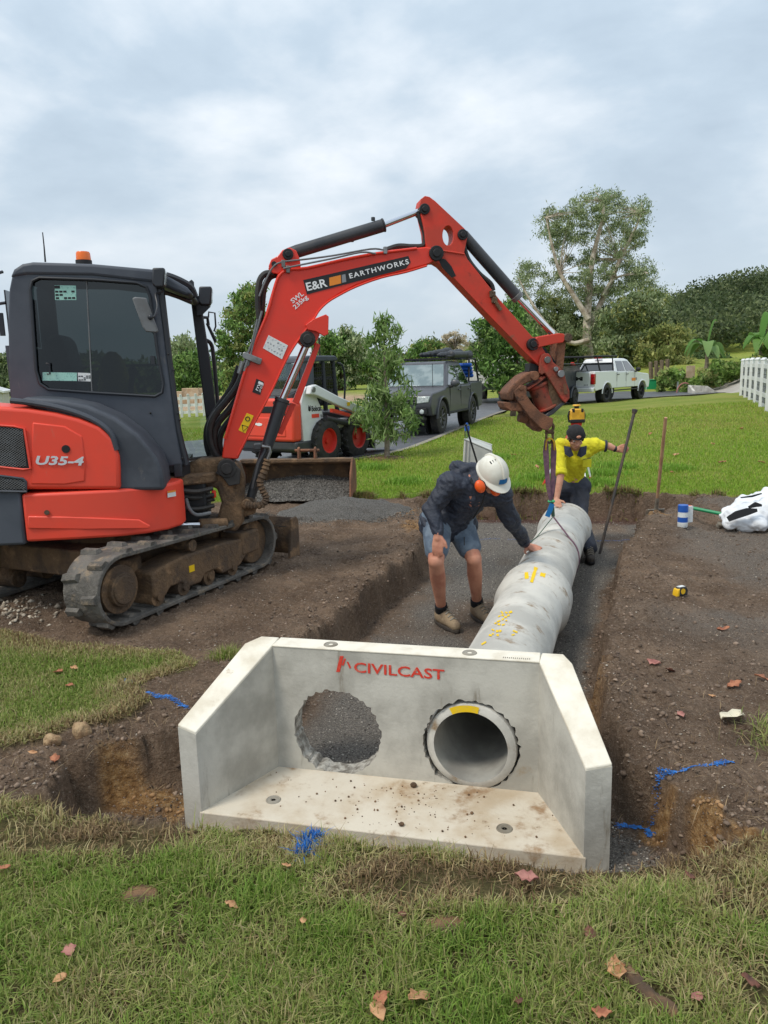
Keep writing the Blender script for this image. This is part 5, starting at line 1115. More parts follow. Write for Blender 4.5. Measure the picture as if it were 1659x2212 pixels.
def boot(par, ankle, toe, m, sole, s=1.0):
    a = Vector(ankle); t_ = Vector(toe); g = Vector((t_.x - a.x, t_.y - a.y, 0)).normalized(); z0 = t_.z; rgt_ = Vector((g.y, -g.x, 0))
    heel = Vector((a.x, a.y, z0)) - g * 0.055 * s
    b_ = MB(); b_.cap(a + Vector((0, 0, 0.03)), Vector((a.x, a.y, z0 + 0.07 * s)), 0.050 * s, 0.056 * s, 14); b_.cap(heel + g * 0.03 + Vector((0, 0, 0.05 * s)), heel + g * 0.13 * s + Vector((0, 0, 0.052 * s)), 0.040 * s, 0.046 * s, 14)
    b_.cap(heel + g * 0.13 * s + Vector((0, 0, 0.056 * s)), heel + g * 0.235 * s + Vector((0, 0, 0.040 * s)), 0.046 * s, 0.037 * s, 14); b_.cap(heel + g * 0.10 * s + Vector((0, 0, 0.09 * s)), heel + g * 0.17 * s + Vector((0, 0, 0.07 * s)), 0.038 * s, 0.032 * s, 12)
    o_ = organic('boot', b_, m, par, 0.010, 3)
    n = 20; so = MB(); out_ = []
    for k in range(n):
        an_ = 2 * math.pi * k / n; l_ = math.cos(an_); w_ = math.sin(an_) * (0.045 + 0.010 * l_); c_ = heel + g * (0.115 + 0.155 * l_) * s + rgt_ * w_ * s; out_.append((c_.x, c_.y))
    so.prism(out_, z0 - 0.004, z0 + 0.024 * s, ax='z'); so.build('sole', sole, o_, bevel=0.006)
    for k in range(4):
        p = heel + g * (0.115 + 0.03 * k) * s + Vector((0, 0, (0.128 - 0.014 * k) * s)); l_ = MB(); l_.tube([p - rgt_ * 0.026 * s - Vector((0, 0, 0.008)), p + Vector((0, 0, 0.006)), p + rgt_ * 0.026 * s - Vector((0, 0, 0.008))], 0.0045 * s, 6); l_.build('lace', 'kerb_concrete', o_)
    return o_
wrk = lambda k, am, s_: (lambda co: am * (np.abs(fbm(co[:, 0] * k + co[:, 2] * k * 0.5, co[:, 2] * k - co[:, 1] * k * 0.7, 3, s_)) * 2 - 0.35))

# ---- man in the navy jacket
base1 = Vector((0.55, 5.35, gz(0.55, 5.35)))
m1 = thing('person', 'man in white hard hat and navy jacket bending over the pipe', 'person', base1)
D1 = lambda x, y, d: Dp(x, y, d) - base1
fl1 = gz(*Dp(960, 1360, 5.5).xy); fl1b = gz(*Dp(1040, 1345, 5.68).xy)
toeL = Zp(984, 1364, fl1 + 0.004) - base1; toeR = Zp(1053, 1349, fl1b + 0.004) - base1
ankL = Zp(955, 1352, fl1) - base1 + Vector((0, 0.02, 0.10)); ankR = Zp(1032, 1340, fl1b) - base1 + Vector((0, 0.04, 0.10))
hipL, hipR, kneL, kneR = D1(945, 1128, 5.66), D1(992, 1130, 5.80), D1(942, 1212, 5.40), D1(1024, 1208, 5.60)
pel, chest, neck = D1(968, 1112, 5.74), D1(1012, 1062, 5.52), D1(1042, 1040, 5.42)
shL, shR = D1(970, 1046, 5.40), D1(1082, 1070, 5.50)
elL, wrL = D1(934, 1098, 5.40), D1(946, 1154, 5.34)
con = pipe_hit(1140, 1196, PR) - base1
elR = D1(1102, 1122, 5.60); wrR = pipe_hit(1146, 1188, PR) - base1 + Vector((-0.035, -0.02, 0.04))
MH1 = head_frame(D1(1060, 1030, 5.36), (0.42, -0.62, -0.66), (0.22, -0.62, 0.75))
b_ = MB()
b_.cap(hipL, kneL, 0.080, 0.058); b_.cap(hipR, kneR, 0.080, 0.058)
for kn_, an_ in ((kneL, ankL), (kneR, ankR)):
    md = kn_.lerp(an_, 0.32) + Vector((0, 0.02, 0)); b_.cap(kn_, md, 0.054, 0.058); b_.cap(md, kn_.lerp(an_, 0.75), 0.058, 0.040); b_.cap(kn_.lerp(an_, 0.75), an_, 0.040, 0.037); b_.ball(kn_ + Vector((0.0, -0.03, 0.004)), (0.036, 0.030, 0.042), 12, 8)
b_.cap(pel, chest, 0.13, 0.15); b_.cap(chest, neck, 0.12, 0.06); b_.cap(shL, elL, 0.05, 0.042); b_.cap(elL, wrL, 0.042, 0.030); b_.cap(shR, elR, 0.05, 0.042); b_.cap(elR, wrR, 0.042, 0.030); b_.cap(shL, shR, 0.06, 0.06)
b_.cap(neck, MH1.translation - MH1.to_3x3() @ Vector((0, 0.02, 0.02)), 0.060, 0.056)
head_prims(b_, MH1, 1.0)
hd1 = (pipe_hit(1196, 1200, PR) - base1 + Vector((0, 0, 0.008))) - wrR
bone_hand(b_, wrR, hd1, Vector((0, -1, -0.25)), 0.185, 0.5, 0.10, Vector((-0.3, 0.1, 1)), 1.1)
bone_hand(b_, wrL, D1(945, 1200, 5.33) - wrL, Vector((1, -0.3, 0.0)), 0.18, 0.2, 0.25, Vector((-0.1, -1, 0.1)), 0.5)
bd1 = organic('body', b_, 'skin', m1, 0.0065, 3)
face_parts(m1, MH1, 1.0)
hr = MB(); hr.ball(MH1 @ Vector((0, -0.045, -0.01)), (0.074, 0.060, 0.062), 14, 10, MH1.to_3x3()); hr.build('hair', 'hair_grey', m1)
# jacket
j = MB(); j.cap(pel + Vector((0, 0, 0.0)), pel.lerp(chest, 0.5), 0.158, 0.165, 18); j.cap(pel.lerp(chest, 0.5), chest, 0.165, 0.165, 18); j.cap(chest, neck.lerp(chest, 0.25), 0.15, 0.10, 16)
j.cap(shL, shR, 0.088, 0.085, 14); j.cap(shL, chest, 0.10, 0.12, 14); j.cap(shR, chest, 0.10, 0.12, 14)
j.cap(shL, elL, 0.084, 0.072, 14); j.cap(elL, wrL.lerp(elL, 0.12), 0.074, 0.050, 14); j.cap(shR, elR, 0.082, 0.068, 14); j.cap(elR, wrR.lerp(elR, 0.22), 0.070, 0.048, 14)
j.ball(D1(1006, 1012, 5.50), (0.125, 0.085, 0.055), 16, 10); j.ball(D1(990, 1006, 5.50), (0.07, 0.07, 0.05), 14, 10)
j.ball(D1(1040, 1046, 5.44), (0.085, 0.07, 0.06), 14, 10)
j.cap(hipL.lerp(kneL, 0.02), hipR.lerp(kneR, 0.02), 0.148, 0.142, 16)
w1, w2 = wrk(8, 0.034, 3), wrk(21, 0.016, 5); jo = organic('jacket', j, 'navy_jacket', m1, 0.008, 2, lambda co: w1(co) + w2(co))
cu = MB(); cu.cyl(wrR.lerp(elR, 0.12), wrR.lerp(elR, 0.24), 0.044, 0.050, 16); cu.build('cuff', 'navy_jacket', jo, bevel=0.01)
zp_ = MB(); zp_.tube(spline([D1(1047, 1068, 5.28), D1(1040, 1090, 5.33), D1(1022, 1120, 5.45)], 4), 0.006, 6); zp_.build('zip', 'black', jo)
for x0, y0, x1, y1 in ((1003, 1160, 1003, 1178), (966, 1168, 967, 1180)):
    dcord = MB(); dcord.tube([D1(x0, y0, 5.52), D1(x1, y1, 5.50)], 0.004, 5); dcord.build('drawcord', 'black', jo)
s_ = MB(); s_.cap(hipL, hipR, 0.140, 0.136, 16); s_.cap(hipL, hipL.lerp(kneL, 0.72), 0.118, 0.092, 16); s_.cap(hipR, hipR.lerp(kneR, 0.66), 0.118, 0.096, 16)
so_ = organic('shorts', s_, 'denim', m1, 0.011, 2, wrk(8, 0.018, 7))
for kn_, an_ in ((kneL, ankL), (kneR, ankR)):
    k_ = MB(); k_.cyl(an_.lerp(kn_, 0.02), an_.lerp(kn_, 0.17), 0.050, 0.047, 16); k_.build('sock', 'sock', m1, bevel=0.008)
boot(m1, ankL, toeL, 'boot_tan', 'boot_dark', 1.05); boot(m1, ankR, toeR, 'boot_tan', 'boot_dark', 1.05)
# hard hat
def dome(M, rx, ry, rz_, z0, n=28, m=10):
    b2 = MB(); vs = []; fs_ = []
    for i in range(m + 1):
        t_ = math.pi / 2 * i / m
        for k in range(n):
            a = 2 * math.pi * k / n; rr = math.cos(t_); vs.append(M @ Vector((rx * rr * math.cos(a), ry * rr * math.sin(a), z0 + rz_ * math.sin(t_))))
    for i in range(m):
        for k in range(n): fs_.append((i * n + k, i * n + (k + 1) % n, (i + 1) * n + (k + 1) % n, (i + 1) * n + k))
    b2.add(vs, fs_); return b2
hb = dome(MH1, 0.103, 0.128, 0.125, 0.045); ho = hb.build('hard_hat', 'hat_white', m1)
br_ = MB(); n = 32; vs = []
for k in range(n):
    a = 2 * math.pi * k / n; fw = max(0, math.sin(a)) ** 2
    for rr_k, zz in ((0.99, 0.052), (1.07 + 0.30 * fw, 0.040 - 0.012 * fw), (1.07 + 0.30 * fw, 0.034 - 0.012 * fw), (0.97, 0.044)): vs.append(MH1 @ Vector((0.103 * rr_k * math.cos(a) * (1 - 0.12 * fw * 0), 0.128 * rr_k * math.sin(a), zz)))
br_.add(vs, [(4 * k + q, 4 * ((k + 1) % n) + q, 4 * ((k + 1) % n) + (q + 1) % 4, 4 * k + (q + 1) % 4) for k in range(n) for q in range(4)]); br_.build('brim', 'hat_white', ho)
rg_ = MB(); rg_.tube([MH1 @ Vector((0, 0.128 * math.cos(a) * 1.01, 0.045 + 0.125 * math.sin(a) * 1.01)) for a in np.linspace(0.5, 2.8, 14)], 0.010, 8); rg_.build('ridge', 'hat_white', ho)
sg = MB(); vs = []
for i in range(5):
    for k in range(5):
        a = math.pi / 2 + (k - 2) * 0.17; t_ = 0.16 + i * 0.075; vs.append(MH1 @ Vector((0.105 * math.cos(t_) * math.cos(a), 0.130 * math.cos(t_) * math.sin(a), 0.045 + 0.127 * math.sin(t_))))
sg.add(vs, [(i * 5 + k, i * 5 + k + 1, i * 5 + k + 6, i * 5 + k + 5) for i in range(4) for k in range(4)]); sg.build('hat_sticker', 'tag_blue', ho)
for k in (-1, 0, 1):
    v_ = MB(); v_.box(MH1 @ Vector((0.035 + 0.018 * k, -0.01, 0.165 - 0.006 * (k + 1))), (0.006, 0.022, 0.006), M=MH1.to_3x3()); v_.build('vent_slot', 'ink', ho)
for x, y, d in ((1037, 1051, 5.24), (1070, 1058, 5.30)):
    e_ = MB(); c_ = D1(x, y, d); e_.ball(c_, (0.036, 0.028, 0.046), 14, 10, Matrix.Rotation(R_(-20), 3, 'Y')); eo = e_.build('ear_muff', 'muff_orange', m1)
    e_ = MB(); e_.ball(c_ + Vector((0.012, 0.02, 0)), (0.034, 0.02, 0.044), 14, 10, Matrix.Rotation(R_(-20), 3, 'Y')); e_.build('muff_cushion', 'black', eo)
bd = MB(); bd.tube(spline([D1(1037, 1051, 5.26), D1(1018, 1040, 5.36), D1(1030, 1022, 5.50), D1(1075, 1030, 5.46), D1(1080, 1050, 5.34), D1(1070, 1058, 5.32)], 4), 0.008, 6); bd.build('muff_band', 'black', m1)

# ---- man in the yellow shirt
base2 = Vector((1.85, 7.6, gz(1.85, 7.6)))
m2 = thing('person', 'young man in yellow work shirt and backwards black cap leaning on the far pipe', 'person', base2)
D2 = lambda x, y, d: Dp(x, y, d) - base2
footR = Zp(1275, 1213, -0.235) - base2; dd_ = 0.58
hipL, hipR = D2(1212, 1050, 7.62 + dd_), D2(1252, 1052, 7.62 + dd_); pel = D2(1232, 1042, 7.64 + dd_); chest = D2(1240, 990, 7.46 + dd_); neck = D2(1243, 966, 7.34 + dd_)
shL, shR = D2(1211, 962, 7.36 + dd_), D2(1284, 962, 7.42 + dd_)
elL, elR = D2(1212, 1022, 7.24 + dd_), D2(1316, 964, 7.40 + dd_)
hp2 = p2s + PD * (L2 - 0.17) + Vector((-0.07, 0, BR)) - base2; wrL = hp2 + Vector((0.0, 0.06, 0.055)); wrR = D2(1331, 971, 7.40 + dd_)
kneR = D2(1252, 1122, 8.02); ankR = footR + Vector((0.02, 0.10, 0.10)); kneL = D2(1222, 1108, 8.30); ankL = Vector((1.86, 8.62, -0.14)) - base2
MH2 = head_frame(D2(1243, 944, 7.12 + dd_), (0.06, -0.86, -0.50), (0.0, -0.45, 0.9))
b_ = MB(); b_.cap(hipL, kneL, 0.08, 0.06); b_.cap(kneL, ankL, 0.058, 0.045); b_.cap(hipR, kneR, 0.08, 0.06); b_.cap(kneR, ankR, 0.058, 0.045); b_.cap(pel, chest, 0.12, 0.13); b_.cap(chest, neck, 0.10, 0.052)
b_.cap(shL, elL, 0.046, 0.040); b_.cap(elL, wrL, 0.040, 0.028); b_.cap(shR, elR, 0.046, 0.038); b_.cap(elR, wrR, 0.038, 0.027); b_.cap(shL, shR, 0.055, 0.055)
b_.cap(neck, MH2.translation - MH2.to_3x3() @ Vector((0, 0.02, 0.03)), 0.054, 0.050); head_prims(b_, MH2, 0.98)
bone_hand(b_, wrL, hp2 + Vector((-0.02, -0.12, 0.0)) - wrL, Vector((1, 0.0, 0.0)), 0.175, 0.55, 0.12, Vector((0, -0.3, 1)), 1.0)
bone_hand(b_, wrR, D2(1347, 971, 7.36 + dd_) - wrR, Vector((0.1, -0.2, 1)), 0.165, 0.05, 0.75, Vector((0.1, -1, 0.1)), 0.4)
organic('body', b_, 'skin_pale', m2, 0.0070, 3); face_parts(m2, MH2, 0.98, 'hair_brown')
hr = MB(); hr.ball(MH2 @ Vector((0, -0.03, 0.03)), (0.080, 0.086, 0.075), 14, 10, MH2.to_3x3()); hr.ball(MH2 @ Vector((0.065, 0.03, 0.0)), (0.016, 0.024, 0.03), 8, 6); hr.ball(MH2 @ Vector((-0.065, 0.03, 0.0)), (0.016, 0.024, 0.03), 8, 6); hr.build('hair', 'hair_brown', m2)
j = MB(); j.cap(pel + Vector((0, 0, 0.04)), chest, 0.142, 0.155, 16); j.cap(chest, neck.lerp(chest, 0.35), 0.135, 0.085, 16); j.cap(shL, shR, 0.078, 0.076, 14); j.cap(shL, chest, 0.085, 0.11, 14); j.cap(shR, chest, 0.085, 0.11, 14)
j.cap(shL, elL.lerp(shL, 0.06), 0.076, 0.062, 14); j.cap(shR, elR.lerp(shR, 0.32), 0.074, 0.060, 14)
w3, w4 = wrk(9, 0.026, 13), wrk(24, 0.014, 15); so_ = organic('shirt', j, 'hi_vis', m2, 0.008, 2, lambda co: w3(co) + w4(co))
cf = MB(); a = elL.lerp(shL, 0.02); d_ = (elL - shL).normalized(); cf.cyl(a - d_ * 0.03, a + d_ * 0.03, 0.064, 0.062, 16); cf.build('rolled_cuff', 'hi_vis', so_, bevel=0.012)
cf = MB(); a = elR.lerp(shR, 0.24); d_ = (elR - shR).normalized(); cf.cyl(a - d_ * 0.012, a + d_ * 0.012, 0.062, 0.060, 16); cf.build('cuff_band', 'navy_cloth', so_, bevel=0.005)
for sx in (-1, 1):
    xs0 = 1243 + 17 * sx; co = MB(); co.add([D2(1243 + 5 * sx, 984, 7.800), D2(1243 + 12 * sx, 966, 7.780), D2(xs0 + 8 * sx, 963, 7.860), D2(xs0 + 6 * sx, 981, 7.840), D2(1243 + 13 * sx, 988, 7.810)], [(0, 1, 2, 3, 4)])
    o_ = co.build('collar', 'navy_cloth', so_, smooth=0); sm = o_.modifiers.new('thick', 'SOLIDIFY'); sm.thickness = 0.012
pk = MB(); pk.prism([(-0.045, -0.045), (0.045, -0.045), (0.045, 0.04), (-0.045, 0.04)], -0.004, 0.004); pk.build('pocket', 'hi_vis', so_, M=Matrix.Translation(D2(1268, 1000, 7.865)), bevel=0.003)
a = D2(1260, 994, 7.850); text('shirt_lettering', 'EARTHWORKS', 'navy_cloth', so_, a, (1, 0.1, 0.18), (-0.15, 0, 1), 0.075, 0.014)
s_ = MB(); s_.cap(hipL, hipR, 0.135, 0.132, 16); s_.cap(hipL, kneL, 0.108, 0.085, 14); s_.cap(kneL, ankL, 0.085, 0.075, 14); s_.cap(hipR, kneR, 0.108, 0.085, 14); s_.cap(kneR, ankR + Vector((0, 0, 0.02)), 0.085, 0.078, 14)
organic('trousers', s_, 'work_trousers', m2, 0.012, 2, wrk(9, 0.020, 17))
boot(m2, ankR, footR, 'boot_dark', 'black', 1.05); boot(m2, ankL, ankL + Vector((-0.02, -0.2, -0.10)), 'boot_dark', 'black', 1.05)
cpb = dome(MH2, 0.087, 0.102, 0.098, 0.034); cpo = cpb.build('cap', 'cap_black', m2)
bnd = MB(); bnd.tube([MH2 @ Vector((0.089 * math.cos(a), 0.104 * math.sin(a), 0.038)) for a in np.linspace(0, 2 * math.pi, 28)], 0.007, 6); bnd.build('cap_band', 'cap_black', cpo)
op = MB(); op.ball(MH2 @ Vector((0, 0.088, 0.062)), (0.026, 0.016, 0.018), 12, 8, MH2.to_3x3()); op.build('cap_opening', 'skin_pale', cpo)
bk_ = MB(); bk_.prism([(-0.05, 0), (0.05, 0), (0.035, -0.06), (-0.035, -0.06)], 0.03, 0.034, ax='z'); bk_.build('cap_peak', 'cap_black', cpo, M=MH2 @ Matrix.Translation((0, -0.1, 0.0)))
wt = MB(); d_ = (wrR - elR).normalized(); a = wrR - d_ * 0.012; wt.cyl(a - d_ * 0.014, a + d_ * 0.014, 0.032, 0.031, 16); wt.build('wristband', 'ink', m2, bevel=0.004)

# ============================================================ hand tools and small site things
tb = Dp(1371, 887, 7.93); bb = Zp(1295, 1197, -0.255)
cw = thing('crowbar', 'long dark steel crowbar held upright by the man in the yellow shirt', 'crowbar', bb)
c_ = MB(); c_.cyl(bb - bb, (tb - bb) * 0.98, 0.014, 0.016, 10); c_.build('shaft', 'crow_steel', cw); c_ = MB(); d_ = (tb - bb).normalized(); c_.cyl((tb - bb) - d_ * 0.03, tb - bb, 0.022, 0.030, 14); c_.cyl(tb - bb, (tb - bb) + d_ * 0.012, 0.030, 0.030, 14); c_.build('tamper_head', 'crow_steel', cw, bevel=0.003)
sb_ = Zp(1415, 1124, gz(2.98, 8.25) + 0.12); st_ = Dp(1438, 902, 8.25)
sv = thing('shovel', 'wooden handled shovel standing with its blade pushed into the soil', 'shovel', sb_)
d_ = (st_ - sb_); dn = d_.normalized()
c_ = MB(); c_.tube([dn * 0.16, d_ * 0.5, d_], [0.017, 0.019, 0.018], 10); c_.build('handle', 'ash_wood', sv)
c_ = MB(); c_.cyl(dn * 0.10, dn * 0.30, 0.024, 0.019, 12); c_.build('socket', 'shovel_steel', sv)
c_ = MB(); xr = Vector((1, 0.1, 0)); nn_ = dn.cross(xr).normalized()
vs = []
for i, (h_, w_) in enumerate(((0.14, 0.105), (0.10, 0.112), (0.0, 0.11), (-0.09, 0.085), (-0.12, 0.03))):
    for k in (-1, -0.5, 0, 0.5, 1): vs.append(dn * h_ + xr * w_ * k + nn_ * (0.022 * k * k))
c_.add(vs, [(i * 5 + k, i * 5 + k + 1, (i + 1) * 5 + k + 1, (i + 1) * 5 + k) for i in range(4) for k in range(4)]); o_ = c_.build('blade', 'shovel_steel', sv); sm = o_.modifiers.new('thick', 'SOLIDIFY'); sm.thickness = 0.004
c_ = MB(); c_.tube([dn * 0.145 - xr * 0.10, dn * 0.145 + xr * 0.10], 0.008, 8); c_.build('tread', 'shovel_steel', sv)
# rotating laser on its tripod
tl = Vector((2.66, 10.6, 0)); tl.z = gz(tl.x, tl.y); ld = 10.72
lz = thing('laser_level', 'yellow rotating laser level on a red and white tripod on the lawn', 'laser level', tl)
top = Dp(1245, 912, ld) - tl
c_ = MB(); c_.prism([(-0.095, -0.0), (0.095, 0.0), (0.10, 0.04), (0.095, 0.15), (0.06, 0.19), (-0.06, 0.19), (-0.095, 0.15), (-0.10, 0.04)], -0.08, 0.08); c_.build('housing', 'laser_yellow', lz, bevel=0.015, M=Matrix.Translation(top))
c_ = MB(); c_.box(top + Vector((0, -0.002, 0.02)), (0.20, 0.17, 0.05)); c_.build('base_band', 'black', lz, bevel=0.01)
for sx in (-1, 1):
    c_ = MB(); c_.tube([top + Vector((0.105 * sx, 0, 0.03)), top + Vector((0.115 * sx, 0, 0.09)), top + Vector((0.095 * sx, 0, 0.16))], 0.014, 8); c_.build('bumper', 'black', lz)
    c_ = MB(); c_.box(top + Vector((0.06 * sx, -0.06, 0.165)), (0.035, 0.05, 0.05)); c_.build('corner_pad', 'black', lz, bevel=0.008)
c_ = MB(); c_.cyl(top + Vector((0, 0, 0.18)), top + Vector((0, 0, 0.225)), 0.035, 0.032, 16); c_.build('rotor', 'black', lz); c_ = MB(); c_.cyl(top + Vector((0, 0, 0.225)), top + Vector((0, 0, 0.245)), 0.06, 0.05, 16); c_.build('rotor_cap', 'laser_yellow', lz, bevel=0.004)
c_ = MB(); c_.cyl(top + Vector((0, 0, -0.06)), top + Vector((0, 0, -0.005)), 0.07, 0.08, 16); c_.build('tripod_head', 'tripod_red', lz)
for k, a in enumerate((-80, 40, 160)):
    p = Vector((0.42 * math.cos(R_(a)), 0.42 * math.sin(R_(a)), 0)); p.z = gz(tl.x + p.x, tl.y + p.y) - tl.z
    h0 = top + Vector((0.05 * math.cos(R_(a)), 0.05 * math.sin(R_(a)), -0.05)); c_ = MB(); c_.tube([h0, h0.lerp(p, 0.55)], 0.018, 8); lo_ = c_.build('leg', 'tripod_red', lz); c_ = MB(); c_.tube([h0.lerp(p, 0.5), h0.lerp(p, 0.93)], 0.013, 8); c_.build('leg_tube', 'white_ink', lo_); c_ = MB(); c_.tube([h0.lerp(p, 0.90), p], 0.02, 8); c_.build('leg_foot', 'tripod_red', lo_)
# plastic trough standing behind the bending man, bottle on it
tz = Vector((1.30, 10.3, 0)); tz.z = gz(tz.x, tz.y)
TF = Frame(tz, 0)
bx = thing('plastic_barrier', 'pale grey moulded plastic barrier standing on the lawn behind the bending man', 'barrier', tz)
c_ = MB()
v8 = [Dp(x, y, d) - tz for x, y, d in ((1002, 948, 10.1), (1012, 944, 10.45), (1063, 962, 10.45), (1063, 974, 10.1))]
fo = [Vector((v.x, v.y, gz(v.x + tz.x, v.y + tz.y) - tz.z)) for v in v8]
fo[0].x -= 0.05; fo[3].x += 0.02
c_.add(v8 + fo, [(0, 1, 2, 3), (7, 6, 5, 4), (0, 4, 5, 1), (1, 5, 6, 2), (2, 6, 7, 3), (3, 7, 4, 0)]); c_.build('shell', 'plastic_grey', bx, bevel=0.02)
for k in range(2):
    a0 = v8[0].lerp(fo[0], 0.12 + 0.0 * k); c_ = MB(); c_.tube([v8[0].lerp(v8[3], 0.06 + 0.12 * k) + Vector((0, -0.005, -0.02)), fo[0].lerp(fo[3], 0.06 + 0.12 * k) + Vector((0, -0.005, 0.02))], 0.012, 8); c_.build('rib', 'plastic_grey', bx)
c_ = MB(); c_.tube([v8[1] + Vector((0, 0.01, 0.0)), v8[2] + Vector((0, 0.01, 0.0))], 0.014, 8); c_.build('rim', 'plastic_grey', bx); c_ = MB(); c_.tube([v8[0], v8[3]], 0.010, 8); c_.build('rim', 'plastic_grey', bx)
bt = Dp(1009, 945, 10.28); bo = thing('water_bottle', 'clear water bottle with blue label and cap on the plastic barrier', 'bottle', bt)
c_ = MB(); c_.lathe([(0, 0.001), (0.0, 0.032), (0.03, 0.034), (0.09, 0.033), (0.10, 0.03)], (0, 0, 0), (0, 0, 1), 18); c_.build('bottle_body', 'water_bottle_clear', bo)
c_ = MB(); c_.lathe([(0.09, 0.0345), (0.15, 0.0345)], (0, 0, 0), (0, 0, 1), 18); c_.build('label_wrap', 'paint_blue_can', bo); c_ = MB(); c_.lathe([(0.15, 0.034), (0.165, 0.026), (0.175, 0.014)], (0, 0, 0), (0, 0, 1), 18); c_.build('shoulder', 'water_bottle_clear', bo); c_ = MB(); c_.cyl((0, 0, 0.172), (0, 0, 0.195), 0.016, 0.015, 14); c_.build('bottle_cap', 'paint_blue_can', bo)
pk0 = Zp(992, 1003, 0.0); pk1 = Dp(1006, 918, 9.9); pk0 = Vector((pk0.x, 10.0, gz(pk0.x, 10.0)))
c_ = MB(); c_.tube([Vector((0, 0, 0)), (pk1 - pk0) * 0.5 + Vector((0.01, 0, 0)), pk1 - pk0], 0.012, 8); c_.v and None
po = thing('marker_stake', 'thin black stake leaning against the plastic barrier', 'stake', pk0); c_.build('rod', 'black', po); c_ = MB(); c_.ball(pk1 - pk0, 0.016, 8, 6); c_.build('rod_cap', 'black', po)
# spray can, marking pole, bulk bag, tape measure
cp_ = Zp(1474, 1138, gz(3.08, 7.77)); sc = thing('spray_paint_can', 'blue and white marking paint can on the soil near the shovel', 'paint can', cp_)
c_ = MB(); c_.lathe([(0, 0.001), (0, 0.045), (0.006, 0.048), (0.05, 0.048)], (0, 0, 0), (0, 0, 1), 20); c_.build('can_base', 'sticker_white', sc); c_ = MB(); c_.lathe([(0.05, 0.0478), (0.10, 0.0478)], (0, 0, 0), (0, 0, 1), 20); c_.build('can_label', 'paint_blue_can', sc); c_ = MB(); c_.lathe([(0.10, 0.048), (0.15, 0.048)], (0, 0, 0), (0, 0, 1), 20); c_.build('can_body', 'sticker_white', sc); c_ = MB(); c_.lathe([(0.15, 0.049), (0.215, 0.049), (0.22, 0.044), (0.22, 0.001)], (0, 0, 0), (0, 0, 1), 20); c_.build('can_cap', 'paint_blue_can', sc)
c_ = MB(); c_.box((0.07, 0.02, 0.12), (0.07, 0.02, 0.16), rz=0.3); c_.build('leaflet', 'sticker_white', sc)
ga, gb = Dp(1488, 1096, 7.95), Dp(1558, 1110, 7.75)
gp = thing('marking_pole', 'green pole with an orange end resting on the white bulk bag', 'pole', ga); c_ = MB(); c_.tube([Vector((0, 0, 0)), gb - ga], 0.018, 10); c_.build('tube', 'pole_green', gp); c_ = MB(); c_.cyl(Vector((-0.03, 0, 0.006)), Vector((0.03, 0, -0.005)), 0.024, None, 14); c_.build('end_cap', 'cap_orange', gp, bevel=0.004)
bgp = Zp(1620, 1142, gz(3.75, 7.5)); bag = thing('bulk_bag', 'crumpled white woven bulk bag lying on the soil at the right edge', 'bag', bgp)
b_ = MB(); B2 = lambda x, y, d: Dp(x, y, d) - bgp
b_.cap(B2(1582, 1118, 7.62), B2(1700, 1100, 7.7), 0.11, 0.20, 16); b_.cap(B2(1600, 1095, 7.8), B2(1660, 1080, 7.8), 0.10, 0.13, 16); b_.cap(B2(1575, 1130, 7.55), B2(1640, 1130, 7.5), 0.07, 0.09, 14); b_.cap(B2(1560, 1115, 7.7), B2(1600, 1100, 7.75), 0.05, 0.1, 12)
bo_ = organic('fabric', b_, 'bag_white', bag, 0.014, 1, wrk(7, 0.07, 23))
b_ = MB(); pts = [B2(x, y, d) for x, y, d in ((1572, 1122, 7.44), (1592, 1112, 7.41), (1615, 1105, 7.40), (1635, 1102, 7.40))]; ribbon(pts, Vector((0, 0.2, 1)), [0.05, 0.075, 0.07, 0.03], 0.02).build('mouth_shade_strip', 'black', bag)  # black ribbon painted in as the shade inside the bag's mouth
ribbon([B2(x, y, d) for x, y, d in ((1618, 1096, 7.40), (1632, 1090, 7.42), (1645, 1092, 7.42))], Vector((0, 0.2, 1)), [0.02, 0.05, 0.02], 0.02).build('fold_shade_strip', 'black', bag)  # black ribbon painted in as shade in a fabric fold
ribbon([B2(x, y, d) for x, y, d in ((1600, 1075, 7.62), (1625, 1072, 7.60), (1645, 1066, 7.60))], Vector((0, 0.2, 1)), [0.012, 0.02, 0.012], 0.012).build('printed_stripe', 'ink', bag)
tp_ = Zp(1470, 1286, gz(2.13, 5.35)); tm = thing('tape_measure', 'yellow and black tape measure lying on the bare soil', 'tape measure', tp_, 25)
c_ = MB(); c_.prism([(-0.05, 0.0), (0.048, 0.0), (0.05, 0.035), (0.036, 0.062), (-0.02, 0.066), (-0.044, 0.05), (-0.05, 0.02)], -0.022, 0.022); c_.build('case', 'black_rubber', tm, bevel=0.008)
c_ = MB(); c_.prism([(-0.054, 0.0), (-0.034, 0.0), (-0.03, 0.058), (-0.046, 0.05), (-0.054, 0.02)], -0.024, 0.024); c_.build('front_guard', 'tape_yellow', tm, bevel=0.004); c_ = MB(); c_.cyl((0.0, -0.024, 0.034), (0.0, 0.024, 0.034), 0.02, None, 18); c_.build('side_badge', 'tape_yellow', tm); c_ = MB(); c_.box((0.0, 0, 0.064), (0.05, 0.03, 0.006)); c_.build('top_face', 'sticker_white', tm)
cb2 = Zp(1557, 1140, gz(3.4, 7.6)); kk = MB(); kk.ball((0, 0, 0.03), (0.05, 0.04, 0.035), 10, 7); o_ = organic('concrete_lump', kk, 'kerb_concrete', None, 0.012, 1, wrk(16, 0.03, 4)); o_.location = cb2; tag(o_, 'grey concrete lump beside the open mouth of the bulk bag', 'concrete lump')
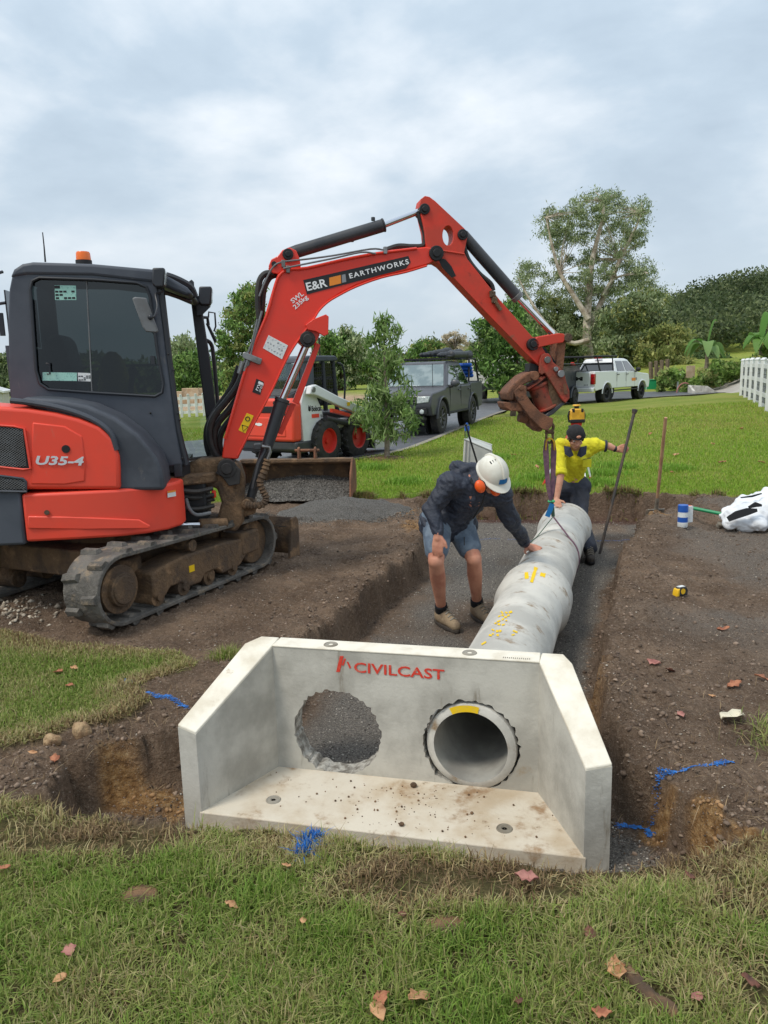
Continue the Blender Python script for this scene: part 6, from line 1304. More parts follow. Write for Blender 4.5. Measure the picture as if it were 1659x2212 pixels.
# ============================================================ wheels shared by the vehicles
def wheel(par, c, ax, r, wd, rim, rimm, lug=0, spokes=8, tyre='tyre'):
    """tyre and rim about axis ax (outer side = +ax)"""
    c = Vector(c); ax = Vector(ax).normalized(); x, y, _ = basis(ax); h = wd / 2
    t_ = MB(); t_.lathe([(-h, rim * 0.9), (-h, rim * 1.05), (-h * 0.96, r * 0.86), (-h * 0.7, r * 0.985), (-h * 0.3, r), (h * 0.3, r), (h * 0.7, r * 0.985), (h * 0.96, r * 0.86), (h, rim * 1.05), (h * 0.86, rim * 0.98), (h * 0.5, rim * 0.95)], c, ax, 32); to = t_.build('tyre', tyre, par)
    if lug:
        l_ = MB()
        for k in range(lug):
            for s_ in (-1, 1):
                a = 2 * math.pi * (k + 0.25 * s_) / lug; e = x * math.cos(a) + y * math.sin(a); tg = ax.cross(e); p0 = c + e * (r * 0.995) + ax * (h * 0.55 * s_); M = Matrix((ax, tg, e)).transposed() @ Matrix.Rotation(0.5 * s_, 3, 'Z')
                l_.box(p0, (wd * 0.42, r * 0.10, r * 0.09), M=M)
        tag(l_.build('tread', tyre, to, smooth=0), kind='stuff')
    w_ = MB(); w_.lathe([(h * 0.9, rim), (h * 0.86, rim * 0.93), (h * 0.35, rim * 0.85), (h * 0.30, 0.001)], c, ax, 28); wo = w_.build('rim', rimm, par)
    hb = MB(); hb.cyl(c + ax * h * 0.3, c + ax * h * 0.62, rim * 0.26, rim * 0.22, 16); hb.build('hub', rimm, wo)
    for k in range(spokes):
        a = 2 * math.pi * k / spokes; e = x * math.cos(a) + y * math.sin(a); s_ = MB(); s_.tube([c + ax * h * 0.5 + e * rim * 0.2, c + ax * h * 0.66 + e * rim * 0.9], [rim * 0.10, rim * 0.075], 6); s_.build('spoke', rimm, wo)
    return to
# ============================================================ skid steer loader
rwc = Zp(712, 999, -0.03); hdg = 57.0; hv = Vector((math.cos(R_(hdg)), math.sin(R_(hdg)), 0)); lv = Vector((-hv.y, hv.x, 0))
skl = rwc + lv * 0.80; skl.z = -0.03
sk = thing('skid_steer_loader', 'red and white skid steer loader with dark cab parked on the road', 'skid steer', skl, hdg)
for sy in (-1, 1):
    for u_ in (0.0, 0.98): wheel(sk, (u_, 0.70 * sy, 0.415), (0, sy, 0), 0.415, 0.27, 0.235, 'rim_red', lug=18, spokes=0)
    up_ = MB(); up_.prism([(-0.62, 0.42), (-0.66, 1.10), (-0.58, 1.36), (-0.42, 1.44), (-0.28, 1.40), (-0.05, 1.02), (0.0, 0.86), (0.50, 0.80), (1.10, 0.78), (1.10, 0.66), (0.45, 0.60), (0.42, 0.44)], 0.55 * sy, 0.70 * sy); upo = up_.build('side_frame', 'white_paint', sk, bevel=0.015)
    la = MB(); la.prism([(-0.55, 1.30), (-0.50, 1.45), (-0.36, 1.47), (0.35, 1.22), (1.15, 0.98), (1.42, 0.86), (1.50, 0.60), (1.46, 0.42), (1.36, 0.42), (1.32, 0.66), (1.20, 0.80), (0.35, 1.04), (-0.35, 1.27)], 0.72 * sy, 0.84 * sy); lao = la.build('lift_arm', 'white_paint', sk, bevel=0.02)
    st_ = MB(); st_.prism([(0.2, 1.005), (1.05, 0.80), (1.05, 0.75), (0.2, 0.93)], 0.70 * sy, 0.80 * sy); st_.build('red_strip', 'body_red', lao, bevel=0.006)
    cy = MB(); cy.cyl((-0.05, 0.78 * sy, 0.84), (1.0, 0.78 * sy, 0.62), 0.055, None, 16); cy.build('lift_cylinder', 'cyl_black', lao)
    cy = MB(); cy.cyl((-0.46, 0.70 * sy, 1.38), (-0.46, 0.86 * sy, 1.38), 0.05, None, 16); cy.build('pivot_pin', 'steel', lao)
tb_ = MB(); tb_.box((0.35, 0, 0.62), (1.9, 1.06, 0.62)); tb_.build('chassis', 'black', sk, bevel=0.03)
bm_ = MB(); bm_.prism([(-0.86, 0.30), (-0.72, 0.24), (0.1, 0.26), (0.1, 0.46), (-0.86, 0.46)], -0.72, 0.72); bm_.build('rear_bumper', 'cyl_black', sk, bevel=0.03)
tg_ = MB(); tg_.prism([(-0.70, 0.46), (0.70, 0.46), (0.72, 1.14), (0.64, 1.24), (-0.64, 1.24), (-0.72, 1.14)], -0.90, -0.66, ax='x'); tgo = tg_.build('tailgate', 'body_red', sk, bevel=0.05, seg=3)
g_ = MB(); g_.prism([(-0.52, 0.55), (0.52, 0.55), (0.52, 0.90), (-0.52, 0.90)], -0.912, -0.88, ax='x'); g_.build('pressed_panel', 'body_red', tgo, bevel=0.02)
for sy in (-1, 1):
    g_ = MB(); g_.prism([(0.50 * sy, 0.93), (0.66 * sy, 0.93), (0.66 * sy, 1.16), (0.50 * sy, 1.16)], -0.915, -0.89, ax='x'); lo_ = g_.build('lamp_recess', 'black', tgo, bevel=0.01)
    g_ = MB(); g_.prism([(0.535 * sy, 0.96), (0.63 * sy, 0.96), (0.63 * sy, 1.12), (0.535 * sy, 1.12)], -0.925, -0.91, ax='x'); g_.build('tail_lamp', 'tail_red', tgo, bevel=0.006)
g_ = MB(); g_.prism([(-0.44, 0.98), (0.44, 0.98), (0.44, 1.10), (-0.44, 1.10)], -0.912, -0.89, ax='x'); g_.build('air_slot', 'black', tgo, bevel=0.02)
for y_ in (-0.3, 0.3):
    g_ = MB(); g_.cyl((-0.918, y_, 1.16), (-0.90, y_, 1.16), 0.04, None, 16); g_.build('round_hole', 'black', tgo)
g_ = MB(); g_.prism([(0.02, 0.78), (0.10, 0.80), (0.16, 0.79), (0.22, 0.85), (0.19, 0.76), (0.10, 0.74), (0.04, 0.75)], -0.918, -0.91, ax='x'); g_.build('white_bird_mark', 'white_ink', tgo)
hd_ = MB(); hd_.prism([(-0.86, 1.22), (-0.80, 1.28), (-0.30, 1.40), (-0.30, 1.2), (-0.86, 1.2)], -0.50, 0.50); ho_ = hd_.build('engine_cover', 'cyl_black', sk, bevel=0.02)
for k in range(9): l_ = MB(); l_.box((-0.78 + 0.05 * k, 0, 1.302 + 0.011 * k), (0.02, 0.9, 0.012)); l_.build('louvre', 'grey_paint', ho_)
CW = 0.44
for sy in (-1, 1):
    for (a, b_) in (((-0.30, 1.2), (-0.22, 1.92)), ((0.42, 0.95), (0.40, 1.93)), ((0.80, 0.9), (0.72, 1.93))):
        p_ = MB(); p_.tube([(a[0], CW * sy, a[1]), (b_[0], (CW - 0.02) * sy, b_[1])], 0.045, 8); p_.build('cab_post', 'cab_frame', sk)
    sp_ = MB(); sp_.prism([(-0.32, 1.20), (-0.26, 1.92), (0.06, 1.93), (0.06, 1.2)], (CW - 0.05) * sy, (CW + 0.03) * sy); sp_.build('cab_side_panel', 'cab_dark', sk, bevel=0.02)
    gl_ = MB(); gl_.prism([(0.06, 1.05), (0.06, 1.86), (0.70, 1.86), (0.74, 1.05)], (CW - 0.012) * sy, (CW - 0.006) * sy); gl_.build('cab_side_glass', 'cab_glass', sk)
    me_ = MB()
    for k in range(11): me_.tube([(0.08 + 0.06 * k, (CW + 0.005) * sy, 1.05), (0.08 + 0.06 * k, (CW + 0.005) * sy, 1.88)], 0.005, 4)
    for k in range(12): me_.tube([(0.06, (CW + 0.005) * sy, 1.08 + 0.07 * k), (0.72, (CW + 0.005) * sy, 1.08 + 0.07 * k)], 0.005, 4)
    tag(me_.build('window_mesh', 'black', sk, smooth=0), kind='stuff')
    hr_ = MB(); hr_.tube(spline([(0.78, 0.5 * sy, 1.86), (0.92, 0.52 * sy, 1.80), (0.98, 0.52 * sy, 1.5), (0.95, 0.5 * sy, 1.0)], 4), 0.02, 8); hr_.build('grab_rail', 'cab_frame', sk)
rf_ = MB(); rf_.prism([(-0.34, 1.86), (-0.30, 1.96), (-0.1, 2.0), (0.72, 2.0), (0.80, 1.94), (0.78, 1.90), (-0.2, 1.88)], -0.50, 0.50); rf_.build('cab_roof', 'cab_dark', sk, bevel=0.03)
rw_ = MB(); rw_.prism([(-0.40, 1.40), (0.40, 1.40), (0.39, 1.86), (-0.39, 1.86)], -0.30, -0.295, ax='x'); rw_.build('rear_window', 'cab_glass_clear', sk)
se_ = MB(); se_.prism([(0.0, 0.95), (0.40, 0.95), (0.42, 1.08), (0.12, 1.1), (0.02, 1.62), (-0.08, 1.62)], -0.25, 0.25); se_.build('seat', 'black', sk, bevel=0.03)
bk_ = MB(); bk_.prism([(1.52, 0.12), (2.25, 0.10), (2.26, 0.14), (1.75, 0.20), (1.60, 0.36), (1.62, 0.62), (1.52, 0.66), (1.46, 0.4)], -0.84, 0.84); bko = bk_.build('front_bucket', 'steel', sk, bevel=0.008)
for sy in (-1, 1):
    e_ = MB(); e_.prism([(1.50, 0.12), (2.24, 0.10), (1.95, 0.44), (1.64, 0.62), (1.52, 0.6)], 0.83 * sy, 0.86 * sy); e_.build('bucket_side', 'plastic_grey', bko, bevel=0.004)
text('lettering', 'Bobcat', 'ink', sk, (-0.36, -0.705, 0.98), (1, 0, 0), (0, 0, 1), 0.30, 0.10, bold=0.02)
text('lettering', 'S550', 'ink', sk, (-0.10, -0.705, 0.86), (1, 0, 0), (0, 0, 1), 0.14, 0.05)
g_ = MB(); g_.prism([(-0.36, 0.86), (-0.14, 0.86), (-0.14, 0.93), (-0.36, 0.93)], -0.706, -0.70); g_.build('red_label', 'body_red', sk)
g_ = MB(); g_.ball((-0.42, -0.704, 1.03), (0.04, 0.004, 0.045), 10, 6); g_.prism([(-0.455, 1.05), (-0.44, 1.10), (-0.425, 1.06), (-0.41, 1.06), (-0.395, 1.10), (-0.385, 1.05)], -0.706, -0.70); g_.build('cat_emblem', 'ink', sk)
g_ = MB(); g_.box((0.62, -0.845, 1.07), (0.10, 0.004, 0.07)); g_.build('yellow_label', 'sticker_yellow', sk)

# ============================================================ loader bucket with gravel in front of it
LB = Frame((-1.18, 9.86, 0.0), -6.0); LB.loc.z = gz(-1.1, 9.7) + 0.01
lb = thing('loader_bucket', 'rusty wide loader bucket lying on the soil full of grey gravel', 'bucket', LB.loc, -6)
prof = [(0.0, 0.0), (0.02, 0.012), (0.42, 0.02), (0.52, 0.10), (0.56, 0.30), (0.50, 0.44), (0.30, 0.50), (0.28, 0.47), (0.44, 0.42), (0.50, 0.30), (0.48, 0.12), (0.40, 0.04)]
c_ = MB(); c_.prism(prof, -0.75, 0.75, ax='x'); c_.build('shell', 'muddy_steel', lb, bevel=0.004)
for sx in (-1, 1):
    c_ = MB(); c_.prism([(-0.01, 0.0), (0.44, 0.0), (0.56, 0.12), (0.58, 0.32), (0.50, 0.48), (0.28, 0.52), (0.08, 0.34)], 0.74 * sx, 0.765 * sx, ax='x'); c_.build('side_plate', 'rust', lb, bevel=0.004)
c_ = MB(); c_.box((0, 0.34, 0.50), (1.52, 0.14, 0.05)); c_.build('top_beam', 'muddy_steel', lb, bevel=0.01)
for x_ in (0.02, 0.24):
    c_ = MB(); c_.prism([(0.28, 0.52), (0.40, 0.52), (0.39, 0.62), (0.35, 0.68), (0.30, 0.66)], x_, x_ + 0.03, ax='x'); c_.build('lifting_ear', 'rust', lb, bevel=0.008)
c_ = MB(); c_.cyl((-0.02, 0.345, 0.63), (0.31, 0.345, 0.63), 0.02, None, 12); c_.build('cross_pin', 'rust', lb)
def mound(name, cx, cy, rx, ry, h, par=None, z0=None, n=44, label=None, rot=0, clipf=None):
    """a heap of loose gravel draped from a rough height field, then covered with pebbles"""
    us = np.linspace(-1, 1, n); U, V_ = np.meshgrid(us, us); rr = np.hypot(U, V_); X = cx + U * rx; Y = cy + V_ * ry
    Zz = h * np.clip(1 - rr ** 1.6, -0.2, 1) + 0.05 * h * fbm(X * 9, Y * 9, 3, 61) * 3; base = H(X, Y) if z0 is None else np.full(X.shape, z0)
    Zz = base + Zz - 0.015; V3 = np.stack([X.ravel(), Y.ravel(), Zz.ravel()], 1); i_ = (np.arange(n - 1)[:, None] * n + np.arange(n - 1)[None]).ravel(); F_ = np.stack([i_, i_ + 1, i_ + n + 1, i_ + n], 1)
    return V3, F_
mat('gravel', (120, 116, 110), (74, 71, 67), 95, 0.35, 0.62, rough=0.95, bump=1.0, bs=110)
V3, F_ = mound('g', 0, 0.20, 0.72, 0.34, 0.20, z0=0.10); sx_ = V3[:, 0].copy()
V3[:, 2] = 0.03 + 0.20 * np.clip((V3[:, 1] + 0.02) / 0.5, 0, 1) * (1 + 0.25 * np.sin(V3[:, 0] * 3.1 + 1)) + 0.05 * fbm(V3[:, 0] * 7, V3[:, 1] * 7, 3, 4); V3[:, 0] = np.clip(V3[:, 0], -0.735, 0.735)
o_ = raw('gravel_load', V3, F_, 'gravel', parent=lb, smooth=True); tag(o_, kind='stuff')
gq = np.random.default_rng(77); kq = gq.integers(0, len(V3), 5000); Pq = V3[kq] + gq.normal(0, 0.012, (5000, 3)) * np.array([1, 1, 0.3]); sq = gq.uniform(0.005, 0.011, 5000)
bq = np.array([[1, 0, 0], [-0.5, 0.87, 0], [-0.5, -0.87, 0], [0, 0, 0.9], [0, 0, -0.9]]); Vq = (Pq[:, None] + bq[None] * sq[:, None, None] * gq.uniform(0.7, 1.3, (5000, 5, 1))).reshape(-1, 3); Vq[:, 0] = np.clip(Vq[:, 0], -0.738, 0.738)
fq = np.array([[0, 1, 3], [1, 2, 3], [2, 0, 3], [1, 0, 4], [2, 1, 4], [0, 2, 4]]); tag(raw('gravel_grains', Vq, (np.arange(5000)[:, None, None] * 5 + fq[None]).reshape(-1, 3), 'pebbles', np.repeat(np.array([lin(c)[:3] for c in ((118, 113, 106), (90, 86, 81), (150, 144, 136), (76, 72, 68))])[gq.integers(0, 4, 5000)], 5, 0), lb), kind='stuff')
V3, F_ = mound('gravel_pile', -0.48, 9.05, 0.85, 0.55, 0.19); tag(raw('gravel_pile', V3, F_, 'gravel', smooth=True), 'low heap of loose grey gravel spilled in front of the loader bucket', 'gravel', kind='stuff')

# ============================================================ pickups
def pickup(root, body, P):
    fo, wb, ro, hw_, hood, belt, roof, bed, sill = P['fo'], P['wb'], P['ro'], P['hw'], P['hood'], P['belt'], P['roof'], P['bed'], P['sill']; r = P['r']
    def archpts(c): return [(c + (r + 0.07) * math.cos(R_(a)), r + (r + 0.07) * math.sin(R_(a))) for a in range(-6, 187, 16)]
    ar = lambda c: [p for p in archpts(c) if p[1] > sill - 0.02]
    cabr = P['cabr']
    low = [(fo - 0.10, sill - 0.02), (fo, sill + 0.18), (fo + 0.02, hood - 0.30), (fo - 0.05, hood - 0.06), (fo - 0.16, hood), (P['cowl'] + 0.2, hood + 0.08), (P['cowl'], belt), (cabr, belt), (cabr - 0.02, bed), (-wb - ro + 0.02, bed), (-wb - ro, bed - 0.3), (-wb - ro + 0.04, sill + 0.1), (-wb - ro + 0.14, sill)]
    low += ar(-wb)[::-1] + ar(0.0)[::-1]
    wf = lambda p, q: 1.0 - 0.05 * max(0, (q - 0.85)) - 0.09 * max(0, p - fo + 0.5) - 0.05 * max(0, 0.6 - q)
    b_ = MB(); b_.prism(low, -hw_, hw_, w=wf); bo_ = b_.build('body', body, root, bevel=0.07, seg=4)
    rx0, rx1 = P['roof0'], P['roof1']
    gh = [(P['cowl'] + 0.02, belt - 0.04), (rx0 + 0.12, roof - 0.07), (rx0 - 0.15, roof - 0.01), ((rx0 + rx1) / 2, roof), (rx1 + 0.1, roof - 0.02), (rx1, roof - 0.08), (cabr - 0.02, belt - 0.04)]
    wg = lambda p, q: (1.0 - 0.20 * (q - belt) / (roof - belt) - 0.08 * ((q - belt) / (roof - belt)) ** 2) * 0.965
    g_ = MB(); g_.prism(gh, -hw_, hw_, w=wg); g_.build('cabin', body, root, bevel=0.06, seg=4)
    y_at = lambda z: hw_ * wg(0, z)
    for sy in (-1, 1):
        t0 = (rx0 + 0.06 - P['cowl']) / (roof - belt)
        z0_, z1_ = belt + 0.035, roof - 0.13; wa = P['cowl'] - 0.02
        for (ua, ub, uc, ud) in ((wa - 0.14, (rx0 - 0.02), (P['bp'] + 0.05), (P['bp'] + 0.05)), (P['bp'] - 0.06, P['bp'] - 0.06, rx1 + 0.16, cabr + 0.20)):
            n_ = MB(); q = [(ua, z0_), (ub, z1_), (uc, z1_), (ud, z0_)]
            n_.add([(u_, (y_at(z_) + 0.006) * sy, z_) for u_, z_ in q] + [(u_, (y_at(z_) - 0.02) * sy, z_) for u_, z_ in q], [(0, 1, 2, 3), (7, 6, 5, 4)] + [(i, (i + 1) % 4, 4 + (i + 1) % 4, 4 + i) for i in range(4)]); n_.build('side_window', 'car_glass', root, bevel=0.004)
        for u_ in (P['bp'], cabr + 0.08, P['cowl'] - 0.25):
            s_ = MB(); s_.box((u_, hw_ * wf(u_, 0.9) * sy, (belt + sill) / 2 + 0.05), (0.008, 0.012, belt - sill - 0.1)); s_.build('door_seam', 'black', bo_)
        for u_ in (P['bp'] + 0.16, cabr + 0.24):
            s_ = MB(); s_.tube([(u_ - 0.10, hw_ * sy, belt - 0.12), (u_, (hw_ + 0.03) * sy, belt - 0.115), (u_ + 0.08, hw_ * sy, belt - 0.12)], 0.018, 6); s_.build('door_handle', P.get('handle', body), bo_)
        s_ = MB(); s_.ball((P['cowl'] - 0.22, (hw_ + 0.14) * sy, belt + 0.08), (0.07, 0.13, 0.10), 12, 8); mo_ = s_.build('wing_mirror', P.get('mirror', body), root); s_ = MB(); s_.tube([(P['cowl'] - 0.24, (hw_ - 0.04) * sy, belt - 0.01), (P['cowl'] - 0.22, (hw_ + 0.08) * sy, belt + 0.0)], 0.035, 8); s_.build('mirror_stalk', 'black', mo_)
        for u_ in (0.0, -wb):
            wheel(root, (u_, (hw_ - 0.13) * sy, r), (0, sy, 0), r, 0.26, r * 0.62, 'rim_dark' if not P.get('black_rim') else 'black', 0, P.get('spokes', 9))
            f_ = MB(); f_.tube([(u_ + (r + 0.085) * math.cos(R_(a)), (hw_ * wf(u_, 0.6) + 0.004) * sy, r + (r + 0.085) * math.sin(R_(a))) for a in range(0, 181, 12)], 0.03, 6); f_.build('wheel_arch', P.get('flare', body), root)
            f_ = MB(); f_.cyl((u_, (hw_ - 0.36) * sy, r), (u_, (hw_ - 0.32) * sy, r), r + 0.05, None, 24); f_.build('arch_liner', 'black', root)
        s_ = MB(); s_.box((-wb / 2, (hw_ - 0.02) * sy, sill - 0.03), (wb - 2 * r - 0.2, 0.10, 0.05)); s_.build('side_step', 'black', root, bevel=0.015)
    def slope(nm, m_, u0_, z0_, u1_, z1_, k0=0.90, k1=0.90, off=0.008):
        dx_, dz_ = u1_ - u0_, z1_ - z0_; l_ = math.hypot(dx_, dz_); nx_, nz_ = -dz_ / l_ * off, dx_ / l_ * off
        if (u0_ > cabr) and nx_ * 1 < 0 and u0_ > P['bp']: nx_, nz_ = -nx_, -nz_
        q = [(u0_, y_at(z0_) * k0, z0_), (u0_, -y_at(z0_) * k0, z0_), (u1_, -y_at(z1_) * k1, z1_), (u1_, y_at(z1_) * k1, z1_)]; n_ = MB()
        n_.add([(a + nx_, b2, c2 + nz_) for a, b2, c2 in q] + [(a - nx_ * 2, b2, c2 - nz_ * 2) for a, b2, c2 in q], [(0, 1, 2, 3), (7, 6, 5, 4)] + [(i, (i + 1) % 4, 4 + (i + 1) % 4, 4 + i) for i in range(4)]); return n_.build(nm, m_, root, bevel=0.004)
    wk = 0.08 / (roof - belt)
    slope('windscreen', 'windscreen', P['cowl'] - 0.04, belt + 0.02, rx0 + 0.15, roof - 0.10)
    slope('rear_window', 'car_glass', rx1 + 0.015 - 0.02, roof - 0.14, cabr - 0.01, belt + 0.05, off=-0.012)
    bd_ = MB(); bd_.box(((cabr - 0.1 - wb - ro) / 2, 0, bed + 0.004), (wb + ro + cabr - 0.2, hw_ * 1.72, 0.03)); bd_.build('tonneau', 'black', root, bevel=0.01)
    return bo_
# ---- grey ute facing the camera
fwc = Zp(957, 938, -0.03); rvc = Zp(1016, 921, -0.03); hv = (fwc - rvc); hv.z = 0; hv.normalize(); lv = Vector((-hv.y, hv.x, 0)); ul = fwc - lv * 0.95; ul.z = -0.035
am_ = thing('parked_ute', 'dark grey dual cab ute with roof load parked on the road facing the camera', 'ute', ul, math.degrees(math.atan2(hv.y, hv.x)))
PA = dict(fo=0.88, wb=3.05, ro=1.15, hw=0.965, hood=1.10, belt=1.24, roof=1.92, bed=1.30, sill=0.56, r=0.45, cowl=-0.42, roof0=-1.28, roof1=-2.55, cabr=-2.82, bp=-1.72, mirror='ute_grey')
bo_ = pickup(am_, 'ute_grey', PA)
g_ = MB(); g_.box((0.885, 0, 0.93), (0.05, 1.10, 0.19)); g_.build('grille', 'black', am_, bevel=0.01)
for z_ in (0.88, 0.95): g_ = MB(); g_.box((0.915, 0, z_), (0.02, 1.08, 0.018)); g_.build('grille_bar', 'steel', am_)
g_ = MB(); g_.ring((0.925, 0, 0.93), (1, 0, 0), 0.085, 0.012, 24, 6); g_.prism([(-0.06, 0.98), (-0.045, 0.98), (0.0, 0.88), (0.045, 0.98), (0.06, 0.98), (0.01, 0.86), (-0.01, 0.86)], 0.915, 0.93, ax='x'); g_.build('round_emblem', 'chrome', am_)
for sy in (-1, 1):
    g_ = MB(); g_.prism([(0.50 * sy, 0.84), (0.86 * sy, 0.88), (0.875 * sy, 1.03), (0.54 * sy, 1.02)], 0.72, 0.905, ax='x'); g_.build('headlamp', 'headlamp', am_, bevel=0.02)
    g_ = MB(); g_.prism([(0.50 * sy, 0.56), (0.82 * sy, 0.58), (0.80 * sy, 0.74), (0.52 * sy, 0.70)], 0.78, 0.91, ax='x'); fo_ = g_.build('fog_lamp_recess', 'black', am_, bevel=0.015)
    g_ = MB(); g_.ball((0.915, 0.68 * sy, 0.645), (0.02, 0.06, 0.06), 14, 8); g_.build('fog_lamp', 'headlamp', am_)
g_ = MB(); g_.box((0.895, 0, 0.62), (0.05, 0.9, 0.13)); g_.build('lower_intake', 'black', am_, bevel=0.02)
g_ = MB(); g_.box((0.80, 0, 0.46), (0.2, 1.5, 0.10)); g_.build('bash_plate', 'black', am_, bevel=0.03)
g_ = MB(); g_.tube([(-0.42, 0.55, 1.20), (-0.40, 0.55, 1.85)], 0.008, 5); g_.build('aerial', 'black', am_)
for y_ in (-0.62, 0.62): g_ = MB(); g_.tube([(-1.15, y_, 1.96), (-3.9, y_, 1.98)], 0.022, 6); g_.build('roof_rail', 'black', am_)
for u_ in (-1.2, -1.7, -2.2, -2.6): g_ = MB(); g_.box((u_, 0, 1.985), (0.05, 1.4, 0.03)); g_.build('rack_bar', 'black', am_)
awn = thing('rolled_awning', 'rolled black awning strapped along the ute roof rack', 'awning', ul, math.degrees(math.atan2(hv.y, hv.x)))
g_ = MB(); g_.tube([(-1.62, 0.72, 2.08), (-1.66, 0.72, 2.08), (-2.5, 0.72, 2.09), (-3.0, 0.72, 2.10)], [0.05, 0.10, 0.105, 0.095], 16); g_.build('roll', 'tarp_black', awn); g_ = MB(); g_.tube([(-1.1, 0.74, 2.03), (-1.64, 0.74, 2.04)], 0.035, 10); g_.build('arm_tube', 'black', awn)
tnt = thing('folded_tent', 'folded black canvas roof tent bundle on top of the ute', 'tent', ul, math.degrees(math.atan2(hv.y, hv.x)))
b_ = MB(); b_.cap(Vector((-1.9, -0.25, 2.10)), Vector((-3.6, 0.05, 2.22)), 0.08, 0.14, 12); b_.cap(Vector((-2.1, 0.2, 2.08)), Vector((-3.7, 0.35, 2.16)), 0.07, 0.15, 12); b_.cap(Vector((-3.2, 0.55, 2.08)), Vector((-3.9, 0.6, 2.10)), 0.11, 0.16, 12)
organic('canvas', b_, 'tarp_black', tnt, 0.03, 2, wrk(4, 0.06, 41))
for k in range(4):
    br_k = thing('bedroll', 'row %s of the stacked blue bedrolls on the grey ute tray, counted from the top' % ('one', 'two', 'three', 'four')[k], 'bedroll', ul, math.degrees(math.atan2(hv.y, hv.x)), 'blue bedrolls on the ute'); g_ = MB(); g_.cap((-3.10 - 0.06 * k, -0.55, 1.78 - 0.105 * k), (-3.10 - 0.06 * k, 0.86, 1.80 - 0.105 * k), 0.058, 0.058, 12); g_.build('roll', 'bedroll_blue', br_k)
for sy in (-1, 1): g_ = MB(); g_.tube([(-2.95, 0.85 * sy, 1.28), (-3.2, 0.80 * sy, 1.98), (-3.9, 0.8 * sy, 1.98), (-4.1, 0.85 * sy, 1.28)], 0.03, 8); g_.build('tray_rack', 'black', am_)
# ---- white pickup
fwc = Zp(1386, 861, 0.0); rvc = Zp(1311, 869, 0.0); hv = (fwc - rvc); hv.z = 0; wbl = hv.length; hv.normalize(); lv = Vector((-hv.y, hv.x, 0)); ml = fwc + lv * 1.0; ml.z = -0.02
RA = math.degrees(math.atan2(hv.y, hv.x))
rm = thing('parked_pickup', 'white crew cab pickup with black bed rack parked on the far road', 'pickup', ml, RA)
PRm = dict(fo=0.98, wb=wbl, ro=1.25, hw=1.0, hood=1.22, belt=1.36, roof=1.98, bed=1.42, sill=0.56, r=0.42, cowl=-0.62, roof0=-1.3, roof1=-2.72, cabr=-2.92, bp=-1.85, mirror='black', handle='black', black_rim=True, spokes=5)
pickup(rm, 'car_white', PRm)
tu = -wbl - 1.25
g_ = MB(); g_.box((tu - 0.01, 0, 1.06), (0.05, 1.56, 0.62)); tgo = g_.build('tailgate', 'car_white', rm, bevel=0.02)
text('tailgate_lettering', 'RAM', 'ink', tgo, (tu - 0.04, 0.56, 1.02), (0, -1, 0), (0, 0, 1), 1.0, 0.17, bold=0.05)
text('tailgate_lettering', '4X4', 'ink', tgo, (tu - 0.04, -0.50, 0.80), (0, -1, 0), (0, 0, 1), 0.2, 0.06)
for sy in (-1, 1):
    g_ = MB(); g_.box((tu + 0.04, 0.90 * sy, 1.08), (0.16, 0.19, 0.46)); g_.build('tail_lamp', 'tail_red', rm, bevel=0.02)
g_ = MB(); g_.box((tu - 0.08, 0, 0.62), (0.22, 1.96, 0.20)); bpo = g_.build('rear_bumper', 'car_white', rm, bevel=0.04)
g_ = MB(); g_.box((tu - 0.195, 0.0, 0.64), (0.02, 0.46, 0.15)); pl_ = g_.build('number_plate', 'ink', rm); text('plate_lettering', 'BRYANT', 'white_ink', pl_, (tu - 0.208, 0.19, 0.605), (0, -1, 0), (0, 0, 1), 0.38, 0.08)
g_ = MB(); g_.box((-1.95 - 0.8, 0, 2.005), (0.12, 0.36, 0.05)); g_.build('brake_lamp', 'tail_red', rm)
for u_ in (-3.05, -4.6):
    g_ = MB(); g_.tube([(u_ + (0.12 if u_ < -4 else -0.1), 0.94, 1.42), (u_, 0.84, 2.06), (u_, -0.84, 2.06), (u_ + (0.12 if u_ < -4 else -0.1), -0.94, 1.42)], 0.04, 8); g_.build('rack_hoop', 'black', rm)
for y_ in (-0.84, 0.84): g_ = MB(); g_.tube([(-2.6, y_, 2.08), (-4.9, y_, 2.08)], 0.03, 8); g_.build('rack_rail', 'black', rm)
g_ = MB(); g_.box((-1.0, -1.003, 0.98), (0.4, 0.006, 0.14)); g_.build('door_logo', 'orange_ink', rm)
g_ = MB(); g_.box((-0.72, -1.003, 1.0), (0.16, 0.007, 0.12)); g_.build('door_logo', 'grey_ink', rm)
for sy in (-1, 1): g_ = MB(); g_.box((-wbl - 0.52, 0.86 * sy, 0.42), (0.02, 0.26, 0.50)); g_.build('mud_flap', 'black', rm)

# ============================================================ white tipper truck
tp0 = Zp(1062, 873, -0.08); TA = 74.0
tt = thing('tipper_truck', 'dirty white tipper truck parked behind the grey ute', 'truck', (tp0.x + 0.5, tp0.y + 2.2, -0.08), TA)
g_ = MB(); g_.prism([(-2.1, 1.0), (2.0, 1.0), (2.0, 2.25), (-2.1, 2.25)], -1.1, 1.1); g_.build('tipper_body', 'truck_white', tt, bevel=0.03)
for k in range(4):
    for sy in (-1, 1): g_ = MB(); g_.box((-1.7 + 1.1 * k, 1.12 * sy, 1.62), (0.10, 0.06, 1.2)); g_.build('body_rib', 'truck_white', tt, bevel=0.01)
g_ = MB(); g_.box((-2.13, 0, 1.6), (0.05, 2.1, 1.2)); g_.build('tail_board', 'truck_white', tt, bevel=0.01)
g_ = MB(); g_.box((-0.2, 0, 0.82), (5.2, 0.9, 0.24)); g_.build('chassis', 'black', tt)
g_ = MB(); g_.box((-2.0, 0, 0.92), (0.10, 2.2, 0.14)); g_.build('rear_bar', 'truck_white', tt)
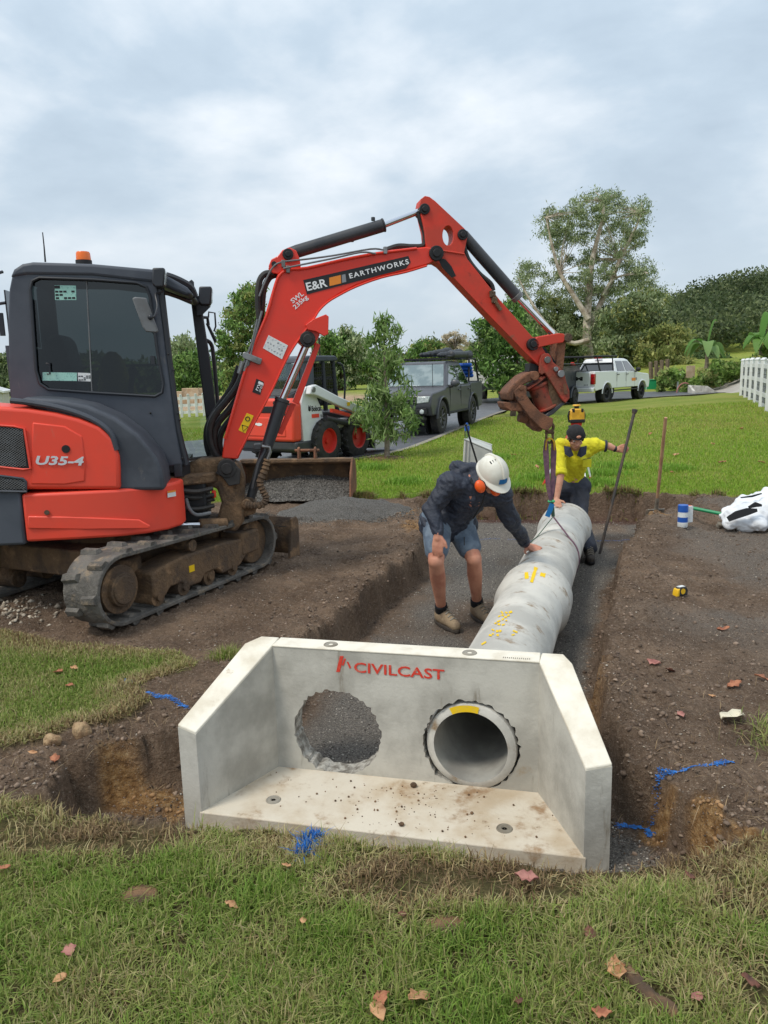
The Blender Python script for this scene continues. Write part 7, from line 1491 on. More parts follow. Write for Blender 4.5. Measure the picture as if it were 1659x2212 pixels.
for sy in (-1, 1):
    g_ = MB(); g_.box((-2.06, 0.82 * sy, 0.92), (0.06, 0.4, 0.10)); g_.build('tail_lamp', 'tail_red', tt)
    g_ = MB(); g_.box((-2.0, 0.75 * sy, 0.52), (0.03, 0.62, 0.66)); g_.build('mud_flap', 'truck_white', tt, bevel=0.01)
    wheel(tt, (-1.3, 0.90 * sy, 0.46), (0, sy, 0), 0.46, 0.42, 0.27, 'rim_dark', 0, 0); wheel(tt, (2.6, 0.95 * sy, 0.46), (0, sy, 0), 0.46, 0.26, 0.27, 'rim_dark', 0, 0)
g_ = MB(); g_.prism([(2.1, 0.7), (3.7, 0.7), (3.75, 1.6), (3.45, 2.35), (2.1, 2.4)], -1.05, 1.05); g_.build('cab', 'truck_white', tt, bevel=0.05)
g_ = MB(); g_.prism([(3.4, 1.6), (3.30, 2.2), (2.5, 2.25), (2.5, 1.6)], -1.06, 1.06); g_.build('cab_window', 'car_glass', tt)
for u_ in (1.6, 2.0): g_ = MB(); g_.tube([(u_, -1.0, 2.2), (u_, -1.0, 2.65), (u_, 1.0, 2.65), (u_, 1.0, 2.2)], 0.035, 6); g_.build('headboard_hoop', 'truck_white', tt)
# ============================================================ dark canopy trailer with hose
ct0 = Zp(1190, 874, -0.06); ctl = Vector((ct0.x - 0.15, ct0.y - 1.0, -0.06)); CTA = 60
cx_ = thing('canopy_trailer', 'dark grey tradesman canopy trailer with its lid raised behind the hitch', 'trailer', ctl, CTA)
g_ = MB(); g_.prism([(-1.6, 0.55), (1.3, 0.55), (1.3, 1.75), (-1.6, 1.75)], -0.85, 0.85); g_.build('canopy_body', 'box_dark', cx_, bevel=0.03)
g_ = MB(); g_.prism([(-1.6, 1.78), (1.3, 1.78), (1.3, 1.82), (-1.6, 1.82)], -1.35, 0.1, w=lambda p, q: 1); lid = g_.build('raised_lid', 'box_dark', cx_, bevel=0.01)
for sy in (-1, 1):
    wheel(cx_, (0.0, 0.95 * sy, 0.36), (0, sy, 0), 0.36, 0.22, 0.2, 'rim_dark', 0, 6); g_ = MB(); g_.tube([(0.48 * math.cos(R_(a)), 0.95 * sy, 0.36 + 0.46 * math.sin(R_(a))) for a in range(0, 181, 15)], 0.06, 6); g_.build('mudguard', 'box_dark', cx_)
    g_ = MB(); g_.box((-1.62, 0.7 * sy, 0.62), (0.04, 0.25, 0.14)); g_.build('tail_lamp', 'tail_red', cx_)
g_ = MB(); g_.tube([(1.3, 0, 0.5), (2.6, 0, 0.45)], 0.05, 8); g_.build('drawbar', 'black', cx_)
for k, u_ in enumerate((-1.0, 0.0, 0.9)): g_ = MB(); g_.box((u_, -0.862, 1.2), (0.06, 0.02, 0.14)); g_.build('door_latch', 'steel', cx_)
hc_ = Dp(1237, 783, (ctl - cC).dot(cF) + 0.6); rh = thing('hose_coil', 'coil of red air hose hanging beside the dark canopy trailer', 'hose', hc_)
for k in range(7):
    g_ = MB(); w_ = random.uniform(0.10, 0.24); h_ = random.uniform(0.75, 0.95); o_x = random.uniform(-0.05, 0.05); o_y = random.uniform(-0.06, 0.06)
    g_.tube([(o_x + w_ * math.sin(a) * (0.35 + 0.65 * (1 - math.cos(a)) / 2), o_y, -h_ / 2 + h_ / 2 * math.cos(a)) for a in np.linspace(0, 2 * math.pi, 25)], 0.018, 6); g_.build('hose_loop', 'red_hose', rh)
# dark utility vehicle further left behind the hitch
dv0 = Zp(1100, 886, -0.06); du = thing('dark_van', 'black van tail showing between the small tree and the hitch', 'van', (dv0.x + 0.95, dv0.y + 1.2, -0.06), 70)
g_ = MB(); g_.prism([(-1.9, 0.5), (2.0, 0.5), (2.1, 0.9), (1.4, 1.05), (0.9, 1.55), (-1.8, 1.6), (-1.95, 1.1)], -0.85, 0.85); g_.build('body', 'cyl_black', du, bevel=0.05)
g_ = MB(); g_.prism([(0.9, 1.08), (0.65, 1.48), (-1.6, 1.5), (-1.7, 1.08)], -0.862, 0.862); g_.build('side_glass', 'car_glass', du); g_ = MB(); g_.box((-1.9, 0, 1.3), (0.06, 1.4, 0.36)); g_.build('rear_glass', 'car_glass', du)
for sy in (-1, 1):
    g_ = MB(); g_.box((-1.93, 0.7 * sy, 0.78), (0.06, 0.24, 0.12)); g_.build('tail_lamp', 'tail_red', du)
    for u_ in (-1.2, 1.3): wheel(du, (u_, 0.8 * sy, 0.36), (0, sy, 0), 0.36, 0.22, 0.22, 'rim_dark', 0, 6)
# ============================================================ foliage
def leaf_cards(C, n, rad, ln, wd, cols, droop=0.0, shell=0.55, seed=0, flat=0.0):
    """n leaves spread through the clumps C = (k, 3) with radii rad (k, 3): pointed two-triangle leaves"""
    g = np.random.default_rng(seed); k = g.integers(0, len(C), n)
    d = g.normal(size=(n, 3)); d /= np.linalg.norm(d, axis=1)[:, None]; r = g.random(n) ** shell
    P = C[k] + d * rad[k] * r[:, None] if shell < 0.4 else C[k] + g.normal(size=(n, 3)) * rad[k] * 0.62
    a = g.normal(size=(n, 3)); a[:, 2] -= droop * np.abs(g.normal(size=n)) * 2; a /= np.linalg.norm(a, axis=1)[:, None]
    b = np.cross(a, g.normal(size=(n, 3)) * np.array([1, 1, 1 - flat]) + np.array([0, 0, flat * 2])); b /= np.linalg.norm(b, axis=1)[:, None] + 1e-9
    L_ = ln * (0.6 + 0.8 * g.random(n))[:, None]; W_ = wd * (0.6 + 0.8 * g.random(n))[:, None]
    V = np.empty((n, 4, 3)); V[:, 0] = P - a * L_ / 2; V[:, 1] = P + b * W_ / 2 + a * L_ * 0.05; V[:, 2] = P + a * L_ / 2; V[:, 3] = P - b * W_ / 2 + a * L_ * 0.05
    cl = np.array([lin(c)[:3] for c in cols]); ck = g.random(len(C)); cc = cl[(np.clip(ck[k] * 0.6 + g.random(n) * 0.4, 0, 0.999) * len(cl)).astype(int)] * (1.2 + 0.95 * g.random(n))[:, None]
    return V.reshape(-1, 3), np.arange(n * 4).reshape(n, 4), np.repeat(cc, 4, axis=0)
def clumps_in(poly, depth, thick, n, rpx, seed, keep=0.0):
    """n clump centres inside an outline seen in the picture, at real depths"""
    g = np.random.default_rng(seed); xs_ = [p[0] for p in poly]; ys_ = [p[1] for p in poly]; C = []; R = []
    while len(C) < n:
        x = g.uniform(min(xs_), max(xs_)); y = g.uniform(min(ys_), max(ys_))
        if sdpoly(np.array([x]), np.array([y]), poly)[0] < keep: continue
        d = depth + g.uniform(-thick, thick); r = rpx * g.uniform(0.6, 1.3) * d / FL
        C.append(Dp(x, y, d)); R.append((r * 1.15, r * 1.15, r * 0.8))
    return np.array(C), np.array(R)
def tree(name, label, base, limbs, C, R, n, ln, wd, cols, bark, group=None, droop=0.3, cat='tree', seed=0, shell=0.6, twigs=0):
    base = Vector(base); t_ = thing(name, label, cat, base, 0, group); b_ = MB()
    for path, rs in limbs:
        pp = spline([Vector(p) - base for p in path], 4); m = len(pp); b_.tube(pp, [rs[0] + (rs[1] - rs[0]) * i / (m - 1) for i in range(m)], 8)
    g = random.Random(seed)
    ends = [Vector(path[-1]) for path, _ in limbs] + [Vector(path[len(path) // 2]) for path, _ in limbs]
    for c in C[:twigs] if twigs else []:
        c = Vector(c); e = min(ends, key=lambda q: (q - c).length + max(0, q.z - c.z) * 2); md = e.lerp(c, 0.5) + Vector((g.uniform(-0.3, 0.3), g.uniform(-0.3, 0.3), g.uniform(-0.1, 0.3))) * 0.2 * (c - e).length; r_ = limbs[0][1][1] * 0.55
        b_.tube(spline([e - base, md - base, c - base], 3), [r_ - r_ * 0.7 * i / 6 for i in range(7)], 5)
    b_.build('trunk', bark, t_)
    V, F, cc = leaf_cards(C - np.array(base)[None], n, R, ln, wd, cols, droop, shell, seed); raw('crown', V, F, 'foliage', cc, t_); return t_
def px_path(pts, d): return [Dp(x, y, d) for x, y in pts]
GUM = [(92, 104, 72), (112, 124, 88), (132, 140, 104), (74, 86, 56), (150, 154, 122)]
GRN = [(58, 82, 38), (76, 104, 48), (98, 124, 62), (46, 66, 30), (120, 142, 80)]
DRK = [(48, 66, 36), (62, 80, 46), (82, 98, 58), (38, 52, 28)]
OLV = [(88, 98, 52), (110, 116, 66), (128, 128, 74), (70, 82, 42)]
# far belts first: a wood that reads as one mass
def wood(name, label, spots, n, ln, cols, seed):
    C = []; R = []
    for x, y, d, r in spots:
        c = Dp(x, y, d); rr = r * d / FL; C.append(c); R.append((rr, rr, rr * 0.8))
    V, F, cc = leaf_cards(np.array(C), n, np.array(R), ln, ln * 0.55, cols, 0.2, 0.5, seed); return tag(raw(name, V, F, 'foliage', cc), label, 'trees', kind='stuff')
g = random.Random(5); sp = []
for x in range(-60, 1240, 9):
    top = 790 + 14 * math.sin(x * 0.021) + 10 * math.sin(x * 0.053 + 1)
    if x < 30: top = 770
    if 360 < x < 480: top = 790
    if 690 < x < 760: top = 742
    if 760 < x < 900: top = 765
    if 900 < x < 1010: top = 752
    for k in range(3): sp.append((x + g.uniform(-8, 8), top + 16 + k * 16 + g.uniform(-8, 8), 105 + g.uniform(-8, 8), g.uniform(11, 20)))
wood('distant_tree_belt', 'long belt of distant green trees along the horizon behind the road', sp, 42000, 1.1, GRN + OLV + GUM, 3)
# hillside forest: crown by crown on the slope
g = np.random.default_rng(8); hx = g.uniform(12, 190, 1500); hy = g.uniform(118, 235, 1500); hz = H(hx, hy)
ok = hz > 1.5; hx, hy, hz = hx[ok], hy[ok], hz[ok]; o_ = np.argsort(hy)[:1000]; hx, hy, hz = hx[o_], hy[o_], hz[o_]
rr = g.uniform(2.2, 4.4, len(hx)); Ch = np.stack([hx, hy, hz + rr * 1.1], 1); Rh = np.stack([rr, rr, rr * 0.85], 1)
V, F, cc = leaf_cards(Ch, 250000, Rh, 0.75, 0.42, [(36, 48, 28), (48, 60, 36), (60, 72, 44), (78, 88, 56), (94, 102, 68), (106, 112, 78)], 0.1, 0.28, 12)
tag(raw('hillside_forest', V, F, 'foliage', cc), 'dense dark green forest covering the hill at right', 'forest', kind='stuff')
# big gum with pale trunk
gb = Dp(1284, 838, 74); gb.z = gz(gb.x, gb.y)
gl_ = [(px_path([(1284, 840), (1276, 790), (1270, 750), (1268, 710), (1272, 640), (1280, 560), (1300, 480), (1305, 430)], 74), (0.62, 0.10)), (px_path([(1286, 835), (1300, 800), (1318, 770), (1325, 745), (1345, 715), (1365, 690), (1395, 660)], 74), (0.42, 0.10)), (px_path([(1270, 720), (1290, 670), (1315, 620), (1340, 560), (1370, 500), (1385, 460)], 74.5), (0.34, 0.07)), (px_path([(1271, 690), (1240, 640), (1210, 590), (1190, 520), (1180, 470)], 73.5), (0.30, 0.06)), (px_path([(1272, 735), (1230, 740), (1180, 700), (1140, 640), (1120, 600)], 73), (0.26, 0.06)), (px_path([(1310, 785), (1350, 776), (1400, 770), (1450, 750)], 74), (0.2, 0.05)), (px_path([(1300, 640), (1330, 600), (1400, 590)], 74), (0.18, 0.05))]
C1, R1 = clumps_in([(1165, 470), (1180, 450), (1215, 460), (1255, 415), (1300, 398), (1345, 408), (1355, 440), (1385, 430), (1398, 465), (1390, 520), (1350, 560), (1385, 570), (1380, 620), (1300, 640), (1230, 620), (1190, 590), (1180, 540)], 76, 4, 210, 11, 2)
C2, R2 = clumps_in([(1105, 590), (1140, 545), (1170, 560), (1190, 600), (1240, 620), (1330, 620), (1390, 560), (1430, 590), (1440, 640), (1420, 700), (1400, 760), (1340, 780), (1230, 770), (1160, 740), (1110, 660)], 77, 4, 230, 12, 4)
C = np.concatenate([C1, C2]); R = np.concatenate([R1, R2])
tree('gum_tree', 'tall gum tree with pale forked trunk rising behind the white pickup', gb, gl_, C, R, 56000, 0.28, 0.09, GUM, 'bark_gum', seed=3, twigs=150, shell=0.5, droop=0.7)
# darker trees around it
def bush_tree(label, x, ybase, d, poly, n, nl, cols, seed, ln=0.5, bark='bark_brown', name='background_tree', rpx=16, group='trees behind the road', thick=3):
    b0 = Dp(x, ybase, d); b0.z = gz(b0.x, b0.y); tp = (min(p[1] for p in poly) * 0.6 + max(p[1] for p in poly) * 0.4)
    C, R = clumps_in(poly, d, thick, n * 2, rpx * 0.8, seed); lim = [([b0 - Vector((0, 0, 0.2)), b0.lerp(Dp(x, tp, d), 0.5) + Vector((0.2, 0, 0)), Dp(x, tp, d)], (d * 0.0042, d * 0.0012))]
    return tree(name, label, b0, lim, C, R, int(nl * 1.2), ln * 0.85, ln * 0.3, cols, bark, group, seed=seed, twigs=26, droop=0.5)
bush_tree('dense dark tree left of the gum, behind the hitch and arm', 1180, 860, 80, [(1100, 700), (1130, 660), (1200, 650), (1260, 680), (1270, 760), (1250, 830), (1120, 830), (1095, 770)], 60, 13000, DRK + OLV, 21, 0.6, rpx=18)
bush_tree('olive tree with bent brown trunk right of the gum behind the white pickup', 1378, 850, 66, [(1300, 700), (1350, 640), (1420, 630), (1450, 690), (1460, 760), (1430, 800), (1380, 800), (1310, 780)], 55, 13000, OLV + GUM, 22, 0.5)
bush_tree('broad yellow green tree above the timber wall beyond the pickup', 1440, 850, 62, [(1380, 770), (1400, 720), (1440, 700), (1480, 730), (1490, 790), (1460, 820), (1400, 810)], 40, 9000, OLV, 23, 0.45)
bush_tree('dark shrubby tree under the hill beside the banana plants', 1470, 850, 70, [(1400, 800), (1440, 770), (1500, 760), (1560, 770), (1580, 810), (1560, 845), (1420, 850)], 50, 11000, DRK, 24, 0.5)
bush_tree('leafy green street tree in front of the tipper truck', 1106, 856, 26.5, [(1030, 800), (1028, 700), (1050, 680), (1075, 690), (1100, 640), (1135, 650), (1150, 720), (1150, 790), (1140, 835), (1090, 845), (1050, 830)], 60, 5200, GRN, 25, 0.24, rpx=15, name='street_tree', group='street trees', thick=0.9)
bush_tree('slender leafy tree standing behind the boom hoses', 520, 850, 34, [(480, 690), (500, 640), (520, 620), (555, 620), (572, 690), (570, 770), (560, 830), (490, 830), (470, 750)], 60, 8500, GRN + OLV, 26, 0.26, rpx=14, name='street_tree', group='street trees', thick=1.2)
bush_tree('bushy green tree seen through the excavator cab opening', 405, 850, 60, [(372, 800), (385, 770), (420, 765), (445, 775), (450, 840), (380, 850)], 35, 7000, GRN, 27, 0.4)
bush_tree('spindly gum with bare twigs behind the excavator cab', 400, 840, 70, [(375, 745), (395, 728), (415, 745), (410, 770), (380, 775)], 14, 1500, GUM, 28, 0.5, 'bark_grey')
bush_tree('dense grey green trees between the boom and the small sapling', 735, 850, 72, [(690, 770), (700, 725), (740, 712), (785, 725), (800, 780), (790, 830), (700, 830)], 50, 10000, GUM + GRN, 29, 0.5)
bush_tree('rounded olive tree behind the roof of the grey ute', 925, 800, 88, [(880, 770), (900, 745), (935, 740), (960, 760), (970, 790), (890, 800)], 30, 6000, OLV + GRN, 30, 0.6)
bush_tree('dark tree belt clump left of the excavator cab', 2, 840, 80, [(-30, 790), (0, 770), (20, 775), (25, 830), (-30, 835)], 25, 4000, DRK + GUM, 31, 0.6)
b0 = Dp(980, 800, 92); b0.z = gz(b0.x, b0.y); g = random.Random(9); lim = [([b0, Dp(982, 775, 92), Dp(983, 760, 92)], (0.35, 0.2))]
for k in range(26):
    a = g.uniform(-1.2, 1.2); x1 = 983 + 30 * math.sin(a) * g.uniform(0.5, 1.1); y1 = 758 - 42 * math.cos(a) * g.uniform(0.6, 1.0); lim.append(([Dp(983, 765, 92), Dp((983 + x1) / 2 + g.uniform(-4, 4), (760 + y1) / 2, 92 + g.uniform(-1, 1)), Dp(x1, y1, 92 + g.uniform(-2, 2))], (0.10, 0.03)))
C, R = clumps_in([(955, 735), (975, 715), (1000, 718), (1010, 745), (985, 758)], 92, 2, 24, 6, 44)
tree('bare_tree', 'pale nearly leafless tree standing behind the grey ute', b0, lim, C, R, 1400, 0.4, 0.12, [(170, 160, 140), (150, 140, 120)], 'bark_grey', seed=6)
# sapling by the kerb
sbp = Zp(836, 990, 0.0); sbp.z = gz(sbp.x, sbp.y); d0 = (sbp - cC).dot(cF)
lim = [([sbp - Vector((0, 0, 0.05))] + px_path([(836, 930), (834, 860), (832, 790), (830, 735), (831, 690)], d0), (0.055, 0.010))]
g = random.Random(12); C = []; R = []
prf = [(690, 6), (705, 12), (720, 24), (740, 36), (765, 33), (790, 32), (815, 40), (840, 46), (860, 56), (880, 62), (900, 64), (920, 62), (936, 50)]
for yy, hw_ in prf:
    for k in range(3 + hw_ // 7):
        xo = g.uniform(-1, 1) * hw_; dd = d0 + g.uniform(-1, 1) * hw_ / FL * d0; C.append(Dp(835 + xo, yy + g.uniform(-9, 9), dd)); r_ = g.uniform(8, 13) / FL * d0; R.append((r_ * 1.2, r_ * 1.2, r_))
    lim.append(([Dp(833, yy + 20, d0), Dp(833 + hw_ * 0.5, yy + 6, d0), Dp(833 + hw_ * 0.9, yy, d0)], (0.012, 0.004))); lim.append(([Dp(833, yy + 20, d0), Dp(833 - hw_ * 0.5, yy + 6, d0 + 0.2), Dp(833 - hw_ * 0.9, yy, d0 + 0.3)], (0.012, 0.004)))
tree('sapling', 'young leafy sapling on the verge in front of the grey ute', sbp, lim, np.array(C), np.array(R), 3100, 0.17, 0.034, [(66, 88, 40), (84, 108, 54), (104, 126, 70), (122, 138, 88), (56, 74, 34)], 'bark_grey', droop=0.9, seed=12, shell=0.7)
mu_ = MB(); mu_.lathe([(0.04, 0.001), (0.03, 0.25), (0.0, 0.42), (-0.03, 0.5)], sbp - sbp, (0, 0, 1), 24); mm_ = thing('mulch_ring', 'brown mulch ring round the foot of the sapling', 'mulch', sbp); o_ = mu_.build('mulch', 'bark_piece', mm_)
# banana plants and bank growth
def banana(label, x, y, d, s, seed):
    b0 = Dp(x, y, d); b0.z = max(b0.z, gz(b0.x, b0.y)); g = random.Random(seed); t_ = thing('banana_plant', label, 'banana plant', b0, 0, 'banana plants on the bank'); st = MB(); st.tube([(0, 0, -0.5), (0.05, 0, 0.8 * s), (0, 0, 1.7 * s)], [0.16 * s, 0.12 * s, 0.07 * s], 10); st.build('stem', 'pole_green' if False else 'bark_grey', t_)
    for k in range(9):
        a = k * 2.4 + g.uniform(-0.3, 0.3); up = g.uniform(0.5, 1.3) if k else 1.7; L_ = g.uniform(1.5, 2.2) * s; wd = 0.36 * s; V = []; F = []; n = 9; cc = []
        dx_, dy_ = math.cos(a), math.sin(a); col = lin(g.choice([(96, 138, 62), (112, 150, 74), (84, 124, 54), (130, 160, 96)]))[:3]
        for i in range(n):
            u_ = i / (n - 1); hx_ = L_ * u_ * (0.75 if k else 0.25); hz_ = 1.6 * s + up * L_ * 0.5 * math.sin(min(u_ * 1.9, 2.6)) - (0.7 * L_ * u_ ** 2.2 * (1 if k else 0)); ww_ = wd * math.sin(math.pi * min(1, u_ * 0.9 + 0.08)) ** 0.6
            c_ = Vector((dx_ * hx_, dy_ * hx_, hz_)); sd_ = Vector((-dy_, dx_, 0)) * ww_; V += [tuple(c_ + sd_ + Vector((0, 0, 0.08 * s))), tuple(c_), tuple(c_ - sd_ + Vector((0, 0, 0.08 * s)))]; cc += [col] * 3
        for i in range(n - 1):
            for q in range(2): F.append((i * 3 + q, i * 3 + q + 1, i * 3 + q + 4, i * 3 + q + 3))
        raw('leaf', np.array(V), np.array(F), 'foliage', np.array(cc), t_, smooth=True)
banana('banana plant with one tall upright leaf on the bank above the driveway', 1524, 808, 50, 1.0, 1); banana('spreading banana plant on the bank near the white fence', 1640, 790, 46, 0.9, 2); banana('partly hidden banana plant at the right edge above the fence', 1690, 785, 44, 0.9, 3)
g = random.Random(17); sp = []
for k in range(330):
    x = g.uniform(1425, 1670); lim_y = 848 if x < 1500 else 848 - (x - 1500) * 0.40; hgt = 14 + 34 * abs(math.sin(x * 0.031 + 0.6)) * abs(math.sin(x * 0.011 + 1)) + 10 * g.random(); y = lim_y - g.random() ** 1.4 * hgt
    sp.append((x, y, 47 + g.uniform(-2, 9), g.uniform(2.5, 9)))
wood('bank_undergrowth', 'light green undergrowth and tall weeds on the bank by the driveway', sp, 26000, 0.30, [(92, 116, 52), (108, 130, 64), (76, 98, 44), (124, 138, 80), (140, 138, 88), (70, 86, 42)], 18)
g = random.Random(19); sp = [(g.uniform(372, 480), g.uniform(812, 845), 62 + g.uniform(-3, 3), g.uniform(8, 14)) for k in range(60)]
wood('hedge_scrub', 'low green scrub behind the left white fence', sp, 7000, 0.4, GRN, 20)
# ============================================================ fences, driveway, roadside bits
def rail_fence(label, posts, hgt, mesh=False, wid=0.13):
    base = posts[0]; t_ = thing('rail_fence', label, 'fence', base, 0, None)
    for p in posts:
        q = p - base; b_ = MB(); b_.box(q + Vector((0, 0, hgt / 2 - 0.1)), (wid, wid, hgt + 0.2), rz=0.3); po = b_.build('post', 'fence_white', t_, bevel=0.008); b_ = MB(); b_.prism([(-wid * 0.62, 0), (wid * 0.62, 0), (0, 0.07)], -wid * 0.62, wid * 0.62); b_.build('post_cap', 'fence_white', po, M=Matrix.Translation(q + Vector((0, 0, hgt))) @ Matrix.Rotation(0.3, 4, 'Z'))
    for a, b2 in zip(posts[:-1], posts[1:]):
        for f_ in (0.22, 0.54, 0.86):
            A, B = a - base + Vector((0, 0, hgt * f_)), b2 - base + Vector((0, 0, hgt * f_)); d_ = (B - A); n_ = Vector((-d_.y, d_.x, 0)).normalized() * 0.02; b_ = MB(); h_ = Vector((0, 0, 0.065)); b_.add([A + n_ - h_, A - n_ - h_, A - n_ + h_, A + n_ + h_, B + n_ - h_, B - n_ - h_, B - n_ + h_, B + n_ + h_], [(0, 1, 2, 3), (7, 6, 5, 4), (0, 4, 5, 1), (1, 5, 6, 2), (2, 6, 7, 3), (3, 7, 4, 0)]); b_.build('rail', 'fence_white', t_)
        if mesh:
            w_ = MB(); A, B = a - base, b2 - base
            for k in range(10): w_.tube([A.lerp(B, (k + 0.5) / 10) + Vector((0, 0, 0.05)), A.lerp(B, (k + 0.5) / 10) + Vector((0, 0, hgt * 0.9))], 0.006, 4)
            for k in range(9): w_.tube([A + Vector((0, 0, 0.08 + 0.12 * k)), B + Vector((0, 0, 0.08 + 0.12 * k))], 0.006, 4)
            tag(w_.build('wire_mesh', 'black', t_, smooth=0), kind='stuff')
    return t_
pa, pb = Dp(1602, 857, 30.0), Dp(1654, 868, 23.2); ps = []
for k in range(9):
    p = pa.lerp(pb, k / 4.6); p = Vector((p.x, p.y, 0)); p.z = gz(p.x, p.y); p.z = 0.5 * p.z + 0.5 * (pa.z + (pb.z - pa.z) * k / 4.6); ps.append(p)
rail_fence('white post and rail fence with dark mesh at the right edge', ps, 1.36, True)
ps = []
for k in range(7):
    p = Dp(362 + 16 * k, 914 - 1.5 * k, 37.0); p.z = gz(p.x, p.y); ps.append(p)
rail_fence('white rail fence seen through the excavator cab opening', ps, 1.05, False, 0.12)
# concrete driveway going up to the right
dv = []; n = 24
nearL = [Dp(x, y, d) for x, y, d in ((1488, 850, 48), (1540, 835, 50), (1600, 806, 52))]; nearR = [Dp(x, y, d) for x, y, d in ((1560, 851, 42), (1605, 845, 40), (1640, 825, 40))]
b_ = MB(); A = spline(nearL, 6); B = spline(nearR, 6); vs = []
for a, c in zip(A, B): vs += [a, c, c - Vector((0, 0, 0.5)), a - Vector((0, 0, 0.5))]
m = len(A); b_.add(vs, [(4 * i + k, 4 * i + (k + 1) % 4, 4 * i + 4 + (k + 1) % 4, 4 * i + 4 + k) for i in range(m - 1) for k in range(4)]); tag(b_.build('driveway', 'driveway_concrete'), kind='structure')
# far culvert wall, letter box, signs, timber wall, green box
def at(x, y, d): p = Dp(x, y, d); p.z = gz(p.x, p.y); return p
p = at(1508, 852, 44); t_ = thing('far_culvert_wall', 'small pale concrete culvert wall at the foot of the driveway', 'culvert wall', p, -10); b_ = MB(); b_.prism([(-0.55, -0.2), (0.9, -0.2), (0.9, 0.15), (0.5, 0.42), (-0.55, 0.5)], 0, 0.15); b_.build('wall', 'concrete', t_, bevel=0.01); b_ = MB(); b_.prism([(0.0, -0.2), (-1.2, -0.2), (-1.2, 0.2), (0, 0.5)], -0.55, -0.42, ax='x'); b_.build('wing', 'concrete', t_, bevel=0.01)
p = at(1463, 854, 46); t_ = thing('letter_box', 'small white letter box on a post by the driveway', 'letter box', p); b_ = MB(); b_.box((0, 0, 0.45), (0.07, 0.07, 1.0)); b_.build('post', 'fence_white', t_); b_ = MB(); b_.prism([(-0.16, 0), (0.16, 0), (0.16, 0.18), (0, 0.28), (-0.16, 0.18)], -0.2, 0.2); b_.build('box', 'fence_white', t_, M=Matrix.Translation((0, 0, 0.9))); b_ = MB(); b_.box((0, -0.203, 1.02), (0.2, 0.01, 0.04)); b_.build('slot', 'ink', t_)
p = at(1487, 850, 48); t_ = thing('site_sign', 'beige board on a post beside the letter box', 'sign', p); b_ = MB(); b_.box((0, 0, 0.75), (0.08, 0.08, 1.7)); b_.build('post', 'timber_old', t_); b_ = MB(); b_.box((0.05, -0.06, 1.2), (0.55, 0.03, 0.75)); b_.build('board', 'sandstone', t_, bevel=0.01)
p = at(1478, 853, 45); t_ = thing('conduit_loop', 'bent pink conduit pipe sticking out of the ground near the letter box', 'conduit', p); b_ = MB(); b_.tube([(0.45 * math.cos(R_(a)), 0, 0.6 * math.sin(R_(a))) for a in range(0, 181, 12)], 0.04, 8); b_.build('pipe', 'leaf_pink', t_)
p = at(1404, 858, 50); t_ = thing('utility_box', 'green ground utility box at the end of the road', 'utility box', p); b_ = MB(); b_.prism([(-0.35, 0), (0.35, 0), (0.3, 0.6), (-0.3, 0.6)], -0.3, 0.3); b_.build('housing', 'pole_green', t_, bevel=0.04); b_ = MB(); b_.box((0, 0, 0.63), (0.66, 0.66, 0.06)); b_.build('lid', 'pole_green', t_, bevel=0.02)
p = at(1440, 856, 52); t_ = thing('timber_post_wall', 'leaning grey timber sleeper wall left of the letter box', 'retaining wall', p, 20)
for k in range(4): b_ = MB(); b_.box((0.0 + 0.03 * k, 0.6 * k, 0.9 - 0.05 * k), (0.12, 0.28, 1.9), M=Matrix.Rotation(-0.06, 3, 'Y')); b_.build('sleeper', 'timber_old', t_, bevel=0.02)
for k in range(3):
    g_ = random.Random(k); p = at(1408 + 11 * k, 853 - g_.uniform(0, 8), 53 + g_.uniform(-1, 3)); b_ = MB(); b_.box((0, 0, 0.3), (0.12, 0.12, 0.8), M=Matrix.Rotation(g_.uniform(-0.3, 0.3), 3, 'Y')); o_ = b_.build('timber_stake', 'timber_old', None, bevel=0.01); o_.location = p; tag(o_, '%s short timber stake from the left beyond the white pickup' % ('first', 'second', 'third')[k], 'stake', 'timber stakes beyond the pickup')
# block stack behind the fence on the far lot
g_ = random.Random(3)
for k in range(8):
    x = 384 + 12 * k + g_.uniform(-1, 1); p = at(x, 872, 55 + g_.uniform(-1, 1)); hgt = g_.choice([0.5, 0.6, 0.9, 1.1])
    b_ = MB(); b_.box((0, 0, hgt / 2), (0.8, 0.45, hgt)); o_ = b_.build('sandstone_block', 'sandstone', None, bevel=0.03); o_.location = p; tag(o_, '%s pale sandstone block from the left on the far building lot' % ('first', 'second', 'third', 'fourth', 'fifth', 'sixth', 'seventh', 'eighth')[k], 'stone block', 'sandstone blocks on the far lot')
# pale roofed shed left of the cab
p = at(-12, 872, 42); t_ = thing('shed', 'pale metal shed at the left edge behind the excavator', 'shed', p, 20); b_ = MB(); b_.prism([(-3, 0), (0.6, 0), (0.6, 1.4), (-1.2, 2.0), (-3, 1.4)], -2, 2); b_.build('wall', 'plastic_grey', t_); b_ = MB(); b_.prism([(-3.1, 1.36), (-1.2, 2.0), (0.75, 1.34), (0.75, 1.44), (-1.2, 2.1), (-3.1, 1.46)], -2.2, 2.2); b_.build('roof', 'white_paint', t_)
p = at(692, 800, 60); t_ = thing('lamp_post', 'slim black lamp post beyond the skid steer', 'lamp post', p); b_ = MB(); b_.tube([(0, 0, 0), (0, 0, 4.4)], 0.07, 8); b_.build('pole', 'black', t_); b_ = MB(); b_.tube([(0, 0, 4.35), (-0.5, 0, 4.5)], 0.05, 6); b_.build('arm', 'black', t_)
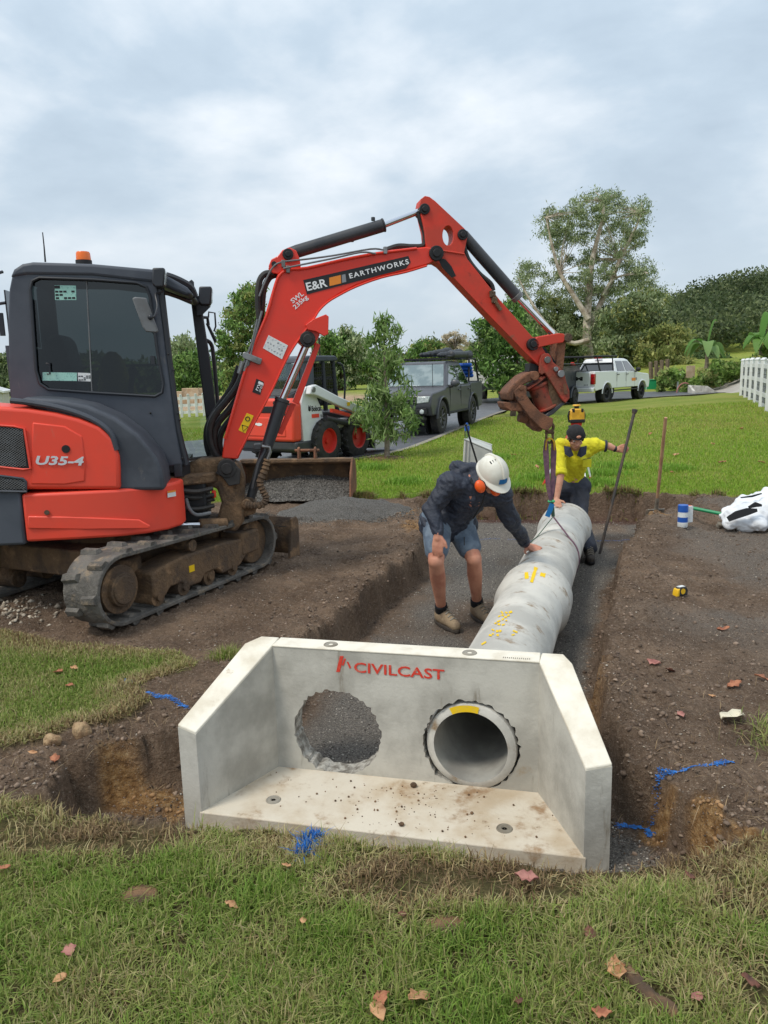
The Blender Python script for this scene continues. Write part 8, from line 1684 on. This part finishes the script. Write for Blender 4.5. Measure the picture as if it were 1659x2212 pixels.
p = at(1036, 775, 62); t_ = thing('power_pole', 'grey timber power pole above the tipper truck', 'power pole', p); b_ = MB(); b_.tube([(0, 0, 0), (0, 0, 3.6)], 0.16, 10); b_.build('pole', 'timber_old', t_); b_ = MB(); b_.box((0, 0, 3.3), (0.9, 0.1, 0.1)); b_.build('cross_arm', 'timber_old', t_)
for x, y, lb in ((800, 895, 'red and white safety barrier half hidden by the sapling'), (788, 893, 'second red safety cone beside the half hidden barrier')):
    p = at(x, y, 24); p.z = max(p.z, -0.03); b_ = MB(); b_.lathe([(0, 0.18), (0.03, 0.18), (0.03, 0.13), (0.6, 0.03), (0.6, 0.001)], (0, 0, 0), (0, 0, 1), 16); o_ = b_.build('traffic_cone', 'body_red'); o_.location = p; tag(o_, lb.replace('safety barrier', 'traffic cone').replace('red and white', 'red'), 'traffic cone', 'cones behind the sapling')

p = Zp(1540, 1073, 0.03); b_ = MB(); b_.box((0, 0, 0.02), (0.26, 0.03, 0.02), rz=0.1); o_ = b_.build('plastic_strip', 'fence_white', None, bevel=0.004); o_.location = (p.x, p.y, gz(p.x, p.y) + 0.02); tag(o_, 'short white plastic strip on the lawn edge behind the bulk bag', 'plastic strip')
# ============================================================ blue set-out paint
def paint(label, pts, wd, z=None, seed=1, dens=260):
    P = [Vector((p[0], p[1])) for p in pts]; L_ = [0]
    for a, b2 in zip(P[:-1], P[1:]): L_.append(L_[-1] + (b2 - a).length)
    g = np.random.default_rng(seed); n = int(dens * L_[-1]); s_ = g.uniform(0, L_[-1], n); V = []; F = []
    gap = vnoise(s_ * 6, s_ * 0 + seed, 3)
    X = np.interp(s_, L_, [p.x for p in P]) + g.normal(0, wd * 0.33, n); Y = np.interp(s_, L_, [p.y for p in P]) + g.normal(0, wd * 0.33, n); Zz = H(X, Y) + 0.005
    keep = gap > 0.15
    for x, y, z_ in zip(X[keep], Y[keep], Zz[keep]):
        i = len(V); a = g.uniform(0, 6.28); r_ = g.uniform(0.0015, 0.0045)
        for k in range(5): V.append((x + r_ * math.cos(a + k * 1.257) * g.uniform(0.6, 1.4), y + r_ * math.sin(a + k * 1.257) * g.uniform(0.6, 1.4), z_ + g.uniform(-0.0005, 0.001)))
        F.append([i, i + 1, i + 2, i + 3, i + 4])
    base = P[0]; V = np.array(V); o_ = raw('paint_mark', V, np.array(F), 'blue_mark'); return tag(o_, label, 'paint mark')
paint('blue painted line on the soil left of the headwall', [Zp(x, y, 0.0).xy for x, y in ((262, 1468), (320, 1497), (402, 1530))], 0.022, seed=1, dens=1900)
paint('blue painted line crossing the right trench edge beside the headwall', [Zp(1312, 1768, -0.2).xy, Zp(1392, 1770, -0.2).xy, Zp(1405, 1740, -0.12).xy, Zp(1405, 1690, 0).xy, Zp(1430, 1662, 0).xy, Zp(1500, 1658, 0).xy, Zp(1585, 1655, 0).xy], 0.022, seed=2, dens=2000)
paint('faint blue painted line across the far trench floor', [Zp(x, y, -0.2).xy for x, y in ((1025, 1158), (1080, 1156), (1140, 1160), (1300, 1160), (1365, 1158))], 0.03, seed=4, dens=420)

# ============================================================ stones, rocks, bark, leaves
def scatter_pebbles(name, label, n, sampler, smin, smax, cols, seed, par=None):
    g = np.random.default_rng(seed); X, Y = sampler(g, n); Z_ = H(X, Y); n = len(X)
    s_ = smin + (smax - smin) * g.random(n) ** 3; base = np.array([[1, 0, 0], [-0.5, 0.87, 0], [-0.5, -0.87, 0], [0, 0, 0.8], [0, 0, -0.8]]); a = g.uniform(0, 6.28, n); sc = np.stack([s_ * g.uniform(0.7, 1.4, n), s_ * g.uniform(0.6, 1.1, n), s_ * g.uniform(0.5, 0.9, n)], 1)
    v = base[None] * sc[:, None]; ca, sa = np.cos(a)[:, None], np.sin(a)[:, None]; V = np.stack([v[..., 0] * ca - v[..., 1] * sa + X[:, None], v[..., 0] * sa + v[..., 1] * ca + Y[:, None], v[..., 2] + (Z_ + s_ * 0.25)[:, None]], -1).reshape(-1, 3)
    f = np.array([[0, 1, 3], [1, 2, 3], [2, 0, 3], [1, 0, 4], [2, 1, 4], [0, 2, 4]]); F = (np.arange(n)[:, None, None] * 5 + f[None]).reshape(-1, 3); cl = np.array([lin(c)[:3] for c in cols]); cc = np.repeat(cl[g.integers(0, len(cl), n)] * g.uniform(0.7, 1.2, n)[:, None], 5, 0)
    return tag(raw(name, V, F, 'pebbles', cc, par), label, 'stones' if par is None else None, kind='stuff')
def soil_s(x0, x1, y0, y1, pred):
    def f(g, n):
        X = g.uniform(x0, x1, n); Y = y0 + (y1 - y0) * g.random(n) ** 1.35; dt, ds, dr = ground_masks(X, Y); k = pred(X, Y, dt, ds); return X[k], Y[k]
    return f
scatter_pebbles('soil_clods', 'soil clods and crumbs scattered over the dug ground', 45000, soil_s(-3.4, 4.2, 2.5, 9.4, lambda X, Y, dt, ds: (ds > 0.02) & ((dt < 0.12) | (X < -0.85) | ((Y < 3.1) & (X > 0.9)))), 0.003, 0.011, [(120, 103, 89), (106, 90, 77), (136, 118, 103), (96, 81, 69), (154, 136, 119)], 71)
scatter_pebbles('bedding_gravel', 'loose grey bedding gravel over the trench floor', 60000, soil_s(-1.6, 3.8, 2.4, 9.6, lambda X, Y, dt, ds: dt > 0.12), 0.003, 0.009, [(126, 120, 112), (96, 91, 85), (158, 151, 142), (82, 77, 72), (196, 188, 176)], 72)
scatter_pebbles('pale_stones', 'pale stones scattered on the soil', 7000, soil_s(-3.4, 4.2, 2.6, 9.2, lambda X, Y, dt, ds: (ds > 0.02) & (dt < 0.05)), 0.0025, 0.010, [(178, 164, 146), (150, 140, 128), (196, 186, 172), (140, 118, 100)], 73)
def scatter_clods(name, label, n, sampler, smin, smax, cols, seed):
    """larger broken lumps: roughened twenty-sided stones"""
    g = np.random.default_rng(seed); X, Y = sampler(g, n); n = len(X); Z_ = H(X, Y); s_ = smin + (smax - smin) * g.random(n) ** 2.2
    p_ = 1.618; b = np.array([(-1, p_, 0), (1, p_, 0), (-1, -p_, 0), (1, -p_, 0), (0, -1, p_), (0, 1, p_), (0, -1, -p_), (0, 1, -p_), (p_, 0, -1), (p_, 0, 1), (-p_, 0, -1), (-p_, 0, 1)]) / 1.9
    f = np.array([(0, 11, 5), (0, 5, 1), (0, 1, 7), (0, 7, 10), (0, 10, 11), (1, 5, 9), (5, 11, 4), (11, 10, 2), (10, 7, 6), (7, 1, 8), (3, 9, 4), (3, 4, 2), (3, 2, 6), (3, 6, 8), (3, 8, 9), (4, 9, 5), (2, 4, 11), (6, 2, 10), (8, 6, 7), (9, 8, 1)])
    v = b[None] * g.uniform(0.65, 1.35, (n, 12, 1)) * s_[:, None, None] * np.stack([g.uniform(0.8, 1.4, n), g.uniform(0.7, 1.1, n), g.uniform(0.5, 0.9, n)], 1)[:, None]; a = g.uniform(0, 6.28, n); ca, sa = np.cos(a)[:, None], np.sin(a)[:, None]
    V = np.stack([v[..., 0] * ca - v[..., 1] * sa + X[:, None], v[..., 0] * sa + v[..., 1] * ca + Y[:, None], v[..., 2] + (Z_ + s_ * 0.15)[:, None]], -1).reshape(-1, 3); F = (np.arange(n)[:, None, None] * 12 + f[None]).reshape(-1, 3)
    cl = np.array([lin(c)[:3] for c in cols]); c1 = cl[g.integers(0, len(cl), n)]; ky = (clay_at(X, Y) > g.uniform(0.3, 0.9, n))[:, None]; c1 = np.where(ky, np.array(lin((158, 124, 88))[:3])[None], c1)
    cc = np.repeat(c1 * g.uniform(0.75, 1.2, n)[:, None], 12, 0); return tag(raw(name, V, F, 'pebbles', cc), label, 'soil', kind='stuff')
scatter_clods('trench_clods', 'broken soil lumps along the trench edges and in the pits', 19000, soil_s(-2.2, 3.9, 2.5, 9.5, lambda X, Y, dt, ds: (ds > 0.02) & (dt > -0.30) & ((dt < 0.16) | (X < -0.8) | ((X > 0.92) & (Y < 3.0)))), 0.003, 0.016, [(116, 99, 85), (102, 86, 73), (130, 112, 97), (92, 77, 66), (144, 124, 107), (120, 102, 86)], 171)
scatter_clods('bank_clods', 'broken soil lumps scattered over the open soil', 3200, soil_s(-3.2, 4.2, 3.0, 9.4, lambda X, Y, dt, ds: (ds > 0.02) & (dt < -0.25)), 0.003, 0.018, [(120, 103, 89), (106, 90, 77), (136, 118, 103), (96, 81, 69)], 172)
def blob(cx, cy, rx, ry): return lambda g, n: (cx + g.normal(0, rx, n), cy + g.normal(0, ry, n))
scatter_pebbles('crushed_rock', 'patch of pale crushed rock at the left edge near the track', 420, blob(-2.95, 5.35, 0.28, 0.16), 0.012, 0.04, [(176, 164, 146), (150, 138, 122), (196, 184, 166), (130, 114, 98)], 74)
scatter_pebbles('pile_gravel', 'grey gravel grains over the heap by the loader bucket', 9000, lambda g, n: (-0.48 + g.normal(0, 0.55, n), 8.75 + g.normal(0, 0.16, n)), 0.006, 0.014, [(110, 106, 100), (80, 77, 73), (140, 136, 128)], 75)
def lump(name, label, x, y, z, r, m, cat, seed, am=0.35):
    p = Zp(x, y, z); p.z = gz(p.x, p.y); b_ = MB(); b_.ball((0, 0, r[2] * 0.4), r, 12, 8); o_ = organic(name, b_, m, None, min(r) * 0.22, 1, lambda co: min(r) * am * 2 * fbm(co[:, 0] / min(r) * 1.6 + seed, co[:, 1] / min(r) * 1.6 + co[:, 2] / min(r), 3, seed)); o_.location = p; return tag(o_, label, cat)
lump('clay_rock', 'larger pale clay rock at the left grass edge', 178, 1590, 0, (0.045, 0.04, 0.055), 'rock', 'rock', 1)
lump('clay_rock', 'smaller pale clay rock lying left of the larger one', 112, 1606, 0, (0.045, 0.03, 0.035), 'rock', 'rock', 2)
lump('clay_rock', 'flat muddy clay patch stone in the foreground grass left of the footprint', 300, 1945, 0, (0.065, 0.05, 0.011), 'bark_piece', 'rock', 3)
lump('clay_rock', 'muddy clay stone in the foreground grass below the headwall', 962, 2010, 0, (0.075, 0.04, 0.012), 'bark_piece', 'rock', 4)
p0 = Zp(1350, 2110, 0.02); p1 = Zp(1455, 2195, 0.02); b_ = MB(); b_.cap(Vector((0, 0, 0.0)), p1 - p0, 0.018, 0.026, 12); b_.cap(Vector((0.01, 0.02, 0)), (p1 - p0) * 0.6, 0.02, 0.02, 10); o_ = organic('bark_slab', b_, 'bark_piece', None, 0.007, 1, lambda co: 0.022 * fbm(co[:, 0] * 50, co[:, 1] * 30, 3, 5)); o_.location = p0; tag(o_, 'slab of brown bark lying in the grass at lower right', 'bark')
def fallen(name, label, x, y, z, size, m, seed, group, turn=None):
    g = random.Random(seed); p = Zp(x, y, z); p.z = gz(p.x, p.y) + (0.006 if z == 0 else z); a = g.uniform(0, 6.28) if turn is None else turn; V = []; n = 7
    for i in range(n):
        u_ = i / (n - 1); hw_ = 0.34 * math.sin(math.pi * (u_ * 0.92 + 0.04)) * (1 + 0.25 * math.sin(u_ * 17 + seed)); lift = 0.10 * math.sin(u_ * 3 + seed) + 0.12 * u_ * u_
        for s_ in (-1, 0, 1): V.append(((u_ - 0.5) * size, hw_ * s_ * size, (lift + 0.18 * abs(s_) * g.uniform(0.3, 1.1)) * size))
    b_ = MB(); b_.add(V, [(i * 3 + q, i * 3 + q + 1, i * 3 + q + 4, i * 3 + q + 3) for i in range(n - 1) for q in range(2)]); o_ = b_.build(name, m, None, smooth=60); sm = o_.modifiers.new('thick', 'SOLIDIFY'); sm.thickness = 0.0015
    o_.location = p; o_.rotation_euler = (g.uniform(-0.2, 0.2), g.uniform(-0.2, 0.2), a); return tag(o_, label, 'leaf', group)
FG = ('curled pinkish leaf in the grass at lower left, the higher of two', 'small tan sliver of leaf just below the curled leaf at lower left', 'ragged pink leaf on the bare brown patch below the right wing wall', 'long tan leaf in the grass just above the bark slab', 'dark brown leaf in the grass between the ragged pink leaf and the bark slab', 'upright twisted tan leaf near the bottom edge right of centre', 'reddish leaf near the bottom edge left of the twisted tan leaf', 'pale tan leaf cut by the bottom edge below the reddish leaf', 'small brown leaf near the bottom edge left of the bark slab', 'reddish leaf at the bottom edge just under the bark slab', 'small pink leaf right of the bark slab', 'leaf at the right edge level with the bark slab', 'pale leaf beside the footprint in the left foreground grass', 'tiny tan leaf in the middle foreground grass', 'red leaf at the left edge of the foreground grass', 'tiny brown leaf in the grass below the middle of the apron', 'small leaf in the grass below the right trench corner', 'tiny leaf in the grass left of the short blue paint mark')
for k, (x, y, s_) in enumerate(((152, 2062, 0.055), (130, 2120, 0.04), (1138, 1898, 0.075), (1330, 2105, 0.075), (1275, 2030, 0.05), (905, 2170, 0.075), (825, 2170, 0.06), (815, 2200, 0.06), (1120, 2175, 0.04), (1300, 2200, 0.05), (1505, 2165, 0.04), (1620, 2130, 0.05), (500, 1965, 0.045), (655, 2000, 0.03), (6, 1880, 0.05), (870, 1985, 0.03), (1490, 1890, 0.035), (620, 1880, 0.03))):
    fallen('fallen_leaf', FG[k], x, y, 0.03, s_, ('leaf_pink', 'leaf_tan', 'leaf_pink', 'leaf_tan', 'leaf_brown', 'leaf_tan', 'leaf_dry', 'leaf_tan', 'leaf_brown', 'leaf_dry', 'leaf_pink', 'leaf_brown', 'leaf_tan', 'leaf_tan', 'leaf_dry', 'leaf_brown', 'leaf_brown', 'leaf_tan')[k], k, 'fallen leaves in the foreground grass')
SL = ('orange leaf on the bare soil below the tape measure', 'pink leaf, left one of a close pair on the right soil', 'darker leaf, right one of a close pair on the right soil', 'orange leaf on the soil above the white bark flake', 'leaf at the right edge of the bare soil', 'dull leaf on the soil left of the white bark flake', 'small pale leaf on the soil above left of the white bark flake')
for k, (x, y, s_) in enumerate(((1562, 1365, 0.075), (1412, 1450, 0.075), (1447, 1465, 0.075), (1585, 1492, 0.08), (1645, 1478, 0.08), (1470, 1560, 0.05), (1538, 1515, 0.035))):
    fallen('fallen_leaf', SL[k], x, y, 0, s_, ('leaf_dry', 'leaf_pink', 'leaf_brown', 'leaf_dry', 'leaf_dry', 'leaf_pink', 'leaf_tan')[k], 40 + k, 'fallen leaves on the bare soil')
PL_ = ('leaf at the lower rim of the left grass patch near the clay rocks', 'small leaf at the lower left rim of the left grass patch', 'largest leaf on the left grass patch, near its top', 'red leaf near the top of the left grass patch', 'leaf in the middle of the left grass patch')
for k, (x, y, s_) in enumerate(((118, 1633, 0.06), (72, 1630, 0.04), (125, 1448, 0.07), (160, 1440, 0.05), (150, 1478, 0.05))):
    fallen('fallen_leaf', PL_[k], x, y, 0.02, s_, ('leaf_dry', 'leaf_tan')[k % 2], 60 + k, 'fallen leaves on the left grass patch')
LL = ('leaf on the lawn just left of the lifting sling', 'leaf on the lawn between the hard hat and the sling', 'large leaf on the lawn right of the shovel handle', 'leaf on the lawn at far right, lower of two', 'leaf on the lawn at far right, upper of two', 'small leaf on the lawn just beside the shovel handle', 'leaf on the lawn below the white fence', 'dark leaf on the lawn between crowbar top and shovel top', 'leaf on the lawn at the right edge of the view', 'leaf on the lawn beside the plastic barrier')
for k, (x, y, s_) in enumerate(((1160, 1010, 0.10), (1110, 985, 0.10), (1460, 985, 0.16), (1560, 1000, 0.13), (1540, 960, 0.12), (1452, 1020, 0.10), (1600, 930, 0.14), (1405, 940, 0.12), (1645, 1000, 0.12), (985, 1030, 0.10))):
    fallen('fallen_leaf', LL[k], x, y, 0.02, s_, ('leaf_tan', 'leaf_dry')[k % 2], 80 + k, 'fallen leaves on the lawn')
fallen('bark_flake', 'speckled white flake of bark on the soil at right', 1580, 1562, 0, 0.15, 'paper_white', 7, None, 0.5)['category'] = 'bark'

# ============================================================ grass, blade by blade
def blades(name, label, X, Y, Z_, hgt, wd, cols, seed, lean=0.5, cmix=None, cat='grass'):
    g = np.random.default_rng(seed); n = len(X); a = g.uniform(0, 6.283, n); ln = np.abs(g.normal(0, lean, n)); h_ = hgt * (0.5 + 0.9 * g.random(n)); dx_ = np.cos(a) * ln * h_; dy_ = np.sin(a) * ln * h_; hz_ = h_ / np.sqrt(1 + 0.6 * ln * ln); b = a + 1.57 + g.normal(0, 0.5, n); wx = np.cos(b) * wd / 2; wy = np.sin(b) * wd / 2
    V = np.empty((n, 5, 3)); V[:, 0] = np.stack([X - wx, Y - wy, Z_ - 0.005], 1); V[:, 1] = np.stack([X + wx, Y + wy, Z_ - 0.005], 1); V[:, 2] = np.stack([X + dx_ * 0.35 + wx * 0.8, Y + dy_ * 0.35 + wy * 0.8, Z_ + hz_ * 0.6], 1); V[:, 3] = np.stack([X + dx_ * 0.35 - wx * 0.8, Y + dy_ * 0.35 - wy * 0.8, Z_ + hz_ * 0.6], 1); V[:, 4] = np.stack([X + dx_, Y + dy_, Z_ + hz_ * (1 - 0.25 * np.minimum(ln, 1.2))], 1)
    i = np.arange(n)[:, None] * 5; F = np.concatenate([i + np.array([[0, 1, 2]]), i + np.array([[0, 2, 3]]), i + np.array([[3, 2, 4]])])
    cl = np.array([lin(c)[:3] for c in cols]); m_ = len(cl); w_ = np.clip((cmix if cmix is not None else g.random(n)) + g.normal(0, 0.16, n), 0, 0.999); cc = np.repeat(cl[(w_ * m_).astype(int)] * g.uniform(0.75, 1.25, n)[:, None], 5, 0)
    return tag(raw(name, V.reshape(-1, 3), F, 'grass_blade', cc), label, cat, kind='stuff')
GC = [(108, 138, 52), (122, 146, 62), (138, 152, 76), (150, 156, 90), (164, 158, 104), (182, 168, 124), (164, 142, 102), (130, 108, 80)]
def in_view(X, Y, m=0.10):
    return np.abs(X) < (Y + 0.15) * (0.52 + m)
def near_mask(X, Y):
    dt, ds, dr = ground_masks(X, Y); return (ds < 0.01) & (dt < 0.0)
g = np.random.default_rng(91); n = 330000; X = g.uniform(-2.4, 2.4, n); Y = 1.25 + 1.75 * g.random(n) ** 0.9
bare = fbm(X * 2.3, Y * 2.3, 4, 81); brown = 0.35 * sst(-0.02, 0.16, fbm(X * 2.2 + 3, Y * 2.2, 4, 82))
for cx, cy, rx, ry in ((-1.15, 2.52, 0.42, 0.14), (0.28, 2.26, 0.50, 0.17), (0.75, 2.32, 0.3, 0.10), (1.15, 2.08, 0.25, 0.10)): brown = np.maximum(brown, sst(0.0, 0.7, 1.3 - np.hypot((X - cx) / rx, (Y - cy) / ry) + 1.2 * fbm(X * 5, Y * 5, 4, 84)))
hole = np.zeros(n)
for px_, py_, rx, ry in ((300, 1945, 0.075, 0.055), (392, 1985, 0.04, 0.065), (965, 2010, 0.09, 0.045), (900, 1930, 0.10, 0.05), (1040, 1925, 0.16, 0.05), (1190, 1940, 0.12, 0.05), (1560, 1900, 0.10, 0.05), (1580, 1985, 0.09, 0.05), (1640, 2150, 0.07, 0.06), (170, 1835, 0.14, 0.05), (1400, 2160, 0.07, 0.045)):
    cx, cy = Zp(px_, py_, 0.0).xy; hole = np.maximum(hole, sst(0.6, 1.1, 1.6 - np.hypot((X - cx) / rx, (Y - cy) / ry) * 0.9 + 0.8 * fbm(X * 9, Y * 9, 3, 83)))
k = near_mask(X, Y) & in_view(X, Y) & (g.random(n) < 1.0 - 0.95 * hole) & (g.random(n) < (1 - 0.75 * sst(0.12, 0.22, bare)) * (0.35 + 0.65 * sst(-0.12, 0.10, fbm(X * 11, Y * 11, 3, 86))) * (1 - 0.45 * brown))
X, Y, brown = X[k], Y[k], brown[k]
dsn = ground_masks(X, Y)[1]; edge = sst(-0.35, -0.02, dsn)
blades('foreground_grass', 'shaggy green and brown grass along the bottom of the view', X, Y, H(X, Y), 0.034 + 0.030 * vnoise(X * 7, Y * 7, 7) ** 2 - 0.010 * edge, 0.0042, GC, 92, 1.15, np.clip(0.27 + 0.48 * brown + 0.28 * edge + 0.40 * (vnoise(X * 5, Y * 5, 9) - 0.5), 0, 1))
n = 700; s_ = g.random(n); bp = [Zp(x, y, 0.02) for x, y in ((694, 1790), (672, 1802), (665, 1836), (648, 1846))]; X = np.interp(s_, [0, 0.35, 0.8, 1], [p.x for p in bp]) + g.normal(0, 0.011, n); Y = np.interp(s_, [0, 0.35, 0.8, 1], [p.y for p in bp]) + g.normal(0, 0.011, n)
blades('painted_grass', 'short blue spray paint mark on the grass in front of the headwall', X, Y, H(X, Y) + 0.006, 0.042, 0.005, [(52, 122, 200), (66, 136, 212), (44, 100, 170)], 99, 0.9, cat='paint mark')
n = 90000; X = g.uniform(-3.2, -1.0, n); Y = g.uniform(3.2, 5.4, n); k = near_mask(X, Y) & in_view(X, Y); X, Y = X[k], Y[k]; dsn = ground_masks(X, Y)[1]
blades('left_grass_patch', 'remaining patch of grass between the track and the headwall', X, Y, H(X, Y), 0.032, 0.0055, GC, 93, 1.1, np.clip(0.30 + 0.40 * sst(-0.3, 0, dsn) + 0.3 * (vnoise(X * 3, Y * 3, 6) - 0.4), 0, 1))
n = 260000; Y = 9.0 + 17 * g.random(n) ** 1.7; X = (g.random(n) * 2 - 1) * (Y + 0.3) * 0.6; dt, ds, dr = ground_masks(X, Y); k = (ds < 0.03) & (dt < 0.02) & (dr < -0.12); X, Y = X[k], Y[k]; ds = ds[k]; k2 = g.random(len(X)) < 1 - 0.0 * X; 
lawn_mix = np.clip(0.14 + 0.55 * sst(-0.45, -0.02, ds) * sst(9.9, 9.3, Y - 0.0 * X) + 0.5 * (fbm(X * 0.7, Y * 0.5, 3, 15) + 0.06) + 0.22 * sst(12, 20, Y), 0, 0.7)
blades('lawn_grass', 'short mown green lawn between the trench and the road', X, Y, H(X, Y), 0.040 * (1 + 0.03 * (Y - 9)), 0.007 * (1 + 0.09 * (Y - 9)), [(122, 158, 46), (136, 166, 56), (150, 170, 66), (162, 170, 80), (172, 166, 92), (174, 160, 106), (150, 130, 92)], 94, 0.7, lawn_mix)
# coarse tufts on the lawn and ragged turf hanging over the trench edge
n = 9000; tcx = np.array([1.55, 1.75, 2.35, 3.35, 3.8, 2.9, 0.35, -0.2, 4.6, 3.0, 2.1]); tcy = np.array([11.1, 10.5, 11.3, 11.6, 12.4, 12.9, 11.4, 13.2, 12.0, 10.6, 14.0]); q = g.integers(0, len(tcx), n); X = tcx[q] + g.normal(0, 0.14, n); Y = tcy[q] + g.normal(0, 0.14, n)
blades('lawn_tufts', 'coarser bright green tufts dotted over the lawn', X, Y, H(X, Y), 0.10, 0.012, [(112, 156, 46), (126, 164, 58), (140, 168, 72)], 95, 0.8)
n = 26000; s_ = g.random(n); ex_ = np.interp(s_, [0, 0.25, 0.5, 0.75, 1], [-0.6, 0.6, 1.9, 3.2, 4.0]); ey_ = np.interp(s_, [0, 0.25, 0.5, 0.75, 1], [10.06, 9.86, 9.68, 9.33, 9.12]); X = ex_ + g.normal(0, 0.06, n); Y = ey_ + g.normal(0.02, 0.07, n)
k = fbm(X * 2.4, Y * 0 + 3, 3, 27) > -0.10; X, Y = X[k], Y[k]
blades('turf_edge', 'ragged brown and green turf hanging over the far trench edge', X, Y, H(X, Y), 0.085, 0.009, [(120, 140, 60), (140, 140, 76), (150, 130, 88), (128, 104, 74), (104, 82, 62)], 96, 1.1)
# roots and straw in the dug soil
n = 900; X = np.concatenate([g.normal(-1.25, 0.35, n // 2), g.normal(1.45, 0.35, n // 2)]); Y = np.concatenate([g.normal(3.3, 0.3, n // 2), g.normal(2.9, 0.4, n // 2)]); k = ground_masks(X, Y)[1] > 0.0; X, Y = X[k], Y[k]
blades('root_fibres', 'pale root fibres and straw sticking out of the dug soil', X, Y, H(X, Y), 0.05, 0.0028, [(150, 126, 96), (128, 102, 76), (170, 146, 112)], 97, 1.6, cat='roots')
n = 600; X = np.concatenate([g.normal(1.72, 0.07, n // 2), g.normal(-0.95, 0.05, n // 2)]); Y = np.concatenate([g.normal(3.15, 0.08, n // 2), g.normal(4.32, 0.03, n // 2)])
blades('soil_tufts', 'stray tufts of grass growing from the dug soil', X, Y, H(X, Y), 0.075, 0.004, GC[1:6], 98, 0.9)
